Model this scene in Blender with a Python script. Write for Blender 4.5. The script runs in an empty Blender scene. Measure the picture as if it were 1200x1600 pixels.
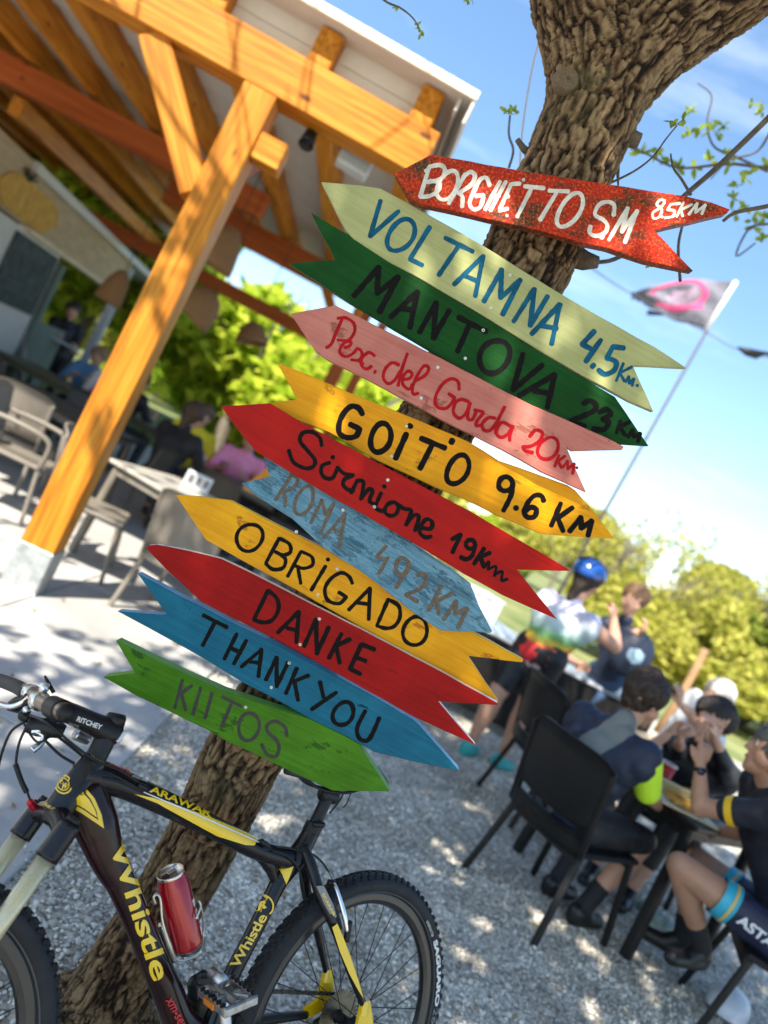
import bpy, bmesh, math, random
import numpy as np
from mathutils import Vector, Matrix, noise, Euler
random.seed(7); np.random.seed(7)
scene = bpy.context.scene
COL = scene.collection
# ---------------------------------------------------------------- camera, sky, sun
ROLL, PITCH, CAM_H, FPX = math.radians(27), math.radians(-2.5), 1.5, 1200.0
cd = bpy.data.cameras.new('camera'); cam = bpy.data.objects.new('camera', cd); COL.objects.link(cam)
cr, sr, cp, sp = math.cos(ROLL), math.sin(ROLL), math.cos(PITCH), math.sin(PITCH)
right0, up0, fwd = Vector((1, 0, 0)), Vector((0, -sp, cp)), Vector((0, cp, sp))
c_right = right0 * cr + up0 * sr
c_up = up0 * cr - right0 * sr
M = Matrix((c_right, c_up, -fwd)).transposed().to_4x4()
M.translation = (0, 0, CAM_H)
cam.matrix_world = M
cd.sensor_fit = 'VERTICAL'; cd.sensor_height = 36; cd.lens = 27
cd.clip_start = 0.02; cd.clip_end = 3000
cd.dof.use_dof = True; cd.dof.focus_distance = 1.60; cd.dof.aperture_fstop = 2.0
scene.camera = cam
scene.render.engine = 'CYCLES'
SUN_AZ, SUN_EL = math.radians(203), math.radians(47)      # azimuth clockwise from +Y
world = bpy.data.worlds.new('World'); scene.world = world; world.use_nodes = True
wn = world.node_tree; wn.nodes.clear()
sky = wn.nodes.new('ShaderNodeTexSky'); sky.sky_type = 'NISHITA'; sky.sun_disc = False
sky.sun_elevation = SUN_EL; sky.sun_rotation = SUN_AZ
sky.air_density = 1.0; sky.dust_density = 0.15; sky.ozone_density = 2.5; sky.altitude = 80
wbg = wn.nodes.new('ShaderNodeBackground'); wbg.inputs[1].default_value = 0.15
wout = wn.nodes.new('ShaderNodeOutputWorld')
# thin wisps of cirrus in the sky itself
tc = wn.nodes.new('ShaderNodeTexCoord'); mp = wn.nodes.new('ShaderNodeMapping')
mp.inputs['Scale'].default_value = (1.2, 1.2, 7.0); mp.inputs['Rotation'].default_value = (0.25, 0.35, 0.5)
cn = wn.nodes.new('ShaderNodeTexNoise'); cn.inputs['Scale'].default_value = 1.7; cn.inputs['Detail'].default_value = 7; cn.inputs['Roughness'].default_value = 0.6
crp = wn.nodes.new('ShaderNodeValToRGB'); crp.color_ramp.elements[0].position = 0.55; crp.color_ramp.elements[1].position = 0.85
crp.color_ramp.elements[1].color = (0.35, 0.35, 0.35, 1)
mixc = wn.nodes.new('ShaderNodeMixRGB'); mixc.inputs[2].default_value = (3.6, 3.8, 4.0, 1)
wn.links.new(tc.outputs['Generated'], mp.inputs[0]); wn.links.new(mp.outputs[0], cn.inputs[0])
wn.links.new(cn.outputs[0], crp.inputs[0]); wn.links.new(crp.outputs[0], mixc.inputs[0])
gam = wn.nodes.new('ShaderNodeGamma'); gam.inputs[1].default_value = 0.80
hs = wn.nodes.new('ShaderNodeHueSaturation'); hs.inputs['Saturation'].default_value = 1.18; hs.inputs['Value'].default_value = 0.63
wn.links.new(sky.outputs[0], gam.inputs[0]); wn.links.new(gam.outputs[0], hs.inputs['Color']); wn.links.new(hs.outputs[0], mixc.inputs[1]); wn.links.new(mixc.outputs[0], wbg.inputs[0]); wn.links.new(wbg.outputs[0], wout.inputs[0])
sd = bpy.data.lights.new('sun', 'SUN'); sd.energy = 2.8; sd.angle = math.radians(0.53); sd.color = (1.0, 0.94, 0.82)
sun = bpy.data.objects.new('sun', sd); COL.objects.link(sun)
sdir = Vector((math.sin(SUN_AZ) * math.cos(SUN_EL), math.cos(SUN_AZ) * math.cos(SUN_EL), math.sin(SUN_EL)))
sun.rotation_euler = sdir.to_track_quat('Z', 'Y').to_euler()
scene.view_settings.view_transform = 'Standard'; scene.view_settings.look = 'None'
scene.view_settings.exposure = 2.05; scene.view_settings.gamma = 1.0
scene.view_settings.use_curve_mapping = False

# ---------------------------------------------------------------- helpers
def ray(px, py):
    u, v = px - 600, py - 800
    x = u * cr + v * sr; up = u * sr - v * cr
    return Vector((x, FPX * cp - up * sp, FPX * sp + up * cp)) / FPX
def W(px, py, y):                       # a point of the world plane at distance y
    d = ray(px, py); return Vector((0, 0, CAM_H)) + d * (y / d.y)
def G(px, py, z=0.0):                   # a point of the horizontal plane at height z
    d = ray(px, py); return Vector((0, 0, CAM_H)) + d * ((z - CAM_H) / d.z)

def link(o): COL.objects.link(o); return o
def mesh_obj(name, verts, faces, mat, parent=None, smooth=False, mats=None, midx=None):
    me = bpy.data.meshes.new(name)
    me.from_pydata([tuple(v) for v in verts], [], faces)
    for m_ in (mats or [mat]): me.materials.append(m_)
    if midx is not None: me.polygons.foreach_set('material_index', midx)
    if smooth: me.polygons.foreach_set('use_smooth', [True] * len(me.polygons))
    me.update()
    o = link(bpy.data.objects.new(name, me))
    if parent is not None: o.parent = parent
    return o
def empty(name, loc=(0, 0, 0), rz=0, mat=None):
    o = link(bpy.data.objects.new(name, None)); o.empty_display_size = 0.1
    if mat is not None: o.matrix_world = mat
    else: o.location = loc; o.rotation_euler = (0, 0, rz)
    return o
def tag(o, label=None, cat=None, group=None, kind=None):
    if label: o['label'] = label
    if cat: o['category'] = cat
    if group: o['group'] = group
    if kind: o['kind'] = kind
    return o
def thing(name, label, cat, loc=(0, 0, 0), rz=0, group=None, mat=None):
    return tag(empty(name, loc, rz, mat), label, cat, group)

class MB:
    def __init__(s): s.v = []; s.f = []; s.m = []; s.cm = 0
    def add(s, vs, fs):
        n = len(s.v); s.v += [Vector(v) for v in vs]; s.f += [tuple(i + n for i in f) for f in fs]; s.m += [s.cm] * len(fs); return s
    def box(s, c, size, rot=None, bevel=0.0):
        hx, hy, hz = size[0] / 2, size[1] / 2, size[2] / 2
        if bevel > 0:
            b = min(bevel, hx * .9, hy * .9, hz * .9)
            vs = []
            for sx in (-1, 1):
                for sy in (-1, 1):
                    for sz in (-1, 1):
                        vs += [Vector((sx * (hx - b), sy * (hy - b), sz * hz)), Vector((sx * (hx - b), sy * hy, sz * (hz - b))), Vector((sx * hx, sy * (hy - b), sz * (hz - b)))]
            bm = bmesh.new(); [bm.verts.new(v) for v in vs]
            bmesh.ops.convex_hull(bm, input=bm.verts); bm.verts.index_update()
            vs = [v.co.copy() for v in bm.verts]; fs = [[v.index for v in f.verts] for f in bm.faces]; bm.free()
        else:
            vs = [Vector((x, y, z)) for x in (-hx, hx) for y in (-hy, hy) for z in (-hz, hz)]
            fs = [(0, 1, 3, 2), (4, 6, 7, 5), (0, 4, 5, 1), (2, 3, 7, 6), (0, 2, 6, 4), (1, 5, 7, 3)]
        if rot is not None: vs = [rot @ v for v in vs]
        c = Vector(c); return s.add([v + c for v in vs], fs)
    def beam(s, a, b, w, h, upv=Vector((0, 0, 1)), bevel=0.004):   # box from a to b
        a, b = Vector(a), Vector(b); d = (b - a); L = d.length; x = d.normalized()
        y = Vector(upv).cross(x)
        if y.length < 1e-4: y = Vector((0, 1, 0)).cross(x)
        y.normalize(); z = x.cross(y)
        R = Matrix((x, y, z)).transposed()
        return s.box((a + b) / 2, (L, w, h), R, bevel)
    def tube(s, pts, rads, seg=12, caps=True, flat=1.0, side=None):
        pts = [Vector(p) for p in pts]; n = len(pts)
        if not hasattr(rads, '__len__'): rads = [rads] * n
        T = [(pts[min(i + 1, n - 1)] - pts[max(i - 1, 0)]).normalized() for i in range(n)]
        ref = Vector(side) if side is not None else (Vector((0, 0, 1)) if abs(T[0].z) < .9 else Vector((1, 0, 0)))
        base = len(s.v); vs = []
        u = None
        for i in range(n):
            if side is not None: u = (ref - T[i] * ref.dot(T[i])).normalized()
            else:
                u = (ref - T[i] * ref.dot(T[i])) if u is None else (u - T[i] * u.dot(T[i]))
                if u.length < 1e-5: u = T[i].orthogonal()
                u.normalize()
            w = T[i].cross(u)
            for k in range(seg):
                a = 2 * math.pi * k / seg
                vs.append(pts[i] + u * (math.cos(a) * rads[i] * flat) + w * (math.sin(a) * rads[i]))
        fs = []
        for i in range(n - 1):
            for k in range(seg):
                k2 = (k + 1) % seg
                fs.append((i * seg + k, i * seg + k2, (i + 1) * seg + k2, (i + 1) * seg + k))
        if caps:
            fs.append(tuple(range(seg - 1, -1, -1))); fs.append(tuple((n - 1) * seg + k for k in range(seg)))
        return s.add(vs, fs)
    def lathe(s, prof, seg=24, M=None, caps=True):       # prof: (r, z)
        M = M or Matrix.Identity(4); vs = []; fs = []
        for r, z in prof:
            for k in range(seg):
                a = 2 * math.pi * k / seg; vs.append(M @ Vector((r * math.cos(a), r * math.sin(a), z)))
        n = len(prof)
        for i in range(n - 1):
            for k in range(seg):
                k2 = (k + 1) % seg; fs.append((i * seg + k, i * seg + k2, (i + 1) * seg + k2, (i + 1) * seg + k))
        if caps: fs.append(tuple(range(seg - 1, -1, -1))); fs.append(tuple((n - 1) * seg + k for k in range(seg)))
        return s.add(vs, fs)
    def ball(s, c, r, seg=10, rings=7, sc=(1, 1, 1), R=None):
        vs = []; fs = []; c = Vector(c)
        for i in range(rings + 1):
            th = math.pi * i / rings
            for k in range(seg):
                a = 2 * math.pi * k / seg
                v = Vector((math.sin(th) * math.cos(a) * r * sc[0], math.sin(th) * math.sin(a) * r * sc[1], math.cos(th) * r * sc[2]))
                if R is not None: v = R @ v
                vs.append(c + v)
        for i in range(rings):
            for k in range(seg):
                k2 = (k + 1) % seg; fs.append((i * seg + k, (i + 1) * seg + k, (i + 1) * seg + k2, i * seg + k2))
        return s.add(vs, fs)
    def prism(s, poly, off):          # planar polygon extruded by vector off
        poly = [Vector(p) for p in poly]; off = Vector(off); n = len(poly)
        fs = [tuple(range(n)), tuple(range(2 * n - 1, n - 1, -1))]
        fs += [(i, i + n, (i + 1) % n + n, (i + 1) % n) for i in range(n)]
        return s.add(poly + [p + off for p in poly], fs)
    def build(s, name, mat, parent=None, smooth=False, mats=None):
        o = mesh_obj(name, s.v, s.f, mat, parent, smooth, mats, s.m if mats else None)
        return o
def bez(pts, n=8, closed=False):      # Catmull-Rom through points
    pts = [Vector(p) for p in pts]; out = []; N = len(pts)
    rng = range(N if closed else N - 1)
    for i in rng:
        if closed: p0, p1, p2, p3 = pts[(i - 1) % N], pts[i], pts[(i + 1) % N], pts[(i + 2) % N]
        else: p0, p1, p2, p3 = pts[max(i - 1, 0)], pts[i], pts[i + 1], pts[min(i + 2, N - 1)]
        for k in range(n):
            t = k / n
            out.append(0.5 * ((2 * p1) + (p2 - p0) * t + (2 * p0 - 5 * p1 + 4 * p2 - p3) * t * t + (3 * p1 - p0 - 3 * p2 + p3) * t ** 3))
    if not closed: out.append(pts[-1])
    return out

# ---------------------------------------------------------------- materials
MATS = {}
def mat(name, col, rough=0.6, metal=0.0, var=0.0, vscale=8.0, stretch=(1, 1, 1), bump=0.0, bscale=60.0, col2=None, coat=0.0, spec=0.5, trans=0.0, island=0.0, sheen=0.0):
    if name in MATS: return MATS[name]
    m = bpy.data.materials.new(name); m.use_nodes = True; nt = m.node_tree; b = nt.nodes['Principled BSDF']
    b.inputs['Roughness'].default_value = rough; b.inputs['Metallic'].default_value = metal
    b.inputs['Specular IOR Level'].default_value = spec
    if coat: b.inputs['Coat Weight'].default_value = coat; b.inputs['Coat Roughness'].default_value = 0.08
    if trans: b.inputs['Transmission Weight'].default_value = trans
    c = (*col, 1)
    b.inputs['Base Color'].default_value = c
    tcn = nt.nodes.new('ShaderNodeTexCoord'); mpn = nt.nodes.new('ShaderNodeMapping'); mpn.inputs['Scale'].default_value = stretch
    nt.links.new(tcn.outputs['Object'], mpn.inputs[0])
    if var > 0 or col2:
        n = nt.nodes.new('ShaderNodeTexNoise'); n.inputs['Scale'].default_value = vscale; n.inputs['Detail'].default_value = 6; n.inputs['Roughness'].default_value = 0.6
        nt.links.new(mpn.outputs[0], n.inputs[0])
        r = nt.nodes.new('ShaderNodeValToRGB'); r.color_ramp.elements[0].position = 0.35; r.color_ramp.elements[1].position = 0.68
        c2 = col2 or tuple(min(1, x * (1 + var)) for x in col); c1 = col if col2 else tuple(x * (1 - var) for x in col)
        r.color_ramp.elements[0].color = (*c1, 1); r.color_ramp.elements[1].color = (*c2, 1)
        nt.links.new(n.outputs[0], r.inputs[0]); last = r.outputs[0]
        if island > 0:
            g = nt.nodes.new('ShaderNodeNewGeometry'); hsv = nt.nodes.new('ShaderNodeHueSaturation')
            mr = nt.nodes.new('ShaderNodeMapRange'); mr.inputs[3].default_value = 1 - island; mr.inputs[4].default_value = 1 + island
            nt.links.new(g.outputs['Random Per Island'], mr.inputs[0]); nt.links.new(mr.outputs[0], hsv.inputs['Value']); nt.links.new(last, hsv.inputs['Color']); last = hsv.outputs[0]
        nt.links.new(last, b.inputs['Base Color'])
        rr = nt.nodes.new('ShaderNodeMapRange'); rr.inputs[3].default_value = max(0.02, rough - .08); rr.inputs[4].default_value = min(1, rough + .1)
        nt.links.new(n.outputs[0], rr.inputs[0]); nt.links.new(rr.outputs[0], b.inputs['Roughness'])
    if bump > 0:
        n2 = nt.nodes.new('ShaderNodeTexNoise'); n2.inputs['Scale'].default_value = bscale; n2.inputs['Detail'].default_value = 5
        nt.links.new(mpn.outputs[0], n2.inputs[0])
        bp = nt.nodes.new('ShaderNodeBump'); bp.inputs['Strength'].default_value = bump; bp.inputs['Distance'].default_value = 0.01
        nt.links.new(n2.outputs[0], bp.inputs['Height']); nt.links.new(bp.outputs[0], b.inputs['Normal'])
    MATS[name] = m; return m
def leafmat(name, col, col2):
    if name in MATS: return MATS[name]
    m = bpy.data.materials.new(name); m.use_nodes = True; nt = m.node_tree; nt.nodes.clear()
    out = nt.nodes.new('ShaderNodeOutputMaterial'); d = nt.nodes.new('ShaderNodeBsdfDiffuse'); t = nt.nodes.new('ShaderNodeBsdfTranslucent'); mx = nt.nodes.new('ShaderNodeMixShader'); mx.inputs[0].default_value = 0.45
    g = nt.nodes.new('ShaderNodeNewGeometry'); r = nt.nodes.new('ShaderNodeValToRGB'); r.color_ramp.elements[0].color = (*col, 1); r.color_ramp.elements[1].color = (*col2, 1)
    nt.links.new(g.outputs['Random Per Island'], r.inputs[0])
    nt.links.new(r.outputs[0], d.inputs[0]); nt.links.new(r.outputs[0], t.inputs[0]); nt.links.new(d.outputs[0], mx.inputs[1]); nt.links.new(t.outputs[0], mx.inputs[2]); nt.links.new(mx.outputs[0], out.inputs[0])
    MATS[name] = m; return m

skin = mat('skin', (0.56, 0.30, 0.20), 0.5, var=0.12, vscale=12)
skin2 = mat('skin_tan', (0.42, 0.22, 0.14), 0.5, var=0.12, vscale=12)
blackpl = mat('black_plastic', (0.010, 0.010, 0.011), 0.4, var=0.3, bump=0.05, bscale=300, spec=.3)
rubber = mat('tyre_rubber', (0.016, 0.017, 0.020), 0.6, var=0.4, vscale=20, spec=.3)
chrome = mat('polished_metal', (0.75, 0.75, 0.76), 0.22, 1.0, var=0.08, vscale=30)
alu = mat('brushed_alloy', (0.5, 0.5, 0.52), 0.35, 1.0, var=0.15, vscale=25)

def text_mesh(body, bold=0.0, spacing=1.0):
    cu = bpy.data.curves.new('t', 'FONT'); cu.body = body; cu.size = 1; cu.resolution_u = 3; cu.offset = bold; cu.space_character = spacing
    o = bpy.data.objects.new('t', cu); COL.objects.link(o)
    bpy.context.view_layer.update()
    dg = bpy.context.evaluated_depsgraph_get(); me = bpy.data.meshes.new_from_object(o.evaluated_get(dg))
    bm = bmesh.new(); bm.from_mesh(me); xs = [v.co.x for v in bm.verts]; ys = [v.co.y for v in bm.verts]   # fine grid so that lettering follows curved surfaces
    if len(bm.faces) < 4000:
        for lo, hi, ax in ((min(xs), max(xs), 0), (min(ys), max(ys), 1)):
            k = int((hi - lo) / .12)
            for i in range(1, k + 1):
                c = [0, 0, 0]; c[ax] = lo + (hi - lo) * i / (k + 1); n_ = [0, 0, 0]; n_[ax] = 1
                bmesh.ops.bisect_plane(bm, geom=bm.verts[:] + bm.edges[:] + bm.faces[:], plane_co=c, plane_no=n_)
    bm.to_mesh(me); bm.free()
    vs = [v.co.copy() for v in me.vertices]; fs = [tuple(p.vertices) for p in me.polygons]
    bpy.data.objects.remove(o); bpy.data.curves.remove(cu); bpy.data.meshes.remove(me)
    x0 = min(v.x for v in vs); x1 = max(v.x for v in vs); y0 = min(v.y for v in vs); y1 = max(v.y for v in vs)
    return [((v.x - x0) / (x1 - x0), (v.y - y0) / (y1 - y0)) for v in vs], fs
def text_obj(name, body, fn, mat_, parent, bold=0.0, spacing=1.0):   # fn maps (u, v) in 0..1 to a point
    uv, fs = text_mesh(body, bold, spacing)
    return mesh_obj(name, [fn(u, v) for u, v in uv], fs, mat_, parent)

def solid(name, caps, voxel, mat_, parent=None, smooth=4, factor=0.5, bool_fn=None):
    """tapered limbs (p0, p1, r0, r1 [, sc]) fused into one continuous surface"""
    mb = MB()
    for cp_ in caps:
        p0, p1, r0, r1 = Vector(cp_[0]), Vector(cp_[1]), cp_[2], cp_[3]
        sc = cp_[4] if len(cp_) > 4 else None
        sub = MB()
        L = (p1 - p0).length
        if L < 1e-5: sub.ball((0, 0, 0), r0, 16, 10)
        else:
            n = 10; prof = []
            for i in range(n // 2 + 1):
                a = math.pi / 2 * i / (n // 2); prof.append((max(1e-4, r0 * math.sin(a)), -r0 * math.cos(a)))
            for i in range(n // 2 + 1):
                a = math.pi / 2 * i / (n // 2); prof.append((max(1e-4, r1 * math.cos(a)), L + r1 * math.sin(a)))
            sub.lathe(prof, 16)
            q = (p1 - p0).to_track_quat('Z', 'Y').to_matrix()
            sub.v = [q @ v for v in sub.v]
        if sc is not None:
            axes, s_ = sc    # squash vector axis
            ax = Vector(axes).normalized(); sub.v = [v - ax * v.dot(ax) * (1 - s_) for v in sub.v]
        mb.add([v + p0 for v in sub.v], sub.f)
    o = mb.build('tmp', mat_)
    md = o.modifiers.new('r', 'REMESH'); md.mode = 'VOXEL'; md.voxel_size = voxel
    ms = o.modifiers.new('s', 'SMOOTH'); ms.iterations = smooth; ms.factor = factor
    bpy.context.view_layer.update()
    dg = bpy.context.evaluated_depsgraph_get(); me = bpy.data.meshes.new_from_object(o.evaluated_get(dg))
    me.name = name
    old = o.data; bpy.data.objects.remove(o); bpy.data.meshes.remove(old)
    if not me.materials: me.materials.append(mat_)
    me.polygons.foreach_set('use_smooth', [True] * len(me.polygons))
    o = link(bpy.data.objects.new(name, me))
    if parent is not None: o.parent = parent
    return o
def wrinkle(o, amp, freq, stretch=(1, 1, 1), sharp=False):      # folds of cloth, locks of hair
    me = o.data; nn = [v.normal.copy() for v in me.vertices]
    for v, n_ in zip(me.vertices, nn):
        p = Vector((v.co.x * stretch[0], v.co.y * stretch[1], v.co.z * stretch[2])) * freq
        a = noise.noise(p) + .5 * noise.noise(p * 2.3)
        if sharp: a = 1 - 2 * abs(a) * 1.6
        v.co += n_ * (a * amp)
    me.update(); return o
def cut_mesh(o, co, no, clear_pos=True):     # trim a part with a plane (world/local coordinates of the object)
    bm = bmesh.new(); bm.from_mesh(o.data)
    bmesh.ops.bisect_plane(bm, geom=bm.verts[:] + bm.edges[:] + bm.faces[:], plane_co=co, plane_no=no, clear_outer=clear_pos)
    bm.to_mesh(o.data); bm.free()
# ================================================================= GROUND
def ground_mat():
    m = bpy.data.materials.new('gravel_ground'); m.use_nodes = True; nt = m.node_tree; b = nt.nodes['Principled BSDF']; b.inputs['Roughness'].default_value = 0.9
    t = nt.nodes.new('ShaderNodeTexCoord'); vo = nt.nodes.new('ShaderNodeTexVoronoi'); vo.inputs['Scale'].default_value = 62
    nt.links.new(t.outputs['Object'], vo.inputs[0])
    r = nt.nodes.new('ShaderNodeValToRGB'); r.color_ramp.elements[0].color = (0.32, 0.29, 0.24, 1); r.color_ramp.elements[1].color = (0.82, 0.76, 0.66, 1)
    sx = nt.nodes.new('ShaderNodeSeparateColor'); nt.links.new(vo.outputs['Color'], sx.inputs[0]); nt.links.new(sx.outputs[0], r.inputs[0])
    n = nt.nodes.new('ShaderNodeTexNoise'); n.inputs['Scale'].default_value = 1.3; n.inputs['Detail'].default_value = 5; nt.links.new(t.outputs['Object'], n.inputs[0])
    r2 = nt.nodes.new('ShaderNodeValToRGB'); r2.color_ramp.elements[0].color = (0.72, 0.70, 0.64, 1); r2.color_ramp.elements[1].color = (1, 1, 1, 1); r2.color_ramp.elements[0].position = .35; r2.color_ramp.elements[1].position = .6
    nt.links.new(n.outputs[0], r2.inputs[0])
    mx = nt.nodes.new('ShaderNodeMixRGB'); mx.blend_type = 'MULTIPLY'; mx.inputs[0].default_value = 1; nt.links.new(r.outputs[0], mx.inputs[1]); nt.links.new(r2.outputs[0], mx.inputs[2])
    nt.links.new(mx.outputs[0], b.inputs[0])
    bp = nt.nodes.new('ShaderNodeBump'); bp.invert = True; bp.inputs['Strength'].default_value = 1.0; bp.inputs['Distance'].default_value = 0.008
    nt.links.new(vo.outputs['Distance'], bp.inputs['Height']); nt.links.new(bp.outputs[0], b.inputs['Normal'])
    return m
gm = ground_mat()
g = mesh_obj('ground', [(-60, -30, 0), (60, -30, 0), (60, 12, 0), (-60, 12, 0)], [(0, 1, 2, 3)], gm); tag(g, kind='structure')
grassm = mat('meadow', (0.10, 0.14, 0.03), 0.95, var=0.4, vscale=0.9, col2=(0.30, 0.30, 0.12), bump=0.4, bscale=20)
g2 = mesh_obj('meadow', [(-700, 12, 0), (700, 12, 0), (700, 900, 0), (-700, 900, 0)], [(0, 1, 2, 3)], grassm); tag(g2, kind='structure')
g3 = mesh_obj('far_ground', [(-700, -500, -0.02), (700, -500, -0.02), (700, 12, -0.02), (-700, 12, -0.02)], [(0, 1, 2, 3)], grassm); tag(g3, kind='structure')

# loose pebbles (uncountable) lying on the gravel
def pebbles(n, xr, yr, smin, smax, keep, seed):
    rs = np.random.RandomState(seed)
    t = (1 + 5 ** .5) / 2
    iv = np.array([(-1, t, 0), (1, t, 0), (-1, -t, 0), (1, -t, 0), (0, -1, t), (0, 1, t), (0, -1, -t), (0, 1, -t), (t, 0, -1), (t, 0, 1), (-t, 0, -1), (-t, 0, 1)], float); iv /= np.linalg.norm(iv[0])
    fc = np.array([(0, 11, 5), (0, 5, 1), (0, 1, 7), (0, 7, 10), (0, 10, 11), (1, 5, 9), (5, 11, 4), (11, 10, 2), (10, 7, 6), (7, 1, 8), (3, 9, 4), (3, 4, 2), (3, 2, 6), (3, 6, 8), (3, 8, 9), (4, 9, 5), (2, 4, 11), (6, 2, 10), (8, 6, 7), (9, 8, 1)])
    P = np.stack([rs.uniform(*xr, n), rs.uniform(*yr, n)], 1)
    k = keep(P[:, 0], P[:, 1]); P = P[k]; n = len(P)
    s = rs.uniform(smin, smax, n) * (1 + .5 * (rs.rand(n) > .93))
    a = rs.uniform(0, 2 * np.pi, n); sc = np.stack([s * rs.uniform(.8, 1.3, n), s * rs.uniform(.7, 1.0, n), s * rs.uniform(.5, .8, n)], 1)
    V = iv[None] * (1 + rs.uniform(-.16, .16, (n, 12, 1))) * sc[:, None]
    tl = rs.uniform(-.5, .5, (n, 2)); V[:, :, 2] += V[:, :, 0] * tl[:, :1] + V[:, :, 1] * tl[:, 1:]
    ca, sa = np.cos(a)[:, None], np.sin(a)[:, None]
    X = V[:, :, 0] * ca - V[:, :, 1] * sa + P[:, :1]; Y = V[:, :, 0] * sa + V[:, :, 1] * ca + P[:, 1:]
    Z = V[:, :, 2] + s[:, None] * rs.uniform(.1, .9, n)[:, None]
    co = np.stack([X, Y, Z], -1).reshape(-1, 3)
    F = (fc[None] + 12 * np.arange(n)[:, None, None]).reshape(-1)
    me = bpy.data.meshes.new('pebbles'); me.vertices.add(len(co)); me.vertices.foreach_set('co', co.ravel())
    me.loops.add(len(F)); me.loops.foreach_set('vertex_index', F); me.polygons.add(len(F) // 3)
    me.polygons.foreach_set('loop_start', np.arange(0, len(F), 3)); me.polygons.foreach_set('use_smooth', np.ones(len(F) // 3, bool)); me.update()
    return me
pm = mat('pebble_stone', (0.40, 0.365, 0.31), 0.85, col2=(0.80, 0.745, 0.65), vscale=3, island=0.55, spec=.2)
def keep(x, y):
    vis = (x > -0.46) & (x < 0.62 * y + 0.9)
    return vis
o = link(bpy.data.objects.new('gravel', pebbles(60000, (-0.46, 3.2), (0.8, 3.7), 0.0042, 0.0085, keep, 3))); o.data.materials.append(pm); tag(o, 'loose pale grey gravel around the tree and bicycle', 'gravel', kind='stuff')
o = link(bpy.data.objects.new('gravel', pebbles(24000, (-0.46, 4.6), (3.7, 6.6), 0.005, 0.010, lambda x, y: (x < .62 * y + .9), 4))); o.data.materials.append(pm); tag(o, 'loose pale grey gravel under the diners on the right', 'gravel', kind='stuff')

def litter(n, xr, yr, seed):
    r_ = random.Random(seed); mb = MB()
    for _ in range(n):
        x, y = r_.uniform(*xr), r_.uniform(*yr)
        a = r_.uniform(0, 6.28); s = r_.uniform(.007, .02); u = Vector((math.cos(a), math.sin(a), r_.uniform(-.2, .3))) * s; w = Vector((-math.sin(a), math.cos(a), r_.uniform(-.3, .3))) * s * .45; c = Vector((x, y, (.012 if x > -.47 else .030) + r_.uniform(0, .004)))
        mb.add([c - u, c + w, c + u, c - w], [(0, 1, 2, 3)])
    o = mb.build('fallen_leaves', mat('dry_leaf', (.22, .13, .05), .9, col2=(.42, .34, .12), vscale=3), None); tag(o, 'scattered dry leaf bits lying on gravel and paving', 'leaf litter', kind='stuff')
litter(700, (-1.6, 3.6), (1.2, 6.0), 9)
o = link(bpy.data.objects.new('stray_gravel', pebbles(700, (-.75, -.44), (1.2, 6.5), 0.003, 0.006, lambda x, y: np.random.RandomState(1).rand(len(x)) < np.exp((x + .47) * 12), 6))); o.location = (0, 0, .026); o.data.materials.append(pm); tag(o, 'stray gravel stones spilled on the paving edge', 'gravel', kind='stuff')
# ================================================================= TERRACE
slabm = mat('pale_concrete', (0.37, 0.355, 0.335), 0.8, var=0.14, vscale=2.2, bump=0.15, bscale=120, col2=(0.52, 0.495, 0.46))
terr = mesh_obj('terrace_bed', [(-12, -2, 0.004), (-0.5, -2, 0.004), (-0.5, 14, 0.004), (-12, 14, 0.004)], [(0, 1, 2, 3)], mat('mortar', (0.27, 0.26, 0.25), 0.95, var=.2)); tag(terr, kind='structure')
_nt = slabm.node_tree; _oi = _nt.nodes.new('ShaderNodeObjectInfo'); _hv = _nt.nodes.new('ShaderNodeHueSaturation'); _mr = _nt.nodes.new('ShaderNodeMapRange'); _mr.inputs[3].default_value = .86; _mr.inputs[4].default_value = 1.1
_b = _nt.nodes['Principled BSDF']; _src = _b.inputs['Base Color'].links[0].from_socket; _nt.links.new(_oi.outputs['Random'], _mr.inputs[0]); _nt.links.new(_mr.outputs[0], _hv.inputs['Value']); _nt.links.new(_src, _hv.inputs['Color']); _nt.links.new(_hv.outputs[0], _b.inputs['Base Color'])
sizes = {}
for i in range(11):
    for j in range(14):
        x0, y0 = -0.47 - i * 1.05 - 0.0, 0.35 + j * 1.0 - (i % 2) * 0.0
        if i == 0: x0 = -0.47
        mb = MB(); mb.box((-0.52, 0, 0.0125), (1.042, 0.992, 0.025), None, 0.004)
        key = 'slab'
        if key not in sizes: sizes[key] = mb.build('paving_slab', slabm, terr); o = sizes[key]
        else: o = sizes[key].copy(); link(o); o.parent = terr
        o.location = (x0, y0, random.uniform(-.0015, .0015)); o.rotation_euler = (random.uniform(-.001, .001), random.uniform(-.001, .001), 0)
tag(terr)

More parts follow.
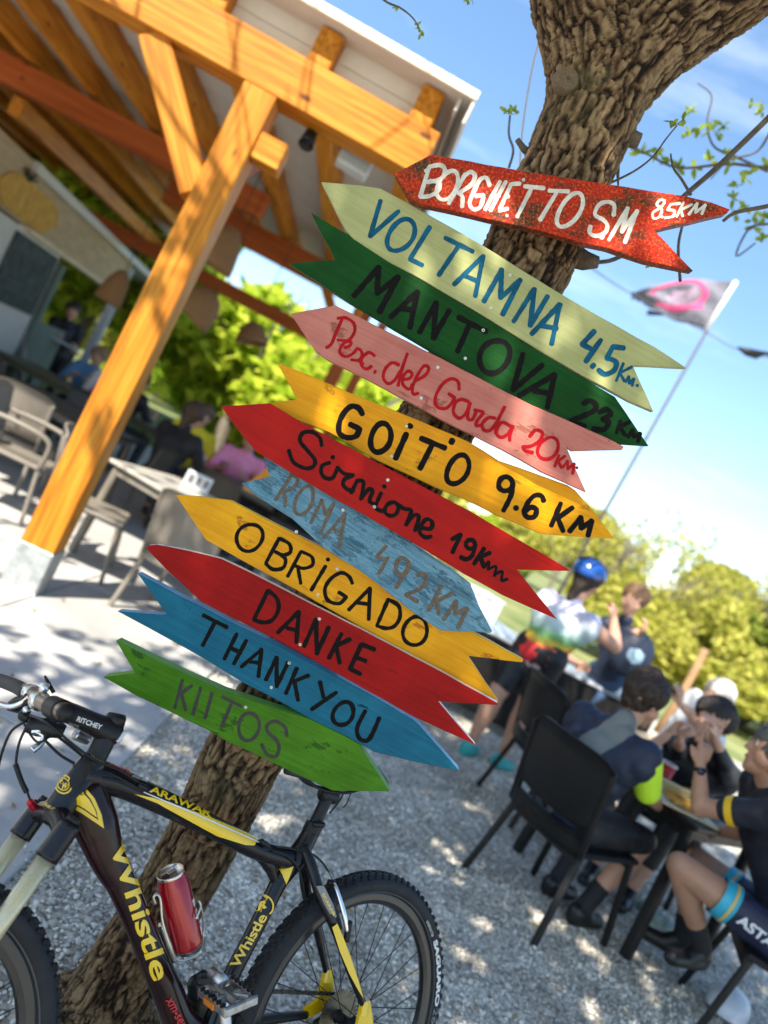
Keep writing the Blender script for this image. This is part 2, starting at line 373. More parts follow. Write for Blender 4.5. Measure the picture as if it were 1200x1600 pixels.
# ================================================================= WOODEN CANOPY
larch = mat('varnished_larch', (0.62, 0.235, 0.035), 0.42, vscale=2.6, stretch=(1, 1, 1), bump=0.06, bscale=50, col2=(0.80, 0.36, 0.07), coat=0.25)
def woodmat(name, c1, c2, c3):
    m = bpy.data.materials.new(name); m.use_nodes = True; nt = m.node_tree; b = nt.nodes['Principled BSDF']; b.inputs['Roughness'].default_value = .5; b.inputs['Specular IOR Level'].default_value = .25
    t = nt.nodes.new('ShaderNodeTexCoord'); mp = nt.nodes.new('ShaderNodeMapping'); mp.inputs['Scale'].default_value = (0.7, 14, 14); nt.links.new(t.outputs['Object'], mp.inputs[0])
    n = nt.nodes.new('ShaderNodeTexNoise'); n.inputs['Scale'].default_value = 2.2; n.inputs['Detail'].default_value = 7; n.inputs['Distortion'].default_value = .6; nt.links.new(mp.outputs[0], n.inputs[0])
    r = nt.nodes.new('ShaderNodeValToRGB'); e = r.color_ramp.elements; e[0].position = .3; e[0].color = (*c1, 1); e[1].position = .72; e[1].color = (*c3, 1); x = e.new(.5); x.color = (*c2, 1); nt.links.new(n.outputs[0], r.inputs[0])
    vo = nt.nodes.new('ShaderNodeTexVoronoi'); vo.inputs['Scale'].default_value = 3.2; mp2 = nt.nodes.new('ShaderNodeMapping'); mp2.inputs['Scale'].default_value = (.7, 1.6, 1.6); nt.links.new(t.outputs['Object'], mp2.inputs[0]); nt.links.new(mp2.outputs[0], vo.inputs[0])
    kr = nt.nodes.new('ShaderNodeValToRGB'); kr.color_ramp.elements[0].position = .05; kr.color_ramp.elements[0].color = (1, 1, 1, 1); kr.color_ramp.elements[1].position = .10; kr.color_ramp.elements[1].color = (0, 0, 0, 1); nt.links.new(vo.outputs['Distance'], kr.inputs[0])
    mx = nt.nodes.new('ShaderNodeMixRGB'); mx.inputs[2].default_value = (c1[0] * .35, c1[1] * .3, c1[2] * .3, 1); nt.links.new(kr.outputs[0], mx.inputs[0]); nt.links.new(r.outputs[0], mx.inputs[1]); nt.links.new(mx.outputs[0], b.inputs[0])
    bp = nt.nodes.new('ShaderNodeBump'); bp.inputs['Strength'].default_value = .25; bp.inputs['Distance'].default_value = .004; nt.links.new(n.outputs[0], bp.inputs['Height']); nt.links.new(bp.outputs[0], b.inputs['Normal'])
    return m
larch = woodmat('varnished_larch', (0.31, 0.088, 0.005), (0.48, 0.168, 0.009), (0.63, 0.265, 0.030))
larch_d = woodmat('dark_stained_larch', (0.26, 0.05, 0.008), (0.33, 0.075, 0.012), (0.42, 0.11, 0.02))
whiteb = mat('white_board', (0.62, 0.59, 0.54), 0.7, var=0.06, vscale=6)
roofw = mat('roof_underside', (0.60, 0.56, 0.50), 0.75, var=0.08, vscale=2)
galv = mat('galvanised_steel', (0.42, 0.44, 0.44), 0.45, 0.6, var=0.25, vscale=14)
CAZ = math.radians(6)         # the canopy stands turned 6 degrees
CO = Vector((-1.62, 4.26, 0))
can = thing('wooden_canopy', 'open timber canopy with orange larch post, beams and rafters under a pale roof', 'canopy', CO, CAZ)
def cbeam(name, a, b, w, h, m, parent=can, bevel=0.006):
    a, b = Vector(a), Vector(b); d = b - a; L = d.length; x = d.normalized(); y = Vector((0, 0, 1)).cross(x)
    if y.length < 1e-3: y = Vector((0, 1, 0))
    y.normalize(); z = x.cross(y)
    mb = MB(); mb.box((0, 0, 0), (L, w, h), None, bevel); o = mb.build(name, m, parent)
    R = Matrix((x, y, z)).transposed().to_4x4(); R.translation = (a + b) / 2
    o.matrix_local = R; return o
POSTTOP = 3.035
cbeam('post', (0, 0, 0.24), (0, 0, POSTTOP), 0.19, 0.19, larch)
pb = MB(); pb.box((0, 0, 0.14), (0.206, 0.206, 0.28), None, 0.006); pb.box((0, 0, 0.031), (0.215, 0.215, 0.012), None, .003); pb.build('post_shoe', galv, can)
RISE = math.tan(math.radians(2.2))
cbeam('front_beam', (-7.5, 0.02, 3.17), (0.955, 0.02, 3.17), 0.20, 0.26, larch)
for i in range(14):
    a = 0.82 - i * 0.62
    z0 = 3.303 + 0.1; bk_ = 7.2 if a > -2.3 else 11.4
    cbeam('rafter', (a, -0.06, z0), (a, bk_, z0 + (bk_ + .06) * RISE), 0.13, 0.20, larch)
for i in range(13):                      # pale boards that close the gap between rafter ends
    a1, a0 = 0.82 - i * 0.62 - 0.067, 0.82 - (i + 1) * 0.62 + 0.067
    for k in range(2):
        cbeam('infill_board', (a0, 0.055, 3.357 + k * .106), (a1, 0.055, 3.357 + k * .106), 0.018, 0.103, whiteb, bevel=.003)
for i in range(22):                      # roof sheets, each a panel
    y0 = -0.16 + i * 0.53
    z = 3.303 + .20 + 0.013 + (y0 + .26) * RISE
    cbeam('roof_panel', (-7.8, y0 + .26, z), (1.03 if i < 14 else -2.35, y0 + .26, z), 0.565, 0.018, roofw, bevel=.003)
fb = MB(); fb.box((0, 0, 0), (8.9, 0.02, 0.05), None, .003); o = fb.build('eave_trim', mat('eave_trim_paint', (0.80, 0.74, 0.58), .5, var=.15), can); o.location = (-3.40, -0.172, 3.525)
cbeam('verge_board', (1.042, -0.17, 3.445), (1.042, 7.2, 3.445 + 7.3 * RISE), 0.018, 0.16, whiteb)
cbeam('verge_board', (0.97, -0.13, 3.455), (0.97, 7.2, 3.455 + 7.3 * RISE), 0.016, 0.07, whiteb)
# braces at the post
cbeam('brace', (-0.64, 0.0, POSTTOP + .0), (-0.09, 0.0, 2.40), 0.10, 0.16, larch)
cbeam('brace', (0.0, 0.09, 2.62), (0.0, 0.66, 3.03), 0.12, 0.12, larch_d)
cbeam('corbel_block', (0.10, -0.02, 2.77), (0.26, -0.02, 2.77), 0.14, 0.15, larch)
# beams behind
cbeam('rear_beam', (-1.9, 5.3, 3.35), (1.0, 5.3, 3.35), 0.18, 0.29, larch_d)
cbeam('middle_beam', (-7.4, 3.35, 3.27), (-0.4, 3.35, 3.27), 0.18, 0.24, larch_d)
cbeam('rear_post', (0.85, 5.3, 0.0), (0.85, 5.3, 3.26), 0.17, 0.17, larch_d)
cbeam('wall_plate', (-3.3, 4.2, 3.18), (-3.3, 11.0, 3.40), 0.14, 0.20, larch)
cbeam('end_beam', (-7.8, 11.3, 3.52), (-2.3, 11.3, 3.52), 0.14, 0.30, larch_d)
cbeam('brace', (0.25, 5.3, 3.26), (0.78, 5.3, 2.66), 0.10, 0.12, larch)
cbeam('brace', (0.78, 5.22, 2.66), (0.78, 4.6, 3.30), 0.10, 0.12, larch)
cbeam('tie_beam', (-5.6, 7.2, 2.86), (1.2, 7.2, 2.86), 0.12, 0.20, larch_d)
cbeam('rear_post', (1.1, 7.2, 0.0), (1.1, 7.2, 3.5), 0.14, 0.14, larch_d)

# speaker box and spot under the beam
def canW(a, b, z): return Matrix.Translation(CO) @ Matrix.Rotation(CAZ, 4, 'Z') @ Vector((a, b, z))
sp_ = thing('loudspeaker', 'pale grey flat loudspeaker box under the roof right of the canopy post', 'speaker', W(556, 250, 4.55), math.radians(14))
mb = MB(); mb.box((0, 0, 0), (0.20, 0.13, 0.15), None, .012); mb.build('cabinet', mat('grey_paint', (.5, .52, .52), .5, var=.1), sp_)
mb = MB(); mb.box((0, -0.069, 0), (0.17, 0.006, 0.12), None, .004); mb.build('grille', mat('grille', (.33, .36, .36), .7, var=.2, vscale=300), sp_)
mb = MB(); mb.box((0, 0.05, 0.16), (0.03, 0.03, 0.22)); mb.build('bracket', galv, sp_)
mb = MB(); mb.tube(bez([(-.10, .03, .02), (-.17, .02, .08), (-.15, .0, .18), (-.08, .0, .24)]), .004, 6); mb.build('cable', blackpl, sp_)
st_ = thing('spotlight', 'small black spotlight hanging beside the top of the canopy post', 'lamp', W(484, 214, 4.4), 0.3)
mb = MB(); mb.lathe([(.03, -.07), (.038, 0), (.045, .07), (.041, .07), (.038, .05)], 16, Matrix.Rotation(math.radians(150), 4, 'X')); mb.build('lamp_head', blackpl, st_, True)
mb = MB(); mb.tube([(0, 0, .02), (0.02, 0, .12)], .008, 8); mb.build('bracket', blackpl, st_)

# hanging hessian lamp shades
hess = mat('hessian', (0.20, 0.105, 0.04), 0.9, var=0.2, vscale=90, bump=0.3, bscale=220)
hess.node_tree.nodes['Principled BSDF'].inputs['Transmission Weight'].default_value = 0.0
def shade(px, py, y, r, h, tilt, lab, ztop=3.35):
    p = W(px, py, y); t = thing('pendant_lamp', lab, 'lamp', p, 0, 'hessian pendant lamps under the canopy')
    R = Matrix.Rotation(tilt, 4, 'Y')
    mb = MB(); prof = [(r * .16, h * .5), (r * .45, h * .42), (r * .75, h * .15), (r * .95, -h * .3), (r, -h * .5), (r * .96, -h * .5), (r * .9, -h * .3), (r * .7, h * .12), (r * .4, h * .38)]
    mb.lathe(prof, 22, R, caps=False); mb.build('shade', hess, t, True)
    mb = MB(); top = R @ Vector((0, 0, h * .48)); mb.tube([top, (top.x, top.y, max(.3, ztop - p.z))], .004, 6); mb.build('cord', blackpl, t)
    mb = MB(); mb.ball((0, 0, -h * .05), .03, 10, 6); mb.build('bulb', mat('bulb_glass', (.7, .65, .5), .2), t, True)
shade(348, 385, 6.0, .17, .34, 0.12, 'tall hessian pendant lamp just right of the canopy post')
shade(316, 475, 7.0, .22, .30, 0.45, 'tilted hessian pendant lamp seen below the dark tie beam by the post')
shade(395, 520, 8.0, .17, .22, -0.35, 'small dark hessian pendant lamp in front of the green trees')
shade(181, 448, 7.6, .14, .36, 0.1, 'narrow hessian pendant lamp left of the canopy post')

# ================================================================= KIOSK WALL ON THE LEFT
KAZ = math.radians(6)
kw = thing('kiosk_wall', 'beige plywood kiosk front with painted sign band and chalkboard at the left edge', 'kiosk', (-5.1, 10.35, 0), KAZ)
ply = mat('plywood', (0.42, 0.31, 0.19), 0.7, var=0.16, vscale=3, stretch=(1, 1, 6)); whitep = mat('white_panel', (0.55, 0.53, 0.5), 0.6, var=0.05)
# local: y runs along the wall (away from camera), x = 0 face
mb = MB(); mb.box((-0.06, -2.15, 2.44), (0.08, 8.0, 0.60)); mb.build('sign_band', ply, kw)
mb = MB(); mb.box((-0.04, 0.0, 2.12), (0.14, 3.7, 0.05)); mb.build('counter_lintel', mat('pale_wood', (.62, .5, .36), .6, var=.15), kw)
mb = MB(); mb.box((-0.06, -3.42, 1.055), (0.06, 5.46, 2.11)); mb.build('wall_panel', whitep, kw)
mb = MB(); mb.box((-0.01, -1.42, 1.66), (0.03, 1.26, 0.78), None, .006); ch = mb.build('chalkboard', mat('chalkboard', (0.045, 0.06, 0.06), .8, var=.5, vscale=7), kw)
cm_ = mat('chalk', (.28, .29, .28), .95)
rs = random.Random(5)
mb = MB()
for row in range(7):
    yy = -1.95 + rs.uniform(0, .25); z = 1.98 - row * .088
    while yy < -0.92:
        w = rs.uniform(.03, .12)
        pts = [(0.007, yy + w * k / 5, z + rs.uniform(-.014, .014)) for k in range(6)]
        mb.tube(pts, .0028, 4, flat=.4); yy += w * 1.0 + rs.uniform(.03, .12)
mb.build('chalk_writing', cm_, ch)
mb = MB(); mb.box((-0.02, -0.62, 1.0), (0.12, 0.10, 2.0)); mb.build('door_frame', mat('grey_green', (.12, .16, .15), .6, var=.1), kw)
mb = MB(); mb.box((-0.06, 0.05, 0.62), (0.05, 1.1, 1.25)); mb.build('counter_panel', mat('grey_green', (.12, .16, .15), .6), kw)
mb = MB(); mb.box((-0.06, 1.94, 1.3), (0.12, 0.12, 2.6)); mb.build('corner_column', mat('pale_blue_grey', (.42, .45, .5), .6), kw)
mb = MB(); mb.box((-2.6, 1.94, 2.7), (5.3, 8.6, .1)); mb.build('kiosk_roof', whitep, kw)
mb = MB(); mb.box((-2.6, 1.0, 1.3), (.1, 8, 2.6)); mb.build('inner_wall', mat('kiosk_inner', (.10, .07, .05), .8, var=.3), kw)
# painted picture on the sign band: a round golden cake-like shape, and part of a word ending in l
gold = mat('sign_gold', (0.42, 0.20, 0.03), .7, var=.35, vscale=9, col2=(.60, .36, .05)); dk = mat('sign_dark', (.03, .028, .02), .8)
mb = MB(); c0 = Vector((0, -2.05, 2.34)); pts = []
for k in range(26):
    a = math.pi * k / 25; pts.append(c0 + Vector((0.0, math.cos(a) * .78, math.sin(a) * .24 * (1 + .15 * math.sin(3 * a)))))
pts += [c0 + Vector((0, -.56, -.16)), c0 + Vector((0, .50, -.18))]
mb.prism([p + Vector((-.019, 0, 0)) for p in pts], (0.024, 0, 0)); mb.build('painted_picture', gold, kw)
mb = MB()
for k in range(6): mb.tube([c0 + Vector((.012, -.30, .20)), c0 + Vector((.012, -.46 + .07 * k, .28 + .03 * math.sin(k * 2)))], .012, 5)
mb.build('painted_sprig', dk, kw)
text_obj('painted_word', 'ol', lambda u, v: Vector((-0.018, -3.62 + u * .34, 2.40 + v * .22)), mat('sign_brown', (.10, .05, .02), .8), kw, .02)
# dark leaning door and post
ld = thing('door_leaf', 'dark brown door leaf with grey frame standing open at the left edge', 'door', G(24, 652), 0)
mb = MB(); mb.beam((0, 0, 0), (-.42, -.2, 1.55), .05, .09, Vector((0, 1, 0))); mb.build('frame', mat('lavender_grey', (.22, .2, .24), .5), ld)
mb = MB(); mb.box((-.85, .05, .82), (.95, .04, 1.6)); mb.build('leaf', mat('dark_brown', (.035, .015, .01), .6), ld)
# ================================================================= TREE WITH THE SIGNS
TY = 1.785
def barkmat():
    m = bpy.data.materials.new('bark'); m.use_nodes = True; nt = m.node_tree; b = nt.nodes['Principled BSDF']; b.inputs['Roughness'].default_value = .92; b.inputs['Specular IOR Level'].default_value = .2
    at = nt.nodes.new('ShaderNodeAttribute'); at.attribute_name = 'bark_uv'
    at2 = nt.nodes.new('ShaderNodeAttribute'); at2.attribute_name = 'furrow'
    n = nt.nodes.new('ShaderNodeTexNoise'); n.inputs['Scale'].default_value = 60; n.inputs['Detail'].default_value = 8; n.inputs['Roughness'].default_value = .7; nt.links.new(at.outputs['Vector'], n.inputs[0])
    t = nt.nodes.new('ShaderNodeTexCoord'); n2 = nt.nodes.new('ShaderNodeTexNoise'); n2.inputs['Scale'].default_value = 5; n2.inputs['Detail'].default_value = 4; nt.links.new(t.outputs['Object'], n2.inputs[0])
    r = nt.nodes.new('ShaderNodeValToRGB'); e = r.color_ramp.elements; e[0].position = .25; e[0].color = (.014, .008, .005, 1); e[1].position = .85; e[1].color = (.26, .175, .095, 1); x = e.new(.52); x.color = (.095, .056, .028, 1)
    ad = nt.nodes.new('ShaderNodeMath'); ad.operation = 'MULTIPLY_ADD'; ad.inputs[1].default_value = .55; nt.links.new(n.outputs[0], ad.inputs[0])
    nt.links.new(at2.outputs['Fac'], ad.inputs[2]); nt.links.new(ad.outputs[0], r.inputs[0])
    r3 = nt.nodes.new('ShaderNodeValToRGB'); r3.color_ramp.elements[0].position = .55; r3.color_ramp.elements[1].position = .72; nt.links.new(n2.outputs[0], r3.inputs[0])
    mg = nt.nodes.new('ShaderNodeMixRGB'); mg.inputs[2].default_value = (.13, .13, .06, 1); ml = nt.nodes.new('ShaderNodeMath'); ml.operation = 'MULTIPLY'; ml.inputs[1].default_value = .45; nt.links.new(r3.outputs[0], ml.inputs[0]); nt.links.new(ml.outputs[0], mg.inputs[0]); nt.links.new(r.outputs[0], mg.inputs[1]); nt.links.new(mg.outputs[0], b.inputs[0])
    bp = nt.nodes.new('ShaderNodeBump'); bp.inputs['Strength'].default_value = .9; bp.inputs['Distance'].default_value = .004; nt.links.new(n.outputs[0], bp.inputs['Height']); nt.links.new(bp.outputs[0], b.inputs['Normal'])
    return m
bark = barkmat()
def wpt(px, py, w, y=TY): return W(px, py, y), w / 2 / FPX * y
chain = [wpt(140, 1618, 168), wpt(162, 1571, 142), wpt(205, 1497, 126), wpt(271, 1393, 120), wpt(328, 1290, 120), wpt(376, 1188, 129), wpt(470, 1030, 128), wpt(575, 845, 126), wpt(683, 660, 128), wpt(752, 535, 136), wpt(822, 410, 148), wpt(858, 330, 146), wpt(884, 270, 140), wpt(922, 184, 146), wpt(940, 120, 168)]
limbL = [wpt(940, 120, 168), wpt(925, 60, 155), wpt(898, -10, 140), wpt(870, -120, 120, TY - .05), wpt(850, -300, 100, TY - .2)]
limbR = [wpt(955, 120, 150), wpt(1010, 60, 152), wpt(1090, 5, 150), wpt(1190, -55, 140, TY - .05), wpt(1330, -150, 115, TY - .2), wpt(1480, -330, 90, TY - .5)]
base0 = chain[0][0].copy(); 
caps = []
root_c = Vector((base0.x, base0.y, 0))
for ang in (20, 95, 170, 240, 310):
    a = math.radians(ang); caps.append((base0 + Vector((0, 0, .12)), root_c + Vector((math.cos(a) * .16, math.sin(a) * .16, -.04)), .075, .045))
caps.append((chain[0][0], Vector((base0.x, base0.y, -.1)), chain[0][1], chain[0][1] * 1.25))
for ch_ in (chain, limbL, limbR):
    for (p, r), (q, s_) in zip(ch_[:-1], ch_[1:]): caps.append((p, q, r * .97, s_ * .97))
tree = thing('tree', 'rough barked forked tree carrying the stack of painted arrow signs', 'tree', root_c)
def tl(p): return Vector(p) - root_c
caps = [(tl(a), tl(b), r, s_) for a, b, r, s_ in caps]
trunk = solid('trunk', caps, 0.0048, bark, tree, smooth=7)
def barkify(o, segs, amp=0.0085, freq=1.0):
    me = o.data; n = len(me.vertices); co = np.empty(n * 3); me.vertices.foreach_get('co', co); co = co.reshape(-1, 3)
    no = np.array([v.normal[:] for v in me.vertices])
    A = np.array([s_[0][:] for s_ in segs]); B = np.array([s_[1][:] for s_ in segs]); D = B - A; L = np.linalg.norm(D, axis=1)
    best = np.full(n, 1e9); al = np.zeros(n); ax = np.zeros((n, 3)); cum = 0
    for k in range(len(segs)):
        t = np.clip(((co - A[k]) @ D[k]) / (L[k] ** 2), 0, 1); d = np.linalg.norm(co - A[k] - t[:, None] * D[k], axis=1)
        m_ = d < best; best[m_] = d[m_]; ax[m_] = D[k] / L[k]; al[m_] = segs[k][2] + t[m_] * L[k]
    # coordinate squeezed along the limb so furrows run lengthwise
    sq = co - ax * np.einsum('ij,ij->i', co, ax)[:, None] * 0.0
    uv = co - ax * (np.einsum('ij,ij->i', co, ax) * .80)[:, None]
    f = np.empty(n)
    for i in range(n):
        p = Vector(uv[i]) * freq
        w_ = noise.noise_vector(Vector(co[i]) * 22) * .010; q_ = Vector(co[i])
        a = min(1, abs(noise.noise((p + w_) * 56)) * 4.2); b = min(1, abs(noise.noise((p + w_ * .7) * 112 + Vector((7, 3, 1)))) * 3.0); c = noise.noise(p * 17) * .5; e_ = noise.noise(q_ * 130) * .30 + noise.noise(q_ * 240) * .22
        k_ = min(1, abs(noise.noise(q_ * 34)) * 6)
        f[i] = a * 1.0 + b * .55 + c * .35 + e_ + k_ * .28
    f = (f - f.mean()) / (f.std() + 1e-6)
    disp = np.clip(f, -2.2, 1.5) * amp * .34
    co2 = co + no * disp[:, None]
    me.vertices.foreach_set('co', co2.ravel())
    at = me.attributes.new('bark_uv', 'FLOAT_VECTOR', 'POINT'); at.data.foreach_set('vector', uv.ravel())
    at = me.attributes.new('furrow', 'FLOAT', 'POINT'); at.data.foreach_set('value', np.clip(.24 + f * .20, -.15, .8))
    me.update()
segs = []
for ch_, off in ((chain, 0), (limbL, 3), (limbR, 7)):
    c_ = off
    for (p, r), (q, s_) in zip(ch_[:-1], ch_[1:]): segs.append((tl(p), tl(q), c_)); c_ += (q - p).length
barkify(trunk, segs)
# knot, stubs
kn = MB(); p = tl(W(886, 124, TY - .118)); 
kn.lathe([(.001, .001), (.003, .002), (.0045, .008), (.011, .007), (.016, .006), (.021, .009), (.024, .004), (.026, -.02)], 20, Matrix.Translation(p) @ Matrix.Rotation(math.radians(90), 4, 'X') @ Matrix.Rotation(.3, 4, 'Y'), caps=False)
twigm = mat('twig_bark', (.10, .075, .05), .85, var=.35, vscale=60, bump=.4, bscale=200)
kn.build('branch_knot', mat('knot_wood', (.13, .09, .05), .9, var=.25, vscale=200), tree, True)
def stub(pts, r0, r1, name='branch_stub', m=bark):
    mb = MB(); mb.tube([tl(p) for p in pts], [r0 + (r1 - r0) * i / (len(pts) - 1) for i in range(len(pts))], 12); o = mb.build(name, m, tree, True); return o
stub([W(968, 212, TY), W(985, 216, TY - .01), W(999, 221, TY - .01)], .022, .017, m=twigm)
stub([W(885, 395, TY), W(915, 408, TY - .01), W(935, 410, TY - .02)], .030, .013, m=twigm)
stub([W(828, 240, TY), W(818, 232, TY), W(808, 218, TY)], .010, .006, m=twigm)
stub([W(957, 250, TY), W(965, 262, TY), W(966, 290, TY - .005)], .008, .002, 'bark_flake', twigm)
leafm = leafmat('young_leaf', (.22, .30, .03), (.42, .50, .08))
def leafy(mb, c, s, n, rnd):
    for k in range(n):
        d = Vector((rnd.gauss(0, 1), rnd.gauss(0, 1), rnd.gauss(0, .8))).normalized(); u = d * s * rnd.uniform(.7, 1.5); w = d.orthogonal().normalized() * s * .28
        w = Matrix.Rotation(rnd.uniform(0, 6.28), 3, d) @ w
        mb.add([c, c + u * .35 + w, c + u * .7 + w * .9, c + u, c + u * .7 - w * .9, c + u * .35 - w], [(0, 1, 2, 3), (0, 3, 4, 5)])
rnd = random.Random(11)
def twig(pts, y, r0, r1, leaves=(), ls=.018, ln=5, ydrift=0.0):
    P = [W(x, y_, y + ydrift * i) for i, (x, y_) in enumerate(pts)]
    P = bez(P, 5); n = len(P); mb = MB(); mb.tube([tl(p) for p in P], [r0 + (r1 - r0) * i / (n - 1) for i in range(n)], 7)
    t = mb.build('twig', twigm, tree, True)
    if leaves:
        lb = MB()
        for (x, y_) in leaves: leafy(lb, tl(W(x, y_, y + rnd.uniform(-.03, .03))), ls, ln, rnd)
        lb.build('leaf_tuft', leafm, t)
twig([(930, 410), (960, 405), (1000, 380), (1060, 315), (1120, 262), (1200, 185), (1260, 120)], 1.95, .005, .008)
twig([(945, 290), (990, 268), (1020, 245), (1040, 218), (1058, 196)], 1.80, .0028, .0016, [(1058, 194), (1052, 190), (1066, 188)], .016, 6)
twig([(1080, 305), (1065, 280), (1052, 262), (1048, 240)], 1.9, .004, .002)
twig([(1063, 440), (1060, 385), (1068, 345), (1075, 310)], 1.95, .004, .003)
twig([(1130, 345), (1150, 332), (1200, 322), (1270, 305)], 1.9, .004, .006)
twig([(1290, 262), (1200, 262), (1140, 256), (1060, 262), (1010, 240), (985, 232)], 3.2, .008, .0035, [(1200, 258), (1140, 258), (1110, 250), (1060, 262), (1045, 248), (1000, 240), (1025, 235), (1085, 262), (1170, 268)], .035, 7)
twig([(1200, 268), (1150, 245), (1115, 228), (1105, 190), (1112, 150), (1090, 130)], 3.4, .006, .0025, [(1135, 235), (1108, 205), (1075, 205), (1090, 200), (1130, 195), (1120, 215), (1078, 172)], .035, 7)
twig([(1260, 345), (1200, 350), (1170, 358), (1150, 400), (1180, 380)], 3.3, .006, .0035, [(1175, 345), (1180, 355), (1150, 335), (1195, 340), (1190, 372), (1165, 320), (1145, 310)], .034, 8)
twig([(1290, 120), (1220, 180), (1185, 235), (1140, 250), (1110, 280)], 3.3, .007, .0025, [(1140, 250), (1190, 175), (1150, 290), (1165, 278), (1175, 165)], .03, 7)
twig([(560, -40), (600, 0), (625, 12), (645, 28), (657, 48)], 1.9, .003, .0015, [(622, 12), (655, 44), (657, 52), (652, 40)], .012, 5)
twig([(795, 262), (802, 235), (795, 210), (797, 180)], 2.3, .004, .003, [(797, 178), (792, 175), (803, 174)], .02, 6)
twig([(760, -60), (745, -10), (738, -2)], 2.0, .003, .001, [(738, -1), (732, 0)], .012, 5)
twig([(1012, 405), (1014, 412), (1013, 418)], 1.75, .0015, .001, [(1013, 414)], .010, 6)
# upper crown, above and behind the camera
def branch(a, d, L, r, depth, out, lv):
    pts = [a]; p = a.copy(); dd = d.normalized()
    for k in range(6):
        dd = (dd + Vector((rnd.gauss(0, .16), rnd.gauss(0, .16), rnd.gauss(0, .08) + .03))).normalized(); p = p + dd * L / 6
        if p.z < 3.35 + max(0, p.y - 0.2) * .9: p.z = 3.35 + max(0, p.y - .2) * .9 + rnd.uniform(0, .1)
        pts.append(p.copy())
    out.append((pts, r, r * .45))
    if depth > 0:
        for k in range(5):
            i = rnd.randint(2, 6); q = pts[i]; nd = (dd + Vector((rnd.gauss(0, .9), rnd.gauss(0, .9), rnd.gauss(0, .35)))).normalized()
            branch(q, nd, L * .68, r * .48, depth - 1, out, lv)
    else:
        for k in range(22):
            q = pts[rnd.randint(1, 6)] + Vector((rnd.gauss(0, .13), rnd.gauss(0, .13), rnd.gauss(0, .12)))
            if q.y < 1.7 and (q + sdir * ((4.2 - q.y) / sdir.y)).z < 2.5: lv.append(q)
cb, lv = [], []
E1 = limbL[-1][0]; E2 = limbR[-1][0]
for d in ((-.9, -.7, .8), (-.3, -1, .9), (-1.2, -.1, 1.0), (.1, -.4, 1.2)): branch(E1, Vector(d), 2.5, .05, 2, cb, lv)
for d in ((.9, -.5, .5), (.4, -1, .5), (1.2, -.1, .7), (.3, -1.2, .9)): branch(E2, Vector(d), 2.5, .045, 2, cb, lv)
mb = MB()
for pts, r0, r1 in cb: mb.tube([tl(p) for p in pts], [r0 + (r1 - r0) * i / (len(pts) - 1) for i in range(len(pts))], 6)
mb.build('crown_branches', twigm, tree, True)
# tufts fill the crown in clumps, with gaps that let sun spots through
clumps = [Vector((rnd.uniform(-6.2, 3.6), rnd.uniform(-4.6, 1.7), rnd.uniform(4.3, 5.7))) for _ in range(150)] + [Vector((rnd.uniform(-2.6, .6), rnd.uniform(-2.9, -.2), rnd.uniform(4.6, 5.4))) for _ in range(100)]  # second batch of unseen clumps added towards the sun to shade signs and trunk
LVN = 6600
while len(lv) < LVN:
    c = rnd.choice(clumps); q = c + Vector((rnd.gauss(0, .34), rnd.gauss(0, .34), rnd.gauss(0, .2)))
    if q.y > 1.9 or q.z < 3.5 + max(0, q.y) * .95: continue
    k = (4.2 - q.y) / sdir.y                 # keep the line of sight from the sun to the post and beam mostly open
    h = q + sdir * k
    if -2.05 < h.x < -1.25 and 0 < h.z < 3.4 and rnd.random() < .93: continue
    if h.z > 2.6 and rnd.random() < .975: continue
    g_ = q - sdir * (q.z / sdir.z)          # where its shade falls: thinner over the diners' gravel
    if (g_.y > 3.0 or g_.x > 1.3) and rnd.random() < .5: continue
    if g_.x < -.6 and g_.y < 4.6 and rnd.random() < .25: continue
    lv.append(q)
nl = len(lv) * 5; r_ = np.random.RandomState(8)
C0 = np.repeat(np.array([tl(q)[:] for q in lv]), 5, 0); dd = r_.normal(0, 1, (nl, 3)); dd[:, 2] *= .6; dd /= np.linalg.norm(dd, axis=1)[:, None]
s0 = r_.uniform(.09, .16, nl)[:, None]; w0 = np.cross(dd, r_.normal(0, 1, (nl, 3))); w0 /= np.linalg.norm(w0, axis=1)[:, None]
q4 = np.stack([C0, C0 + dd * s0 * .5 + w0 * s0 * .33, C0 + dd * s0, C0 + dd * s0 * .5 - w0 * s0 * .33], 1).reshape(-1, 3)
me = bpy.data.meshes.new('crown_foliage'); me.vertices.add(4 * nl); me.vertices.foreach_set('co', q4.ravel()); me.loops.add(4 * nl); me.loops.foreach_set('vertex_index', np.arange(4 * nl)); me.polygons.add(nl); me.polygons.foreach_set('loop_start', np.arange(0, 4 * nl, 4)); me.update(); me.materials.append(leafmat('crown_leaf', (.52, .52, .24), (.78, .76, .48)))  # unseen crown leaves made paler to pass warm fill light downwards
o = link(bpy.data.objects.new('crown_foliage', me)); o.parent = tree; o['kind'] = 'stuff'
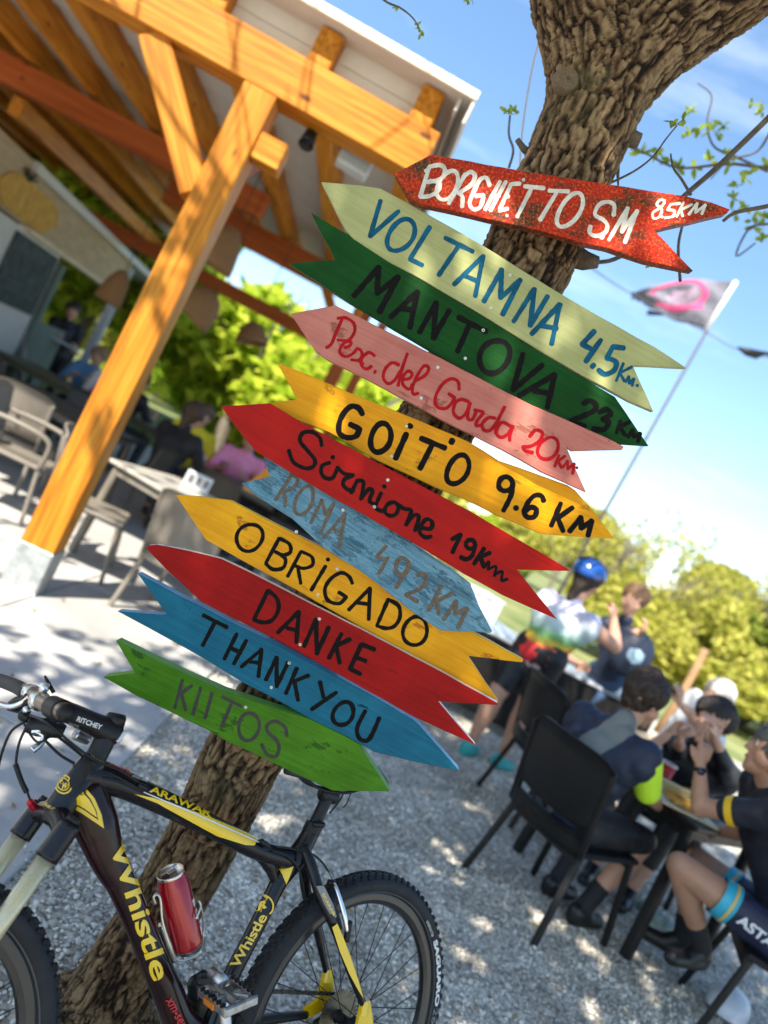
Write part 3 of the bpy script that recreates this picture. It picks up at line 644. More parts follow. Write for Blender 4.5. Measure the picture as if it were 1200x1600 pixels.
# ================================================================= ARROW SIGNS
def paintmat(name, c, c2, wear=(.05, .03, .02), wearpos=.72, streak=70, mottled=False, lines=0.0, rough=.42, edge=False):
    m = bpy.data.materials.new(name); m.use_nodes = True; nt = m.node_tree; L = nt.links.new; b = nt.nodes['Principled BSDF']; b.inputs['Roughness'].default_value = rough; b.inputs['Specular IOR Level'].default_value = .12
    t = nt.nodes.new('ShaderNodeTexCoord'); mp = nt.nodes.new('ShaderNodeMapping'); mp.inputs['Scale'].default_value = (2.2, 4, streak); L(t.outputs['Object'], mp.inputs[0])
    n = nt.nodes.new('ShaderNodeTexNoise'); n.inputs['Scale'].default_value = 2.2; n.inputs['Detail'].default_value = 8; n.inputs['Roughness'].default_value = .65; n.inputs['Distortion'].default_value = .5; L(mp.outputs[0], n.inputs[0])
    n2 = nt.nodes.new('ShaderNodeTexNoise'); n2.inputs['Scale'].default_value = 9; n2.inputs['Detail'].default_value = 5; L(t.outputs['Object'], n2.inputs[0])
    a = nt.nodes.new('ShaderNodeMath'); a.operation = 'ADD'; L(n.outputs[0], a.inputs[0]); L(n2.outputs[0], a.inputs[1])
    r = nt.nodes.new('ShaderNodeValToRGB'); r.color_ramp.elements[0].position = .36 * 2 / 2; r.color_ramp.elements[1].position = .66
    h = nt.nodes.new('ShaderNodeMath'); h.operation = 'MULTIPLY'; h.inputs[1].default_value = .5; L(a.outputs[0], h.inputs[0]); L(h.outputs[0], r.inputs[0])
    r.color_ramp.elements[0].color = (*c, 1); r.color_ramp.elements[1].color = (*c2, 1)
    last = r.outputs[0]
    n3 = nt.nodes.new('ShaderNodeTexNoise'); n3.inputs['Scale'].default_value = 14 if not mottled else 17; n3.inputs['Detail'].default_value = 9; n3.inputs['Roughness'].default_value = .75
    mp3 = nt.nodes.new('ShaderNodeMapping'); mp3.inputs['Scale'].default_value = (.7, 1, 1.6) if not mottled else (.6, 1, 1); L(t.outputs['Object'], mp3.inputs[0]); L(mp3.outputs[0], n3.inputs[0])
    r3 = nt.nodes.new('ShaderNodeValToRGB'); wearpos -= (0 if mottled else .075); r3.color_ramp.elements[0].position = wearpos; r3.color_ramp.elements[1].position = wearpos + (.03 if not mottled else .10); L(n3.outputs[0], r3.inputs[0])
    mx = nt.nodes.new('ShaderNodeMixRGB'); mx.inputs[2].default_value = (*wear, 1); L(r3.outputs[0], mx.inputs[0]); L(last, mx.inputs[1]); last = mx.outputs[0]
    if mottled:
        n4 = nt.nodes.new('ShaderNodeTexNoise'); n4.inputs['Scale'].default_value = 190; n4.inputs['Detail'].default_value = 3; L(t.outputs['Object'], n4.inputs[0])
        r4 = nt.nodes.new('ShaderNodeValToRGB'); r4.color_ramp.elements[0].position = .54; r4.color_ramp.elements[1].position = .62; L(n4.outputs[0], r4.inputs[0])
        m4 = nt.nodes.new('ShaderNodeMixRGB'); m4.inputs[2].default_value = (.62, .12, .015, 1); f4 = nt.nodes.new('ShaderNodeMath'); f4.operation = 'MULTIPLY'; f4.inputs[1].default_value = .6; L(r4.outputs[0], f4.inputs[0]); L(f4.outputs[0], m4.inputs[0]); L(last, m4.inputs[1]); last = m4.outputs[0]
        r5 = nt.nodes.new('ShaderNodeValToRGB'); r5.color_ramp.elements[0].position = .36; r5.color_ramp.elements[0].color = (1, 1, 1, 1); r5.color_ramp.elements[1].position = .42; r5.color_ramp.elements[1].color = (0, 0, 0, 1); L(n4.outputs[0], r5.inputs[0])
        m5 = nt.nodes.new('ShaderNodeMixRGB'); m5.inputs[2].default_value = (.035, .012, .008, 1); f5 = nt.nodes.new('ShaderNodeMath'); f5.operation = 'MULTIPLY'; f5.inputs[1].default_value = .6; L(r5.outputs[0], f5.inputs[0]); L(f5.outputs[0], m5.inputs[0]); L(last, m5.inputs[1]); last = m5.outputs[0]
    if lines > 0:      # scratches that let the primer show
        mpl = nt.nodes.new('ShaderNodeMapping'); mpl.inputs['Scale'].default_value = (1.2, 1, 34); mpl.inputs['Rotation'].default_value = (0, .07, 0); L(t.outputs['Object'], mpl.inputs[0])
        nl = nt.nodes.new('ShaderNodeTexNoise'); nl.inputs['Scale'].default_value = 3.0; nl.inputs['Detail'].default_value = 9; nl.inputs['Roughness'].default_value = .8; nl.inputs['Distortion'].default_value = 1.2; L(mpl.outputs[0], nl.inputs[0])
        rl = nt.nodes.new('ShaderNodeValToRGB'); e = rl.color_ramp.elements; e[0].position = .47; e[0].color = (0, 0, 0, 1); e[1].position = .53; e[1].color = (0, 0, 0, 1); x = e.new(.5); x.color = (1, 1, 1, 1); L(nl.outputs[0], rl.inputs[0])
        fl = nt.nodes.new('ShaderNodeMath'); fl.operation = 'MULTIPLY'; fl.inputs[1].default_value = lines; L(rl.outputs[0], fl.inputs[0])
        ml = nt.nodes.new('ShaderNodeMixRGB'); ml.inputs[2].default_value = (.38, .52, .60, 1); L(fl.outputs[0], ml.inputs[0]); L(last, ml.inputs[1]); last = ml.outputs[0]
    L(last, b.inputs['Base Color'])
    bp = nt.nodes.new('ShaderNodeBump'); bp.inputs['Strength'].default_value = .35; bp.inputs['Distance'].default_value = .0015; L(n.outputs[0], bp.inputs['Height'])
    bp2 = nt.nodes.new('ShaderNodeBump'); bp2.inputs['Strength'].default_value = .5; bp2.inputs['Distance'].default_value = .002; L(r3.outputs[0], bp2.inputs['Height']); bp2.invert = True; L(bp.outputs[0], bp2.inputs['Normal']); L(bp2.outputs[0], b.inputs['Normal'])
    return m
def Z(x0, y0, s, pts): return [(x0 + a * s, y0 + b_ * s) for a, b_ in pts]
ink = {
 'black': mat('black_lettering', (.006, .005, .005), .6, var=.3, vscale=60, bump=.12, bscale=300, spec=.08),
 'white': mat('white_lettering', (.55, .52, .45), .6, var=.22, vscale=45, bump=.15, bscale=200),
 'teal': mat('teal_lettering', (.003, .075, .135), .5, var=.35, vscale=30, bump=.12, bscale=200, spec=.12),
 'red': mat('red_lettering', (.34, .004, .008), .5, var=.2, vscale=40, spec=.1),
 'brown': mat('faded_lettering', (.075, .058, .042), .8, col2=(.15, .115, .08), vscale=120, bump=.2, bscale=300)}
screwm = mat('screw_zinc', (.55, .53, .48), .4, .7, var=.2, vscale=300)
rs = random.Random(3)
def arrow_sign(label, poly, y, th, pm_, em_, inkm, blocks, screws, dirpts, yaw=0):
    a, b_ = W(*dirpts[0], y), W(*dirpts[1], y); x = (b_ - a).normalized(); yv = Vector((0, 1, 0)); z = x.cross(yv)
    R = Matrix((x, yv, z)).transposed().to_4x4(); R.translation = (a + b_) / 2
    t = thing('arrow_sign', label, 'arrow sign', group='painted arrow signs nailed up the tree trunk', mat=R)
    Ri = R.inverted()
    def loc(px, py, dy=0.0):
        p = W(px, py, y); return Ri @ Vector((p.x, p.y + dy, p.z))
    # outline, with the slight waver of hand sawing, front edge softened
    P = []; n = len(poly)
    for i in range(n):
        p, q = Vector(poly[i]), Vector(poly[(i + 1) % n]); k = max(1, int((q - p).length / 26))
        for j in range(k):
            c = p.lerp(q, j / k)
            if j: c += Vector((rs.uniform(-.5, .5), rs.uniform(-.5, .5)))
            P.append(c)
    ctr = [loc(*p) for p in P]; m = len(ctr)
    def inset(pts, d):
        out = []
        A = sum(pts[i].x * pts[(i + 1) % m].z - pts[(i + 1) % m].x * pts[i].z for i in range(m)); sg = 1 if A > 0 else -1
        for i in range(m):
            e1 = (pts[i] - pts[i - 1]).normalized(); e2 = (pts[(i + 1) % m] - pts[i]).normalized()
            n1 = Vector((-e1.z, 0, e1.x)) * sg; n2 = Vector((-e2.z, 0, e2.x)) * sg; nn = (n1 + n2); 
            nn = nn.normalized() if nn.length > .2 else n1
            out.append(pts[i] + nn * d)
        return out
    front = inset(ctr, .0012); v = [p for p in front] + [p + Vector((0, .0014, 0)) for p in ctr] + [p + Vector((0, th, 0)) for p in ctr]
    f = [tuple(range(m)), tuple(range(3 * m - 1, 2 * m - 1, -1))]; mi = [0, 0]
    for k in range(2):
        for i in range(m):
            j = (i + 1) % m; f.append((k * m + i, k * m + m + i, k * m + m + j, k * m + j)); mi.append(1 if k else 0)
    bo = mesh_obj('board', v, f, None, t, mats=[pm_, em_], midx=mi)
    cnt = [0]
    lv, lf = [], []
    def piece(pts):
        d = -(0.0003 + .000012 * cnt[0]); cnt[0] += 1; k = len(lv)
        q = [loc(px, py, d) for px, py in pts]; lv.extend(q); lf.append(tuple(range(k, k + len(q))))
    def strip(cl, w):
        d0 = -(0.0003 + .000012 * cnt[0]); cnt[0] += 1
        n_ = len(cl); k = len(lv); ws = [w / 2 * (1 + .22 * noise.noise(Vector((p.x * .11, p.y * .11, cnt[0] * 3.1)))) + rs.uniform(-.22, .22) for p in cl]
        Lr = []
        for i in range(n_):
            tn = (cl[min(i + 1, n_ - 1)] - cl[max(i - 1, 0)]).normalized(); nn = Vector((-tn.y, tn.x))
            Lr.append((cl[i] + nn * ws[i], cl[i] - nn * ws[i]))
        for i, (p, q) in enumerate(Lr):
            dd = d0 - .000008 * i / n_ * 4
            lv.append(loc(p.x, p.y, dd)); lv.append(loc(q.x, q.y, dd))
        for i in range(n_ - 1): lf.append((k + 2 * i, k + 2 * i + 1, k + 2 * i + 3, k + 2 * i + 2))
        for (i, s_) in ((0, -1), (n_ - 1, 1)):      # round brush ends
            tn = (cl[min(i + 1, n_ - 1)] - cl[max(i - 1, 0)]).normalized() * s_; nn = Vector((-tn.y, tn.x)); kk = len(lv); arc = []
            dd = d0 - .000008 * i / n_ * 4
            for a_ in range(7):
                g_ = math.pi * a_ / 6; pp = cl[i] + nn * math.cos(g_) * ws[i] + tn * math.sin(g_) * ws[i] * .75; arc.append(loc(pp.x, pp.y, dd))
            lv.extend(arc); lf.append(tuple(range(kk, kk + 7)))
    for (x0, y0, s_, w, strokes) in blocks:
        for st in strokes:
            kind = st[0]; pts = [Vector(p) for p in Z(x0, y0, s_, st[1:])] if kind != 'o' else None
            if kind == 'l':
                for i in range(len(pts) - 1):
                    a_, b2 = pts[i], pts[i + 1]; k = max(2, int((b2 - a_).length / 5)); strip([a_.lerp(b2, j / k) for j in range(k + 1)], w * s_)
            elif kind == 'c': strip(bez([Vector((p.x, p.y, 0)) for p in pts], 6), w * s_) if False else strip([Vector((q.x, q.y)) for q in bez([Vector((p.x, p.y, 0)) for p in pts], 6)], w * s_)
            elif kind == 'd':
                c = pts[0]; rr = w * s_ * .58; piece([(c.x + rr * math.cos(a_ * .7), c.y + rr * math.sin(a_ * .7)) for a_ in range(9)])
            elif kind == 'o':
                (cx, cy), (ax, ay), (bx, by) = st[1], st[2], st[3]; ph0 = rs.uniform(0, 6.28); q = []
                for k in range(31):
                    a_ = ph0 + 2 * math.pi * k / 30; wob = 1 + .025 * math.sin(3 * a_ + cnt[0])
                    q.append(Vector((x0 + (cx + (ax * math.sin(a_) + bx * math.cos(a_)) * wob) * s_, y0 + (cy + (ay * math.sin(a_) + by * math.cos(a_)) * wob) * s_)))
                strip(q, w * s_)
    lo_ = mesh_obj('lettering', lv, lf, inkm, t)
    for (sx, sy) in screws:
        c = loc(sx, sy, 0); mb = MB(); Rm = Matrix.Translation(c) @ Matrix.Rotation(math.radians(90), 4, 'X')
        mb.lathe([(.0036, -.003), (.0036, .0008), (.0030, .0013), (.0016, .0011), (.0010, .0002)], 14, Rm); mb.build('screw', screwm, t, False)
    return t

RED = ((.26, .003, .002), (.42, .008, .005)); YEL = ((.54, .20, .003), (.78, .36, .008))
bare = paintmat('sawn_edge_pale', (.78, .62, .60), (.9, .8, .76), wearpos=.68, wear=(.5, .3, .3))
arrow_sign('mottled red arrow lettered BORGHETTO S.M 8.5 KM in white, topmost of the stack',
 [(617, 271), (674, 241), (817, 267), (850, 272), (946, 287), (1070, 306), (1112, 316), (1141, 327), (1136, 333), (1023, 360), (1083, 423), (1009, 408), (950, 388), (897, 376), (847, 361), (765, 343), (702, 328), (655, 318), (640, 310)],
 1.612, .026, paintmat('mottled_red_paint', (.30, .016, .008), (.50, .030, .010), wear=(.07, .035, .018), wearpos=.50, mottled=True), paintmat('dark_red_edge', (.09, .012, .01), (.2, .03, .02), mottled=True, wearpos=.5), ink['white'],
 [(610, 230, .25, 26, [('l', (242, 125), (187, 308)), ('c', (245, 122), (310, 112), (340, 140), (320, 195), (250, 218), (225, 215)), ('c', (245, 212), (305, 220), (300, 270), (245, 305), (185, 310)),
   ('o', (357, 240), (42, -88), (52, 22)), ('l', (468, 168), (365, 352)), ('c', (455, 185), (500, 155), (528, 180), (505, 235), (430, 285)), ('c', (425, 285), (450, 310), (448, 372)),
   ('c', (620, 240), (600, 192), (560, 205), (520, 280), (495, 350), (520, 388), (560, 375), (578, 325), (582, 300)), ('l', (580, 300), (535, 305)),
   ('l', (685, 215), (592, 390)), ('l', (722, 215), (625, 395)), ('l', (640, 300), (680, 305)), ('l', (755, 230), (685, 385)), ('l', (755, 230), (808, 228)), ('l', (720, 310), (738, 308)), ('l', (680, 398), (732, 385)),
   ('l', (838, 245), (958, 256)), ('l', (880, 262), (792, 435)), ('l', (992, 272), (1112, 277)), ('l', (1035, 290), (935, 455)), ('d', (225, 148))]),
  (850, 250, .25, 26, [('o', (163, 313), (46, -106), (68, -2)), ('c', (435, 345), (438, 285), (400, 262), (345, 280), (318, 340), (370, 375), (395, 410), (380, 455), (325, 475), (285, 455), (290, 415)), ('l', (370, 460), (360, 486)),
   ('l', (405, 500), (522, 300), (485, 450), (582, 318), (505, 515))]),
  (850, 250, .25, 17, [('c', (755, 255), (725, 250), (705, 280), (735, 310), (720, 355), (685, 365), (680, 330), (725, 300), (752, 268)), ('d', (737, 356)), ('l', (850, 272), (790, 278), (772, 312)), ('c', (772, 312), (812, 318), (805, 352), (755, 362)),
   ('l', (872, 265), (828, 355)), ('l', (925, 278), (855, 312), (866, 352)), ('l', (905, 340), (958, 270), (945, 330), (1008, 282), (985, 338))])],
 [(818, 281), (792, 337)], ((640, 285), (1060, 345)))
arrow_sign('pale sage green arrow lettered VOLTAMNA 4.5 Km in teal, second from the top',
 [(502, 284), (561, 289), (594, 294), (650, 324), (752, 382), (863, 451), (938, 495), (1023, 542), (1073, 575), (989, 571), (1021, 643), (984, 627), (910, 587), (850, 552), (740, 484), (675, 446), (607, 409), (552, 373), (541, 361)],
 1.640, .020, paintmat('sage_paint', (.27, .28, .11), (.40, .40, .18), wearpos=.76), paintmat('sage_edge', (.34, .36, .20), (.44, .46, .28)), ink['teal'],
 [(500, 270, .25, 30, [('l', (378, 175), (313, 398), (492, 240)), ('o', (507, 390), (46, -98), (74, 16)), ('l', (685, 340), (562, 540), (640, 578)), ('l', (782, 407), (955, 492)), ('l', (868, 455), (742, 640)), ('l', (838, 698), (1020, 520), (970, 772)), ('l', (908, 645), (985, 678))]),
  (740, 400, .2833, 29, [('l', (57, 250), (155, 75), (148, 232), (258, 132), (160, 322)), ('l', (220, 362), (335, 182), (312, 385), (408, 222)), ('l', (320, 430), (475, 268), (430, 486)), ('l', (375, 385), (458, 400)),
   ('l', (665, 415), (598, 488), (668, 522)), ('l', (703, 462), (618, 582)), ('l', (664, 600), (652, 612)), ('l', (828, 508), (768, 500), (735, 562)), ('c', (735, 562), (785, 585), (775, 630), (725, 652), (688, 628))]),
  (740, 400, .2833, 17, [('l', (826, 592), (787, 688)), ('l', (872, 612), (806, 645), (832, 690)), ('l', (838, 695), (856, 665), (858, 702), (884, 678), (874, 715)), ('d', (902, 714))])],
 [(797, 430), (767, 481)], ((520, 310), (1010, 600)))
arrow_sign('dark green arrow lettered MANTOVA 23 Km in black, above the pink arrow',
 [(486, 332), (565, 380), (635, 424), (710, 467), (815, 533), (881, 573), (961, 620), (1014, 697), (967, 694), (900, 682), (700, 565), (637, 527), (545, 472), (452, 411), (524, 406)],
 1.642, .020, paintmat('dark_green_paint', (.002, .030, .003), (.005, .065, .008), wear=(.05, .12, .04), wearpos=.76, rough=.55), paintmat('dark_green_edge', (.008, .05, .01), (.015, .09, .02)), ink['black'],
 [(450, 330, .25, 36, [('l', (412, 530), (567, 350), (556, 515), (690, 410), (572, 628)), ('l', (642, 662), (808, 503), (762, 728)), ('l', (715, 610), (785, 618)), ('l', (822, 758), (925, 570), (908, 795), (1008, 620))]),
  (700, 490, .2667, 33, [('l', (62, 22), (222, 105)), ('l', (125, 65), (56, 222)), ('o', (272, 252), (30, -95), (84, 14)), ('l', (440, 235), (380, 448), (552, 302)), ('l', (418, 480), (625, 358), (582, 550)), ('l', (505, 452), (595, 468)),
   ('c', (792, 528), (830, 510), (865, 535), (845, 575), (720, 628)), ('l', (722, 630), (800, 662)), ('c', (885, 578), (930, 562), (952, 592), (905, 618)), ('c', (905, 618), (940, 640), (912, 680), (852, 675))]),
  (700, 490, .2667, 24, [('l', (1010, 628), (986, 700)), ('l', (1062, 635), (1005, 664), (1038, 712)), ('l', (1055, 722), (1082, 682), (1088, 722), (1125, 702), (1112, 752))])],
 [(755, 516), (727, 560)], ((505, 370), (990, 660)))
arrow_sign('salmon pink arrow lettered Pesc. del Garda 20 km in red script',
 [(454, 490), (524, 477), (612, 521), (688, 559), (748, 590), (831, 633), (892, 659), (953, 686), (975, 698), (972, 703), (895, 705), (885, 698), (916, 769), (847, 738), (785, 703), (688, 655), (628, 622), (576, 594), (511, 562), (493, 549)],
 1.618, .020, paintmat('salmon_paint', (.36, .105, .085), (.52, .19, .15), wear=(.28, .09, .06), wearpos=.66), paintmat('salmon_edge', (.4, .16, .13), (.5, .25, .2)), ink['red'],
 [(450, 470, .225, 23, [('c', (345, 122), (400, 118), (455, 155), (462, 215), (420, 272), (345, 272)), ('c', (375, 130), (330, 230), (302, 298), (268, 325)),
   ('c', (395, 325), (430, 312), (436, 285), (402, 285), (368, 320), (362, 362), (400, 388), (448, 368), (480, 332)), ('c', (480, 332), (505, 345), (515, 378), (490, 412), (440, 410)),
   ('c', (600, 382), (562, 358), (515, 398), (510, 448), (545, 474), (578, 455)), ('l', (490, 412), (520, 440)), ('l', (607, 488), (601, 500)),
   ('c', (768, 445), (722, 430), (675, 475), (662, 535), (695, 575), (740, 552), (780, 490)), ('c', (828, 368), (790, 480), (765, 588)),
   ('c', (790, 548), (842, 540), (862, 510), (835, 488), (800, 525), (798, 580), (840, 615), (862, 580)), ('c', (880, 560), (955, 515), (977, 465), (942, 455), (895, 525), (865, 600), (870, 648), (903, 642))]),
  (660, 590, .2667, 21, [('c', (215, 70), (208, 22), (165, 8), (112, 45), (75, 120), (88, 172), (138, 180), (175, 145), (188, 118)), ('l', (188, 118), (155, 95)),
   ('c', (268, 140), (228, 128), (192, 150), (182, 205), (215, 238), (252, 212), (278, 150)), ('c', (278, 150), (265, 232), (292, 245), (318, 192)), ('c', (305, 190), (355, 205), (322, 250), (315, 282), (345, 278)),
   ('c', (425, 238), (388, 235), (352, 268), (358, 305), (395, 310), (432, 268)), ('c', (482, 172), (438, 262), (430, 325)), ('c', (522, 288), (470, 262), (440, 292), (436, 332), (465, 350), (502, 328), (530, 285)), ('c', (530, 285), (512, 340), (512, 368)),
   ('c', (628, 345), (662, 308), (702, 322), (690, 365), (640, 400), (588, 406)), ('c', (588, 406), (602, 428), (645, 440)), ('o', (736, 415), (32, -62), (52, 18))]),
  (660, 590, .2667, 17, [('l', (800, 455), (775, 520)), ('l', (835, 460), (795, 490), (815, 528)), ('l', (822, 525), (850, 488), (850, 535), (890, 505), (880, 562)), ('d', (905, 528))])],
 [(684, 574), (658, 622)], ((475, 515), (930, 735)))
arrow_sign('yellow arrow lettered GOITO 9.6 KM in black, between the pink and the red arrows',
 [(433, 567), (478, 584), (565, 621), (628, 646), (730, 689), (780, 720), (840, 741), (887, 758), (899, 766), (930, 802), (960, 842), (920, 840), (845, 834), (777, 806), (725, 780), (680, 762), (590, 720), (515, 676), (402, 632), (464, 624)],
 1.642, .020, paintmat('yellow_paint', *YEL, wear=(.38, .17, .02), wearpos=.69), paintmat('yellow_edge', (.70, .33, .02), (.86, .45, .04)), ink['black'],
 [(430, 560, .25, 36, [('c', (545, 348), (520, 310), (475, 300), (430, 340), (400, 405), (402, 468), (450, 495), (505, 485), (528, 440)), ('l', (528, 440), (468, 412)), ('o', (660, 497), (22, -90), (60, 10)), ('l', (820, 472), (752, 625)), ('l', (838, 420), (850, 427)),
   ('l', (912, 500), (1062, 560)), ('l', (980, 542), (905, 688)), ('l', (1108, 512), (1100, 526))]),
  (680, 670, .25, 33, [('o', (142, 255), (40, -88), (58, 20)), ('o', (440, 345), (2, -44), (44, 0)), ('c', (485, 345), (472, 420), (426, 512)), ('d', (505, 495)), ('c', (678, 450), (662, 418), (620, 418), (578, 462), (556, 515), (575, 552), (620, 548), (632, 505), (600, 490), (570, 510)),
   ('l', (785, 465), (725, 605)), ('l', (858, 492), (765, 558), (800, 640)), ('l', (840, 640), (912, 552), (912, 622), (978, 575), (955, 668))])],
 [(635, 666), (612, 713)], ((450, 600), (930, 820)))
arrow_sign('red arrow lettered Sirmione 19 Km in black script, over the washed blue arrow',
 [(345, 635), (390, 632), (422, 630), (480, 665), (552, 702), (602, 729), (660, 760), (735, 799), (815, 846), (893, 892), (875, 892), (808, 890), (871, 968), (825, 948), (785, 930), (725, 897), (642, 846), (580, 811), (502, 767), (457, 740), (399, 705), (372, 672)],
 1.596, .020, paintmat('red_paint', *RED, wear=(.16, .02, .01), wearpos=.74), paintmat('red_edge', (.34, .03, .02), (.5, .08, .05)), ink['black'],
 [(340, 620, .25, 26, [('c', (650, 305), (640, 258), (595, 222), (535, 225), (515, 275), (565, 340), (608, 395), (598, 435), (548, 447), (475, 410), (445, 335)), ('c', (700, 412), (655, 430), (648, 475), (675, 508), (720, 505), (752, 440)), ('d', (720, 378)),
   ('c', (750, 440), (790, 480), (850, 490)), ('c', (845, 490), (795, 515), (785, 550), (815, 580), (850, 585)), ('l', (835, 600), (872, 525)), ('c', (872, 525), (912, 535), (895, 640)), ('c', (897, 635), (945, 578), (968, 590), (950, 650), (980, 670)), ('c', (1022, 602), (988, 690), (1032, 715)), ('d', (1042, 560))]),
  (600, 760, .25, 26, [('o', (48, 142), (12, -42), (40, 6)), ('c', (85, 112), (125, 140), (170, 152), (138, 240)), ('c', (140, 235), (185, 182), (218, 190), (195, 275)), ('c', (215, 255), (290, 265), (300, 222), (265, 205), (232, 245), (225, 290), (258, 318), (295, 312))]),
  (600, 760, .25, 29, [('l', (425, 330), (480, 302), (428, 412)), ('o', (540, 362), (4, -28), (28, 4)), ('c', (570, 365), (552, 430), (515, 455), (480, 442)), ('l', (625, 388), (562, 485)), ('l', (662, 415), (602, 440), (625, 505))]),
  (600, 760, .25, 19, [('c', (628, 505), (655, 470), (650, 520)), ('c', (652, 518), (700, 500), (690, 558)), ('c', (692, 552), (738, 532), (735, 588), (770, 578))])],
 [(585, 792), (606, 750)], ((370, 655), (850, 930)))
arrow_sign('washed blue arrow with faded brown lettering ROMA 492 KM and scratched wood',
 [(410, 706), (470, 735), (542, 785), (585, 808), (640, 846), (708, 891), (735, 912), (748, 946), (769, 986), (767, 989), (688, 985), (645, 957), (596, 917), (560, 890), (530, 872), (507, 857), (457, 811), (402, 776), (376, 755), (421, 745)],
 1.620, .020, paintmat('washed_blue_paint', (.035, .13, .20), (.12, .27, .36), wear=(.03, .10, .15), wearpos=.60, lines=.42, streak=26), paintmat('washed_blue_edge', (.12, .3, .42), (.2, .42, .55), lines=.6), ink['brown'],
 [(370, 710, .25, 22, [('l', (348, 120), (242, 285)), ('c', (335, 122), (378, 150), (362, 200), (290, 238)), ('c', (292, 232), (302, 280), (300, 325)), ('o', (420, 290), (32, -90), (50, 10)), ('l', (462, 428), (532, 285), (552, 375), (608, 305), (525, 488)), ('l', (545, 518), (678, 370), (640, 578)), ('l', (592, 462), (660, 490)),
   ('l', (935, 572), (872, 640), (938, 662)), ('l', (945, 645), (888, 745))]),
  (560, 820, .225, 30, [('o', (305, 290), (8, -58), (44, 8)), ('l', (350, 290), (262, 435)), ('c', (412, 350), (452, 342), (472, 380), (440, 435), (330, 488)), ('l', (332, 490), (408, 530)), ('l', (575, 425), (488, 592)), ('l', (652, 475), (545, 530), (558, 620)), ('l', (592, 658), (678, 530), (672, 620), (755, 582), (692, 712))])],
 [(536, 797), (463, 831)], ((400, 740), (740, 960)))
arrow_sign('yellow arrow lettered OBRiGADO in black, under the washed blue arrow',
 [(274, 773), (315, 776), (360, 782), (445, 826), (507, 857), (600, 908), (745, 991), (818, 1031), (816, 1035), (731, 1025), (779, 1096), (721, 1066), (634, 1019), (564, 980), (520, 955), (465, 923), (400, 888), (337, 852), (322, 844)],
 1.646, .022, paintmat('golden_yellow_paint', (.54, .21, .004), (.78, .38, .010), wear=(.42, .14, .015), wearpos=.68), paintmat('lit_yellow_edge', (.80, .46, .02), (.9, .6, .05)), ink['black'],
 [(270, 760, .25, 24, [('o', (480, 320), (10, -84), (82, 0)), ('l', (665, 325), (582, 478)), ('c', (668, 325), (728, 360), (735, 410), (690, 428), (640, 408)), ('c', (645, 410), (702, 450), (690, 508), (625, 518), (582, 482)), ('l', (802, 405), (718, 562)), ('c', (805, 408), (868, 440), (872, 492), (815, 512), (765, 495)), ('l', (782, 510), (800, 606)), ('l', (955, 498), (866, 648)), ('d', (970, 457)),
   ('c', (1122, 605), (1100, 562), (1050, 540), (985, 580), (950, 645), (970, 712), (1040, 732), (1085, 690)), ('l', (1085, 690), (1038, 662))]),
  (520, 890, .2583, 24, [('l', (97, 243), (225, 112), (217, 302)), ('l', (148, 200), (222, 210)), ('l', (335, 180), (267, 338)), ('c', (335, 180), (398, 220), (405, 290), (372, 342), (322, 355), (268, 340)), ('o', (498, 372), (14, -86), (72, 8))])],
 [(497, 929), (527, 889)], ((300, 800), (790, 1060)))
arrow_sign('red arrow lettered DANKE in black with pale sawn edges',
 [(229, 858), (232, 852), (245, 851), (300, 862), (345, 873), (395, 897), (465, 933), (563, 983), (671, 1040), (778, 1099), (777, 1102), (685, 1096), (743, 1164), (648, 1121), (524, 1051), (425, 996), (314, 940), (260, 890)],
 1.622, .021, paintmat('deep_red_paint', (.20, .001, .002), (.34, .005, .004), wear=(.20, .012, .01), wearpos=.72), bare, ink['black'],
 [(220, 840, .25, 28, [('l', (795, 332), (707, 512)), ('c', (797, 332), (850, 380), (860, 450), (822, 515), (765, 530), (708, 515)), ('l', (857, 593), (988, 462), (972, 655)), ('l', (915, 565), (978, 580)), ('l', (1020, 678), (1095, 512), (1100, 725), (1175, 560))]),
  (450, 960, .2833, 26, [('l', (295, 107), (226, 240)), ('l', (342, 137), (265, 175), (285, 268)), ('l', (405, 165), (342, 300)), ('l', (407, 165), (477, 193)), ('l', (378, 237), (428, 257)), ('l', (342, 300), (398, 328))])],
 [(499, 967), (469, 1007)], ((250, 870), (750, 1130)))
arrow_sign('blue arrow lettered THANK YOU in black, below the DANKE arrow',
 [(215, 896), (280, 931), (355, 969), (425, 1003), (480, 1033), (525, 1056), (580, 1086), (647, 1126), (655, 1133), (717, 1204), (637, 1188), (585, 1175), (542, 1151), (482, 1122), (430, 1092), (380, 1067), (320, 1030), (255, 994), (183, 955), (261, 961)],
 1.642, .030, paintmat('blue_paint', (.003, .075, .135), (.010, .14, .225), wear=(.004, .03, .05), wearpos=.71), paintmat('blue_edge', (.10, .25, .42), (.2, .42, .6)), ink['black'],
 [(180, 880, .25, 26, [('l', (552, 326), (698, 400)), ('l', (620, 375), (547, 513)), ('l', (760, 442), (682, 598)), ('l', (820, 482), (742, 628)), ('l', (728, 532), (785, 560)), ('l', (788, 648), (915, 538), (895, 708)), ('l', (842, 615), (905, 625)), ('l', (942, 728), (1010, 588), (1008, 772), (1080, 622))]),
  (430, 1010, .25, 27, [('l', (135, 137), (67, 293)), ('l', (208, 182), (120, 217), (143, 337)), ('l', (280, 223), (302, 318)), ('l', (383, 287), (228, 393)), ('o', (425, 420), (20, -72), (62, 6)), ('c', (563, 403), (512, 510), (530, 578), (588, 578), (650, 448))])],
 [(452, 1036), (424, 1074)], ((225, 930), (690, 1180)))
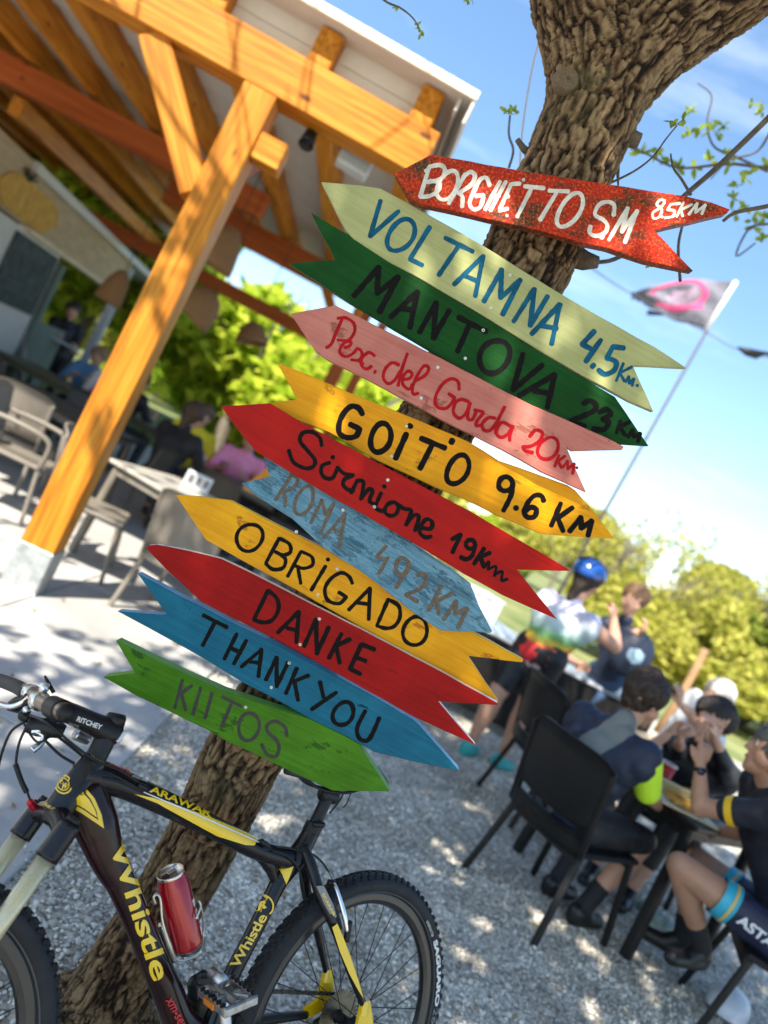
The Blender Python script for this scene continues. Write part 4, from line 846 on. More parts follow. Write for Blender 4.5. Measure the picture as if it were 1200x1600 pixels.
arrow_sign('grass green arrow lettered KIITOS in black, lowest of the stack above the saddle',
 [(181, 1001), (232, 1026), (300, 1058), (350, 1080), (443, 1111), (485, 1124), (544, 1153), (561, 1163), (608, 1237), (520, 1236), (443, 1200), (350, 1156), (325, 1141), (265, 1112), (212, 1087), (161, 1058), (211, 1052)],
 1.640, .034, paintmat('grass_green_paint', (.032, .115, .004), (.075, .22, .012), wear=(.03, .09, .008), wearpos=.66), paintmat('grass_green_edge', (.10, .25, .05), (.16, .36, .09)), mat('charcoal_lettering', (.03, .027, .022), .65, var=.4, vscale=80),
 [(150, 990, .25, 22, [('l', (540, 292), (492, 465)), ('l', (600, 325), (532, 372), (560, 478)), ('l', (655, 337), (606, 503)), ('l', (725, 372), (682, 528)), ('l', (790, 396), (908, 453)), ('l', (850, 430), (786, 578)), ('o', (955, 582), (12, -86), (64, 8))]),
  (350, 1060, .2333, 24, [('c', (420, 383), (408, 328), (350, 287), (292, 308), (292, 358), (350, 412), (368, 470), (345, 522), (290, 510), (252, 442))])],
 [(384, 1105)], ((190, 1030), (580, 1215)))
# ================================================================= FURNITURE
taupe = mat('taupe_resin', (.19, .165, .135), .5, var=.12, vscale=5); darkresin = mat('dark_brown_resin', (.05, .042, .033), .5, var=.15)
def chair_parts(t, m, slot=True, w=.47, d=.47, sh=.44, bh=.86, arms=False, legr=.017):
    mb = MB(); mb.box((0, 0, sh - .012), (w, d, .025), None, .01); mb.box((0, d / 2 - .012, sh - .04), (w - .04, .02, .05), None, .006); mb.box((0, -d / 2 + .012, sh - .04), (w - .04, .02, .05), None, .006); mb.build('seat', m, t)
    mb = MB(); N = 12; th = .018          # curved shell backrest, with a long slot above the seat
    def P(u, z, off=0):
        x = (u - .5) * w * (1 + .06 * (z - sh)); bow = .055 * (1 - (2 * u - 1) ** 2); y = -d / 2 - .01 - (z - sh) * .20 - bow + off
        return Vector((x, y, z))
    def panel(z0, z1, u0=0, u1=1, nz=5):
        vs = []; fs = []
        for o_ in (0, th):
            for j in range(nz + 1):
                for i in range(N + 1):
                    z = z0 + (z1 - z0) * j / nz; u = u0 + (u1 - u0) * i / N
                    if z1 > bh - .01 and j == nz: z -= .035 * (abs(2 * u - 1) ** 5)
                    vs.append(P(u, z, o_))
        K = (nz + 1) * (N + 1)
        for j in range(nz):
            for i in range(N):
                a = j * (N + 1) + i; fs.append((a, a + 1, a + N + 2, a + N + 1)); fs.append((K + a, K + a + N + 1, K + a + N + 2, K + a + 1))
        for j in range(nz):
            for i in (0, N):
                a = j * (N + 1) + i; fs.append((a, a + N + 1, K + a + N + 1, K + a))
        for i in range(N):
            for j in (0, nz):
                a = j * (N + 1) + i; fs.append((a, K + a, K + a + 1, a + 1))
        mb.add(vs, fs)
    if slot:
        panel(sh + .09, bh); panel(sh - .03, sh + .055, nz=2); panel(sh + .055, sh + .09, 0, .12, 1); panel(sh + .055, sh + .09, .88, 1, 1)
    else: panel(sh + .05, bh)
    bo = mb.build('backrest', m, t, True)
    for sx in (-1, 1):
        for sy in (-1, 1):
            mb = MB(); a = Vector((sx * (w / 2 - .03), sy * (d / 2 - .03), sh - .02)); b = Vector((sx * (w / 2 + .01), sy * (d / 2 + .035), 0))
            mb.beam(a, b, .032, .028, Vector((0, 1, 0)), .008); mb.build('leg', m, t)
        mb = MB(); mb.beam((sx * (w / 2 - .015), -d / 2 + .005, sh - .03), (sx * (w / 2 + .0), -d / 2 - .085, bh - .05), .022, .03, Vector((0, 1, 0)), .006); mb.build('back_post', m, t)
        if arms:
            mb = MB(); mb.tube(bez([(sx * (w / 2 + .01), -d / 2 - .05, sh + .22), (sx * (w / 2 + .035), 0, sh + .23), (sx * (w / 2 + .02), d / 2 - .03, sh + .19), (sx * (w / 2), d / 2 - .02, sh)]), .018, 8); mb.build('armrest', m, t, True)
def chair(x, y, az, m, label, group='plastic chairs around the tables', **k):
    t = thing('chair', label, 'chair', (x, y, 0), -math.radians(az), group); chair_parts(t, m, **k); return t
def table(x, y, az, w, d, h, m, label, top=None, skirt=False, thick=.03):
    t = thing('table', label, 'table', (x, y, 0), -math.radians(az), 'tables set for the guests')
    mb = MB(); mb.box((0, 0, h - thick / 2), (w, d, thick), None, .008); mb.build('tabletop', top or m, t)
    mb = MB()
    for sy in (-1, 1): mb.box((0, sy * (d / 2 - .05), h - thick - .03), (w - .12, .02, .06))
    for sx in (-1, 1): mb.box((sx * (w / 2 - .05), 0, h - thick - .03), (.02, d - .12, .06))
    mb.build('apron', m, t)
    for sx in (-1, 1):
        for sy in (-1, 1):
            mb = MB(); mb.beam((sx * (w / 2 - .06), sy * (d / 2 - .06), h - thick), (sx * (w / 2 - .03), sy * (d / 2 - .03), 0), .055, .055, Vector((0, 1, 0)), .012); mb.build('leg', m, t)
    if skirt:
        mb = MB(); mb.box((0, -d / 2 + .02, h - .36), (w - .04, .015, .62)); mb.build('modesty_panel', m, t)
    return t
# --- right side
bk = mat('black_resin', (.012, .011, .011), .4, var=.15, spec=.3)
chair(1.47, 3.56, 53, bk, 'black slotted plastic chair under the man in navy and neon jersey')
chair(1.66, 4.70, 72, bk, 'black plastic chair with sky glare on its back, left of the neon sleeved man')
chair(2.42, 3.22, -72, bk, 'black plastic chair under the man at the right edge of the photo')
chair(2.42, 4.72, 212, bk, 'black plastic chair of the dark haired woman behind the table')
bt = table(1.93 + .40 * .8 - .41 * .6, 3.47 + .40 * .6 + .41 * .8, 53 - 90, .80, .82, .72, bk, 'black plastic table with food in front of the three diners')
palegrey = mat('worn_grey_top', (.38, .40, .42), .3, var=.1)
table(1.88, 6.60, 0, 1.75, .75, .76, bk, 'long black table with pale top behind the man in navy', palegrey, True)
table(1.0, 6.9, -30, 1.3, .8, .74, taupe, 'grey table with white boxes far behind the arrow tips', palegrey)
wb = thing('white_box', 'white carton on the grey table behind the arrow tips', 'box', (1.05, 6.75, .742), .5); mb = MB(); mb.box((0, 0, .11), (.42, .30, .22), None, .006); mb.build('carton', mat('white_card', (.75, .75, .74), .7), wb); mb = MB(); mb.box((0, 0, .225), (.44, .32, .02), None, .004); mb.build('lid', mat('white_card', (.75, .75, .74), .7), wb)
# food on the table
paper = mat('greasy_paper', (.62, .55, .36), .6, var=.15); yellowp = mat('yellow_box', (.75, .48, .02), .5)
def tblp(px, py, z=.722): return G(px, py, z)
t = thing('food_tray', 'open paper wrapper with chips on the black table', 'food', tblp(1065, 1262)); rs = random.Random(2)
mb = MB(); mb.box((0, 0, .006), (.30, .22, .010), None, .003); mb.box((-.05, .08, .04), (.26, .01, .08), Matrix.Rotation(.5, 3, 'X')); mb.build('wrapper', paper, t)
mb = MB()
for k in range(45): mb.beam((rs.uniform(-.1, .1), rs.uniform(-.08, .06), rs.uniform(.015, .04)), (rs.uniform(-.1, .1), rs.uniform(-.08, .06), rs.uniform(.02, .05)), .008, .008, bevel=.001)
o = mb.build('chips', mat('fried_potato', (.65, .36, .06), .5, var=.2, vscale=40), t); o['kind'] = 'stuff'
t = thing('paper_cup', 'red paper cup with white rim standing on the black table', 'cup', tblp(1032, 1222)); mb = MB(); mb.lathe([(.030, 0), (.041, .105), (.038, .105), (.028, .004)], 20, caps=False); mb.build('cup_body', mat('red_card', (.45, .012, .015), .45), t, True); mb = MB(); mb.lathe([(.041, .103), (.044, .107), (.041, .112), (.037, .108)], 20, caps=False); mb.build('rim', mat('white_card', (.75, .75, .74), .7), t, True)
t = thing('sauce_packet', 'small yellow packet on the table beside the paper wrapper', 'packet', tblp(1075, 1240)); mb = MB(); mb.box((0, 0, .012), (.06, .04, .02), Matrix.Rotation(.4, 3, 'Z'), .006); mb.build('packet', yellowp, t)
t = thing('napkin_pile', 'pile of white napkins hanging at the near table edge', 'napkin', tblp(1112, 1275, .60)); mb = MB()
for k in range(5): mb.box((0, 0, k * .008), (.16, .12, .004), Matrix.Rotation(.2 * k, 3, 'Z'))
mb.build('sheets', mat('tissue', (.7, .7, .72), .8), t)
# --- terrace side
table(-1.02, 5.45, 20, 1.5, .85, .74, taupe, 'large pale taupe table right of the canopy post', mat('pale_taupe_top', (.46, .42, .36), .28, var=.08))
mh = thing('menu_stand', 'white menu card stand on the pale taupe table', 'menu', (-1.35, 5.75, .742), .4); mb = MB(); mb.box((0, 0, .07), (.20, .03, .13), Matrix.Rotation(.2, 3, 'X'), .003); mb.build('card', mat('white_card', (.75, .75, .74), .7), mh)
mb = MB()
for k in range(3): mb.box((-.06 + .06 * k, -.022, .07 + .01), (.035, .004, .06), Matrix.Rotation(.2, 3, 'X'))
mb.build('menu_print', mat('menu_print', (.2, .2, .22), .6), mh)
chair(-.95, 4.85, 10, taupe, 'taupe plastic chair in front of the pale table beside the red arrow tip', slot=False)
chair(-1.75, 5.1, 75, taupe, 'taupe plastic chair directly behind the foot of the canopy post', slot=False)
chair(-.3, 5.9, -80, taupe, 'taupe plastic chair at the right end of the pale table', slot=False)
chair(-2.55, 5.55, 80, taupe, 'tall taupe chair left of the canopy post', slot=False, arms=True)
table(-3.0, 6.9, 10, 1.2, .8, .74, taupe, 'taupe table left of the post under the terrace roof', darkresin)
chair(-3.6, 7.4, 60, darkresin, 'dark brown chair near the kiosk wall', slot=False)
chair(-3.25, 7.85, 170, darkresin, 'dark brown chair behind the table near the kiosk', slot=False)
chair(-2.25, 7.0, -80, darkresin, 'dark brown chair just left of the post at mid height', slot=False)
table(-4.2, 9.3, 12, 1.5, .8, .74, mat('olive_resin', (.12, .12, .07), .5), 'olive table near the waiter', None)
table(-2.6, 9.6, 10, 1.6, .8, .74, mat('olive_resin', (.12, .12, .07), .5), 'olive table where the pink clothed guests sit', None)
table(-1.0, 7.6, 25, 1.7, .8, .74, bk, 'black table with guests right of the post', mat('olive_resin', (.12, .12, .07), .5))
chair(-1.25, 6.95, 25, darkresin, 'dark chair in front of the black table right of the post', slot=False)
chair(-.55, 7.0, 20, bk, 'black chair seen over the yellow arrow tip', slot=False)
table(-.15, 6.6, 25, 1.2, .75, .74, bk, 'black table between the two yellow arrow tips', darkresin)
chair(-3.9, 6.3, 100, taupe, 'taupe chair at the far left edge of the terrace', slot=False, arms=True)
chair(-2.9, 6.2, -5, taupe, 'taupe chair in front of the taupe table left of the post', slot=False)
chair(-4.6, 8.6, 30, darkresin, 'dark chair beside the olive table near the kiosk', slot=False)
chair(-2.0, 8.9, -20, taupe, 'taupe chair in front of the table of pink clothed guests', slot=False)
table(.35, 8.6, 20, 1.5, .8, .74, taupe, 'far taupe table seen between the trunk and the yellow arrow tails', palegrey)
chair(.1, 8.0, 15, taupe, 'far taupe chair behind the yellow arrow tail', slot=False)
chair(.2, 6.0, 10, bk, 'black chair behind the washed blue arrow tail', slot=False)
mbk = thing('orange_bag', 'small orange bag hanging by the washed blue arrow tail', 'bag', W(408, 745, 6.4)); mb = MB(); mb.prism([(-.10, 0, -.16), (.12, 0, -.16), (.04, 0, .16)], (0, .10, 0)); mb.build('bag_body', mat('orange_cloth', (.75, .28, .02), .7, var=.15), mbk)

# ================================================================= PEOPLE
def lerp(a, b, t): return Vector(a).lerp(Vector(b), t)
def hand_caps(w, d, pn, s=1.0, curl=.5, point=False):
    """palm and five fingers; w wrist, d finger direction, pn palm normal"""
    d = Vector(d).normalized(); pn = Vector(pn); pn = (pn - d * pn.dot(d)).normalized(); sd = d.cross(pn)
    out = [(w, w + d * .045 * s, .020 * s, .022 * s, (pn, .7))]
    out.append((w + d * .045 * s + sd * .018 * s, w + d * .085 * s + sd * .022 * s, .016 * s, .013 * s)); out.append((w + d * .045 * s - sd * .016 * s, w + d * .082 * s - sd * .022 * s, .015 * s, .012 * s)); out.append((w + d * .04 * s, w + d * .086 * s, .017 * s, .014 * s))
    for k, (o_, L) in enumerate(((.030, .072), (.011, .080), (-.009, .075), (-.028, .060))):
        b = w + d * .085 * s + sd * o_ * s; c = .05 if (point and k == 0) else curl
        m1 = b + (d * math.cos(c * .8) + pn * math.sin(c * .8)) * L * .42 * s; m2 = m1 + (d * math.cos(c * 1.9) + pn * math.sin(c * 1.9)) * L * .34 * s; m3 = m2 + (d * math.cos(c * 2.6) + pn * math.sin(c * 2.6)) * L * .26 * s
        out += [(b, m1, .0095 * s, .009 * s), (m1, m2, .009 * s, .0082 * s), (m2, m3, .008 * s, .007 * s)]
    b = w + d * .022 * s + sd * .024 * s; m1 = b + (d * .7 + sd * .6 + pn * .35).normalized() * .038 * s; m2 = m1 + (d * .9 + sd * .1 + pn * .5).normalized() * .032 * s
    out += [(b, m1, .013 * s, .0105 * s), (m1, m2, .010 * s, .0085 * s)]
    return out
def person(label, pel, neck, head, face, elb, wri, kne, ank, group=None, sk=skin, hair=(.03, .018, .012), hairlen=0, top=None, topm=None, sleeve=.6, slm=None, bottom=None, botlen=.65, shoe=None, sock=None, vox=.009, build=1.0, fing=((0, 0, 1), (0, 0, 1)), point=(False, False), curl=.7, helmet=None, lat=None, hd_up=(0, 0, 1), extra=None, female=False):
    pel, neck, head = Vector(pel), Vector(neck), Vector(head); face = Vector(face).normalized(); up = Vector(hd_up).normalized()
    base = Vector((pel.x, pel.y, 0)); t = thing('person', label, 'person', base, 0, group); o_ = lambda p: Vector(p) - base
    tdir = (neck - pel).normalized(); L = Vector(lat) if lat else face.cross(Vector((0, 0, 1))) * -1
    L = (L - tdir * L.dot(tdir)).normalized(); fw = L.cross(tdir) * -1      # L points to the person's left when facing away from +fw
    if fw.dot(face) < 0: fw = -fw
    sw = .165 * build if female else .185 * build; hw = .095
    sh = [neck - tdir * .045 + L * s_ * sw for s_ in (1, -1)]; hp = [pel + L * s_ * hw for s_ in (1, -1)]
    b = build; chest = neck - tdir * .17; waist = lerp(pel, neck, .35)
    torso = [(waist, chest + fw * -.02, .12 * b, .125 * b), (lerp(waist, chest, .6) + L * .05, lerp(waist, chest, .6) - L * .05, .115 * b, .115 * b), (chest + L * .05, chest - L * .05, .12 * b, .12 * b), (pel + L * .05, pel - L * .05, .118 * b, .118 * b), (pel, waist, .125 * b, .115 * b), (waist, chest, .112 * b, .13 * b), (waist + L * .03, chest + L * .07, .10 * b, .105 * b), (waist - L * .03, chest - L * .07, .10 * b, .105 * b), (chest + L * .07, sh[0], .10 * b, .062 * b), (chest - L * .07, sh[1], .10 * b, .062 * b), (sh[0], sh[1], .05 * b, .05 * b), (sh[0] - tdir * .045, sh[1] - tdir * .045, .066 * b, .066 * b), (sh[0] - tdir * .09 - L * .075, sh[1] - tdir * .09 + L * .075, .094 * b, .094 * b), (neck - tdir * .04 + L * .05, neck - tdir * .04 - L * .05, .062 * b, .062 * b)]
    nk = [(neck - tdir * .05, head - up * .05, .056 * b, .05)]
    q = []
    fx = face; fs = fx.cross(up).normalized()
    hcaps = [(head + up * .035, head + up * .035, .092, .092), (head + up * .03 - fx * .018, head + up * .03 + fx * .01, .088, .086), (head - up * .02 + fx * .025, head - up * .065 + fx * .045, .068, .045), (head + fx * .088 + up * .01, head + fx * .104 - up * .018, .010, .014), (head + fx * .075 + up * .038 + fs * .03, head + fx * .075 + up * .038 - fs * .03, .017, .017),
             (head - up * .05 + fx * .083 + fs * .018, head - up * .05 + fx * .083 - fs * .018, .009, .009), (head - up * .092 + fx * .07, head - up * .09 + fx * .065, .020, .020),
             (head + fs * .086 + up * .015 - fx * .008, head + fs * .090 - up * .02 - fx * .004, .013, .010), (head - fs * .086 + up * .015 - fx * .008, head - fs * .090 - up * .02 - fx * .004, .013, .010), (head - up * .03 + fs * .05 + fx * .04, head - up * .03 + fs * .04 + fx * .05, .032, .030), (head - up * .03 - fs * .05 + fx * .04, head - up * .03 - fs * .04 + fx * .05, .032, .030)]
    arms = []
    for i in (0, 1):
        e, w = Vector(elb[i]), Vector(wri[i]); arms += [(sh[i], lerp(sh[i], e, .5), .052 * b, .045 * b), (lerp(sh[i], e, .5), e, .045 * b, .036 * b), (e, lerp(e, w, .35), .037 * b, .037 * b), (lerp(e, w, .35), w, .037 * b, .024 * b)]
        d = (w - e).normalized() * .6 + Vector(fing[i]) * .8
        arms += hand_caps(w, d if d.length > .1 else w - e, (L if i else -L) * 1.0 + fw * .3, 1.0, curl, point[i])
    legs = []
    for i in (0, 1):
        k, a = Vector(kne[i]), Vector(ank[i]); legs += [(hp[i], lerp(hp[i], k, .5), .092 * b, .075 * b), (lerp(hp[i], k, .5), k, .075 * b, .055 * b), (k, lerp(k, a, .3), .053 * b, .056 * b), (lerp(k, a, .3), a, .056 * b, .034)]
    feet = []
    for i in (0, 1):
        a = Vector(ank[i]); k = Vector(kne[i]); fd = Vector((fw.x, fw.y, 0)).normalized() if abs(fw.z) < .95 else Vector((face.x, face.y, 0)).normalized()
        if extra and 'toe' in extra: fd = Vector(extra['toe'][i]).normalized()
        hl = Vector((a.x, a.y, max(.035, a.z - .07))) - fd * .03; toe = Vector((a.x, a.y, max(.028, a.z - .085))) + fd * .15
        feet.append((a, hl, toe, fd))
        legs += [(a, hl, .036, .034), (hl, toe, .034, .026)]
    C = lambda cs: [(o_(c[0]), o_(c[1])) + tuple(c[2:]) for c in cs]
    body = solid('body', C(torso + nk + hcaps + arms + legs), vox, sk, t, smooth=2)
    # clothing
    if topm:
        cs = [(c[0], c[1], c[2] + .012, c[3] + .012) for c in torso]
        s1 = []
        for i in (0, 1):
            e = Vector(elb[i]); s1 += [(sh[i], lerp(sh[i], e, sleeve * .5), .052 * b + .013, .048 * b + .012), (lerp(sh[i], e, sleeve * .5), lerp(sh[i], e, sleeve), .048 * b + .013, .044 * b + .012)] if sleeve > 0 else []
            if sleeve > 1:
                w = Vector(wri[i]); s1 = s1[:-2] + [(sh[i], e, .066 * b, .050 * b), (e, lerp(e, w, sleeve - 1), .050 * b, .036)]
        if slm: solid('shirt', C(cs + [(sh[i_], lerp(sh[i_], elb[i_], .16), .052 * b + .010, .050 * b + .010) for i_ in (0, 1)]), vox, topm, t, smooth=16)
        if slm: wrinkle(t.children[-1], .004, 13, (1, 1, 1.6))
        else: wrinkle(solid('shirt', C(cs + s1), vox, topm, t, smooth=12), .004, 13, (1, 1, 1.6))
        if slm and s1:
            h_ = len(s1) // 2
            for k in (0, 1): solid('sleeve', C([(lerp(sh[k], elb[k], .16), lerp(sh[k], elb[k], sleeve), .052 * b + .022, .044 * b + .016)]), vox * .9, slm, t, smooth=3)
        solid('collar', C([(neck - tdir * .03, neck + (head - neck).normalized() * .035, .072 * b, .062)]), vox, topm, t, 2)
    if bottom:
        cs = [(pel + L * .05, pel - L * .05, .128 * b, .128 * b), (pel, lerp(pel, neck, .2), .128 * b, .124 * b)]
        for i in (0, 1):
            k, a = Vector(kne[i]), Vector(ank[i]); f_ = min(1, botlen); cs += [(hp[i], lerp(hp[i], k, f_ * .5), .102 * b, .090 * b), (lerp(hp[i], k, f_ * .5), lerp(hp[i], k, f_), .090 * b, (.090 - .025 * f_) * b)]
            if botlen > 1: cs += [(k, lerp(k, a, botlen - 1), .068 * b, .055 * b)]
        wrinkle(solid('shorts' if botlen < 1.2 else 'trousers', C(cs), vox, bottom, t, smooth=3), .003, 16, (1, 1, 1.5))
    if shoe:
        for a, hl, toe, fd in feet:
            solid('shoe', C([(hl + Vector((0, 0, .03)), hl, .044, .042), (hl, toe, .042, .036), (a - Vector((0, 0, .02)), lerp(hl, toe, .55), .042, .038)]), vox * .9, shoe, t, smooth=2)
            if sock: solid('sock', C([(a - Vector((0, 0, .01)), lerp(a, kne[[f[0] for f in feet].index(a)], .28), .045, .045)]), vox * .9, sock, t, 2)
    # hair
    if helmet is None or hairlen:
        hm = mat('hair_%d_%d' % (int(hair[0] * 999), int(hair[2] * 999)), hair, .55, var=.35, vscale=60, bump=.5, bscale=160)
        cs = [(head + up * .055 - fx * .018, head + up * .055 + fx * .008, .096, .088), (head + up * .02 - fx * .035, head - up * .02 - fx * .035, .090, .072), (head + up * .045 + fs * .03 - fx * .01, head + up * .045 - fs * .03 - fx * .01, .086, .086), (head + up * .085 + fx * .045, head + up * .095 - fx * .02, .045, .055)]
        if hairlen > 0: cs += [(head - up * .02 - fx * .06, head - up * (.02 + hairlen) - fx * .075, .055, .028)]
        wrinkle(solid('hair', C(cs), vox * .8, hm, t, 2), .0065, 42, (1, 1, .5), True)
    em_ = mat('eye_white', (.6, .58, .55), .2); ir = mat('iris', (.03, .02, .015), .2)
    for s_ in (-1, 1):
        mb = MB(); c = o_(head + fx * .082 + up * .018 + fs * .031 * s_); mb.ball(c, .0115, 10, 7); e = mb.build('eye', em_, t, True)
        mb = MB(); mb.ball(c + fx * .007, .0062, 8, 6); mb.build('iris', ir, e, True)
        mb = MB(); mb.tube([c + up * .022 - fs * .018 + fx * .004, c + up * .026 + fx * .008, c + up * .020 + fs * .018 + fx * .004], .0035, 6); mb.build('eyebrow', ir, t, True)
    mb = MB(); c = o_(head - up * .052 + fx * .092); mb.tube([c - fs * .022 - fx * .006, c, c + fs * .022 - fx * .006], [.003, .0065, .003], 8); mb.build('lips', mat('lips', (.40, .14, .12), .5), t, True)
    if helmet:
        q = up; mb = MB(); R = Matrix((fx, fs, up)).transposed()
        vs = []; 
        mb.ball(o_(head + up * .055 - fx * .012), .125, 22, 14, (1.15, .93, .88), R)
        ho = mb.build('helmet', helmet, t, True); c0 = o_(head + up * .045); nn = (-up + fx * .12).normalized(); cut_mesh(ho, c0, nn)
        sl = MB()
        for k in (-2, -1, 0, 1, 2):
            pts = []
            for j in range(9):
                a = -1.0 + 2.0 * j / 8; p = Vector((math.sin(a) * 1.15 * .128, k * .032, math.cos(a) * .88 * .128 - abs(k) * .004 - k * k * .003)); pts.append(o_(head + up * .055 - fx * .012) + R @ p)
            sl.tube(pts, .0075, 5)
        sl.build('helmet_vents', blackpl, ho)
    return t, dict(sh=sh, hp=hp, base=base, L=L, fw=fw, tdir=tdir)

def stripmat(name, stops, axis='Z', rough=.6, noise_=0.0, rot=None):
    """bands of cloth colour laid out along an object axis"""
    m = bpy.data.materials.new(name); m.use_nodes = True; nt = m.node_tree; L_ = nt.links.new; b = nt.nodes['Principled BSDF']; b.inputs['Roughness'].default_value = rough
    t = nt.nodes.new('ShaderNodeTexCoord'); mp = nt.nodes.new('ShaderNodeMapping')
    if rot: mp.inputs['Rotation'].default_value = rot
    L_(t.outputs['Object'], mp.inputs[0]); s = nt.nodes.new('ShaderNodeSeparateXYZ'); L_(mp.outputs[0], s.inputs[0])
    n = nt.nodes.new('ShaderNodeTexNoise'); n.inputs['Scale'].default_value = 7; n.inputs['Detail'].default_value = 3; L_(t.outputs['Object'], n.inputs[0])
    a = nt.nodes.new('ShaderNodeMath'); a.operation = 'MULTIPLY_ADD'; a.inputs[1].default_value = noise_; L_(n.outputs[0], a.inputs[0]); L_(s.outputs[axis], a.inputs[2])
    r = nt.nodes.new('ShaderNodeValToRGB'); r.color_ramp.interpolation = 'CONSTANT' if noise_ == 0 else 'LINEAR'
    lo, hi = stops[0][0], stops[-1][0] + 1e-6
    mr = nt.nodes.new('ShaderNodeMapRange'); mr.inputs[1].default_value = lo; mr.inputs[2].default_value = hi; L_(a.outputs[0], mr.inputs[0]); L_(mr.outputs[0], r.inputs[0])
    e = r.color_ramp.elements; e[0].position = 0; e[0].color = (*stops[0][1], 1); e[1].position = 1; e[1].color = (*stops[-1][1], 1)
    for p, c in stops[1:-1]: x = e.new((p - lo) / (hi - lo)); x.color = (*c, 1)
    L_(r.outputs[0], b.inputs['Base Color']); return m
lycra = mat('black_lycra', (.010, .010, .013), .55, var=.2); navy = mat('navy_cloth', (.012, .020, .045), .6, var=.2)
neon = mat('neon_yellow_cloth', (.55, .85, .03), .55); blkshoe = mat('black_shoe', (.012, .012, .014), .4)
# 1 standing cyclist with blue helmet
shirt1 = stripmat('flower_jersey', [(.84, (.62, .60, .62)), (.875, (.55, .02, .03)), (.99, (.60, .03, .03)), (1.03, (.75, .50, .04)), (1.07, (.15, .38, .10)), (1.14, (.45, .62, .60)), (1.25, (.62, .60, .66)), (1.42, (.52, .48, .72))], noise_=.10, rot=(0, .12, 0))
helm = mat('blue_helmet_shell', (.010, .075, .33), .25, coat=.6)
hx = lambda px, py, y: W(px, py, y)
person('standing cyclist with blue helmet, colourful sleeveless jersey and black shorts beside the long table',
 (1.43, 5.38, .89), hx(893, 948, 5.42), hx(917, 908, 5.45), (.75, .65, -.08), (hx(852, 1010, 5.65), hx(962, 1012, 5.35)), (hx(900, 1035, 5.85), hx(958, 965, 5.62)), (hx(775, 1085, 5.32), hx(822, 1098, 5.38)), (hx(735, 1160, 5.34), hx(785, 1180, 5.42)),
 topm=shirt1, sleeve=0, bottom=lycra, botlen=.78, shoe=mat('turquoise_shoe', (.03, .38, .38), .5), helmet=helm, hairlen=.16, fing=((.3, .3, 0), (0, .2, .8)), female=True, vox=.011, build=1.2, extra={'toe': [(.5, .7, 0), (.7, .6, 0)]}, lat=(-.65, .75, 0))
# 2 person behind in dark sleeveless top
p2 = hx(975, 1050, 6.3)
person('person with light brown hair in dark sleeveless top behind the long table', (p2.x - .1, p2.y + .05, .86), hx(975, 975, 6.3), hx(990, 938, 6.3), (-.4, -.6, -.2), (hx(968, 1015, 6.15), hx(1012, 1012, 6.4)), (hx(1000, 990, 6.0), hx(985, 1000, 6.1)), ((p2.x - .2, p2.y, .47), (p2.x, p2.y + .1, .47)), ((p2.x - .2, p2.y + .05, .08), (p2.x, p2.y + .15, .08)),
 topm=navy, sleeve=0, bottom=mat('denim', (.04, .08, .16), .8, var=.2), botlen=1.8, shoe=blkshoe, hair=(.16, .085, .04), vox=.013, build=.76)
bag = thing('backpack', 'dark blue bag with pale emblem hanging beside the person behind the table', 'bag', hx(988, 1022, 6.05)); mb = MB(); mb.ball((0, 0, 0), .17, 14, 10, (1.0, .5, 1.15)); mb.build('bag_body', navy, bag, True); mb = MB()
mb.ball((0, -.055, .0), .085, 10, 6, (1, .45, 1)); mb.build('emblem', mat('pale_emblem', (.25, .38, .48), .7, var=.5, vscale=25), bag, True)
# 3 seated man seen from behind
sb = Vector((1.47, 3.56, 0)); f1 = Vector((.8, .6, 0)); r1 = Vector((.6, -.8, 0))
band = stripmat('navy_grey_jersey', [(-.6, (.012, .020, .045)), (-.215, (.17, .18, .17)), (-.085, (.012, .020, .045)), (.3, (.012, .020, .045))], 'X', rot=(0, -.30, math.radians(53)))
hd = W(1006, 1092, 3.60)
person('seated man seen from behind in navy and grey jersey with neon yellow sleeves', sb + Vector((0, 0, .50)) - f1 * .10, W(966, 1135, 3.54), hd, (.93, .30, -.30), (W(945, 1215, 3.88), W(1012, 1238, 3.42)), (W(1040, 1150, 3.9), W(1030, 1262, 3.72)), (sb + f1 * .34 - r1 * .12 + Vector((0, 0, .52)), sb + f1 * .36 + r1 * .14 + Vector((0, 0, .50))), (sb + f1 * .25 - r1 * .1 + Vector((0, 0, .10)), sb + f1 * .22 + r1 * .10 + Vector((0, 0, .10))),
 topm=band, slm=neon, sleeve=.95, bottom=lycra, botlen=.95, shoe=blkshoe, sock=mat('black_sock', (.015, .015, .018), .8), hair=(.035, .02, .013), fing=((0, 0, .6), (.5, .5, .2)), vox=.0075, build=1.0, lat=(-.6, .8, 0), extra={'toe': [(.8, .5, 0), (.8, .5, 0)]})
# 4 woman facing
person('dark haired woman in black top with pink trim eating opposite the navy man', (2.30, 4.62, .50), W(1106, 1176, 4.32), W(1112, 1128, 4.22), (-.45, -.82, -.34), (W(1132, 1195, 4.1), W(1060, 1175, 4.2)), (W(1115, 1150, 4.02), W(1062, 1158, 4.0)), ((2.2, 4.2, .52), (2.0, 4.3, .52)), ((2.15, 4.15, .1), (1.95, 4.25, .1)),
 sk=skin, topm=mat('black_jersey', (.012, .012, .018), .55, var=.2), slm=None, sleeve=1.55, bottom=lycra, botlen=1.6, shoe=blkshoe, hair=(.02, .013, .010), hairlen=.17, fing=((-.2, .1, .6), (-.1, .1, .5)), female=True, vox=.008, curl=.9, hd_up=(.22, .12, .96))
pk = mat('pink_trim', (.65, .03, .12), .6)
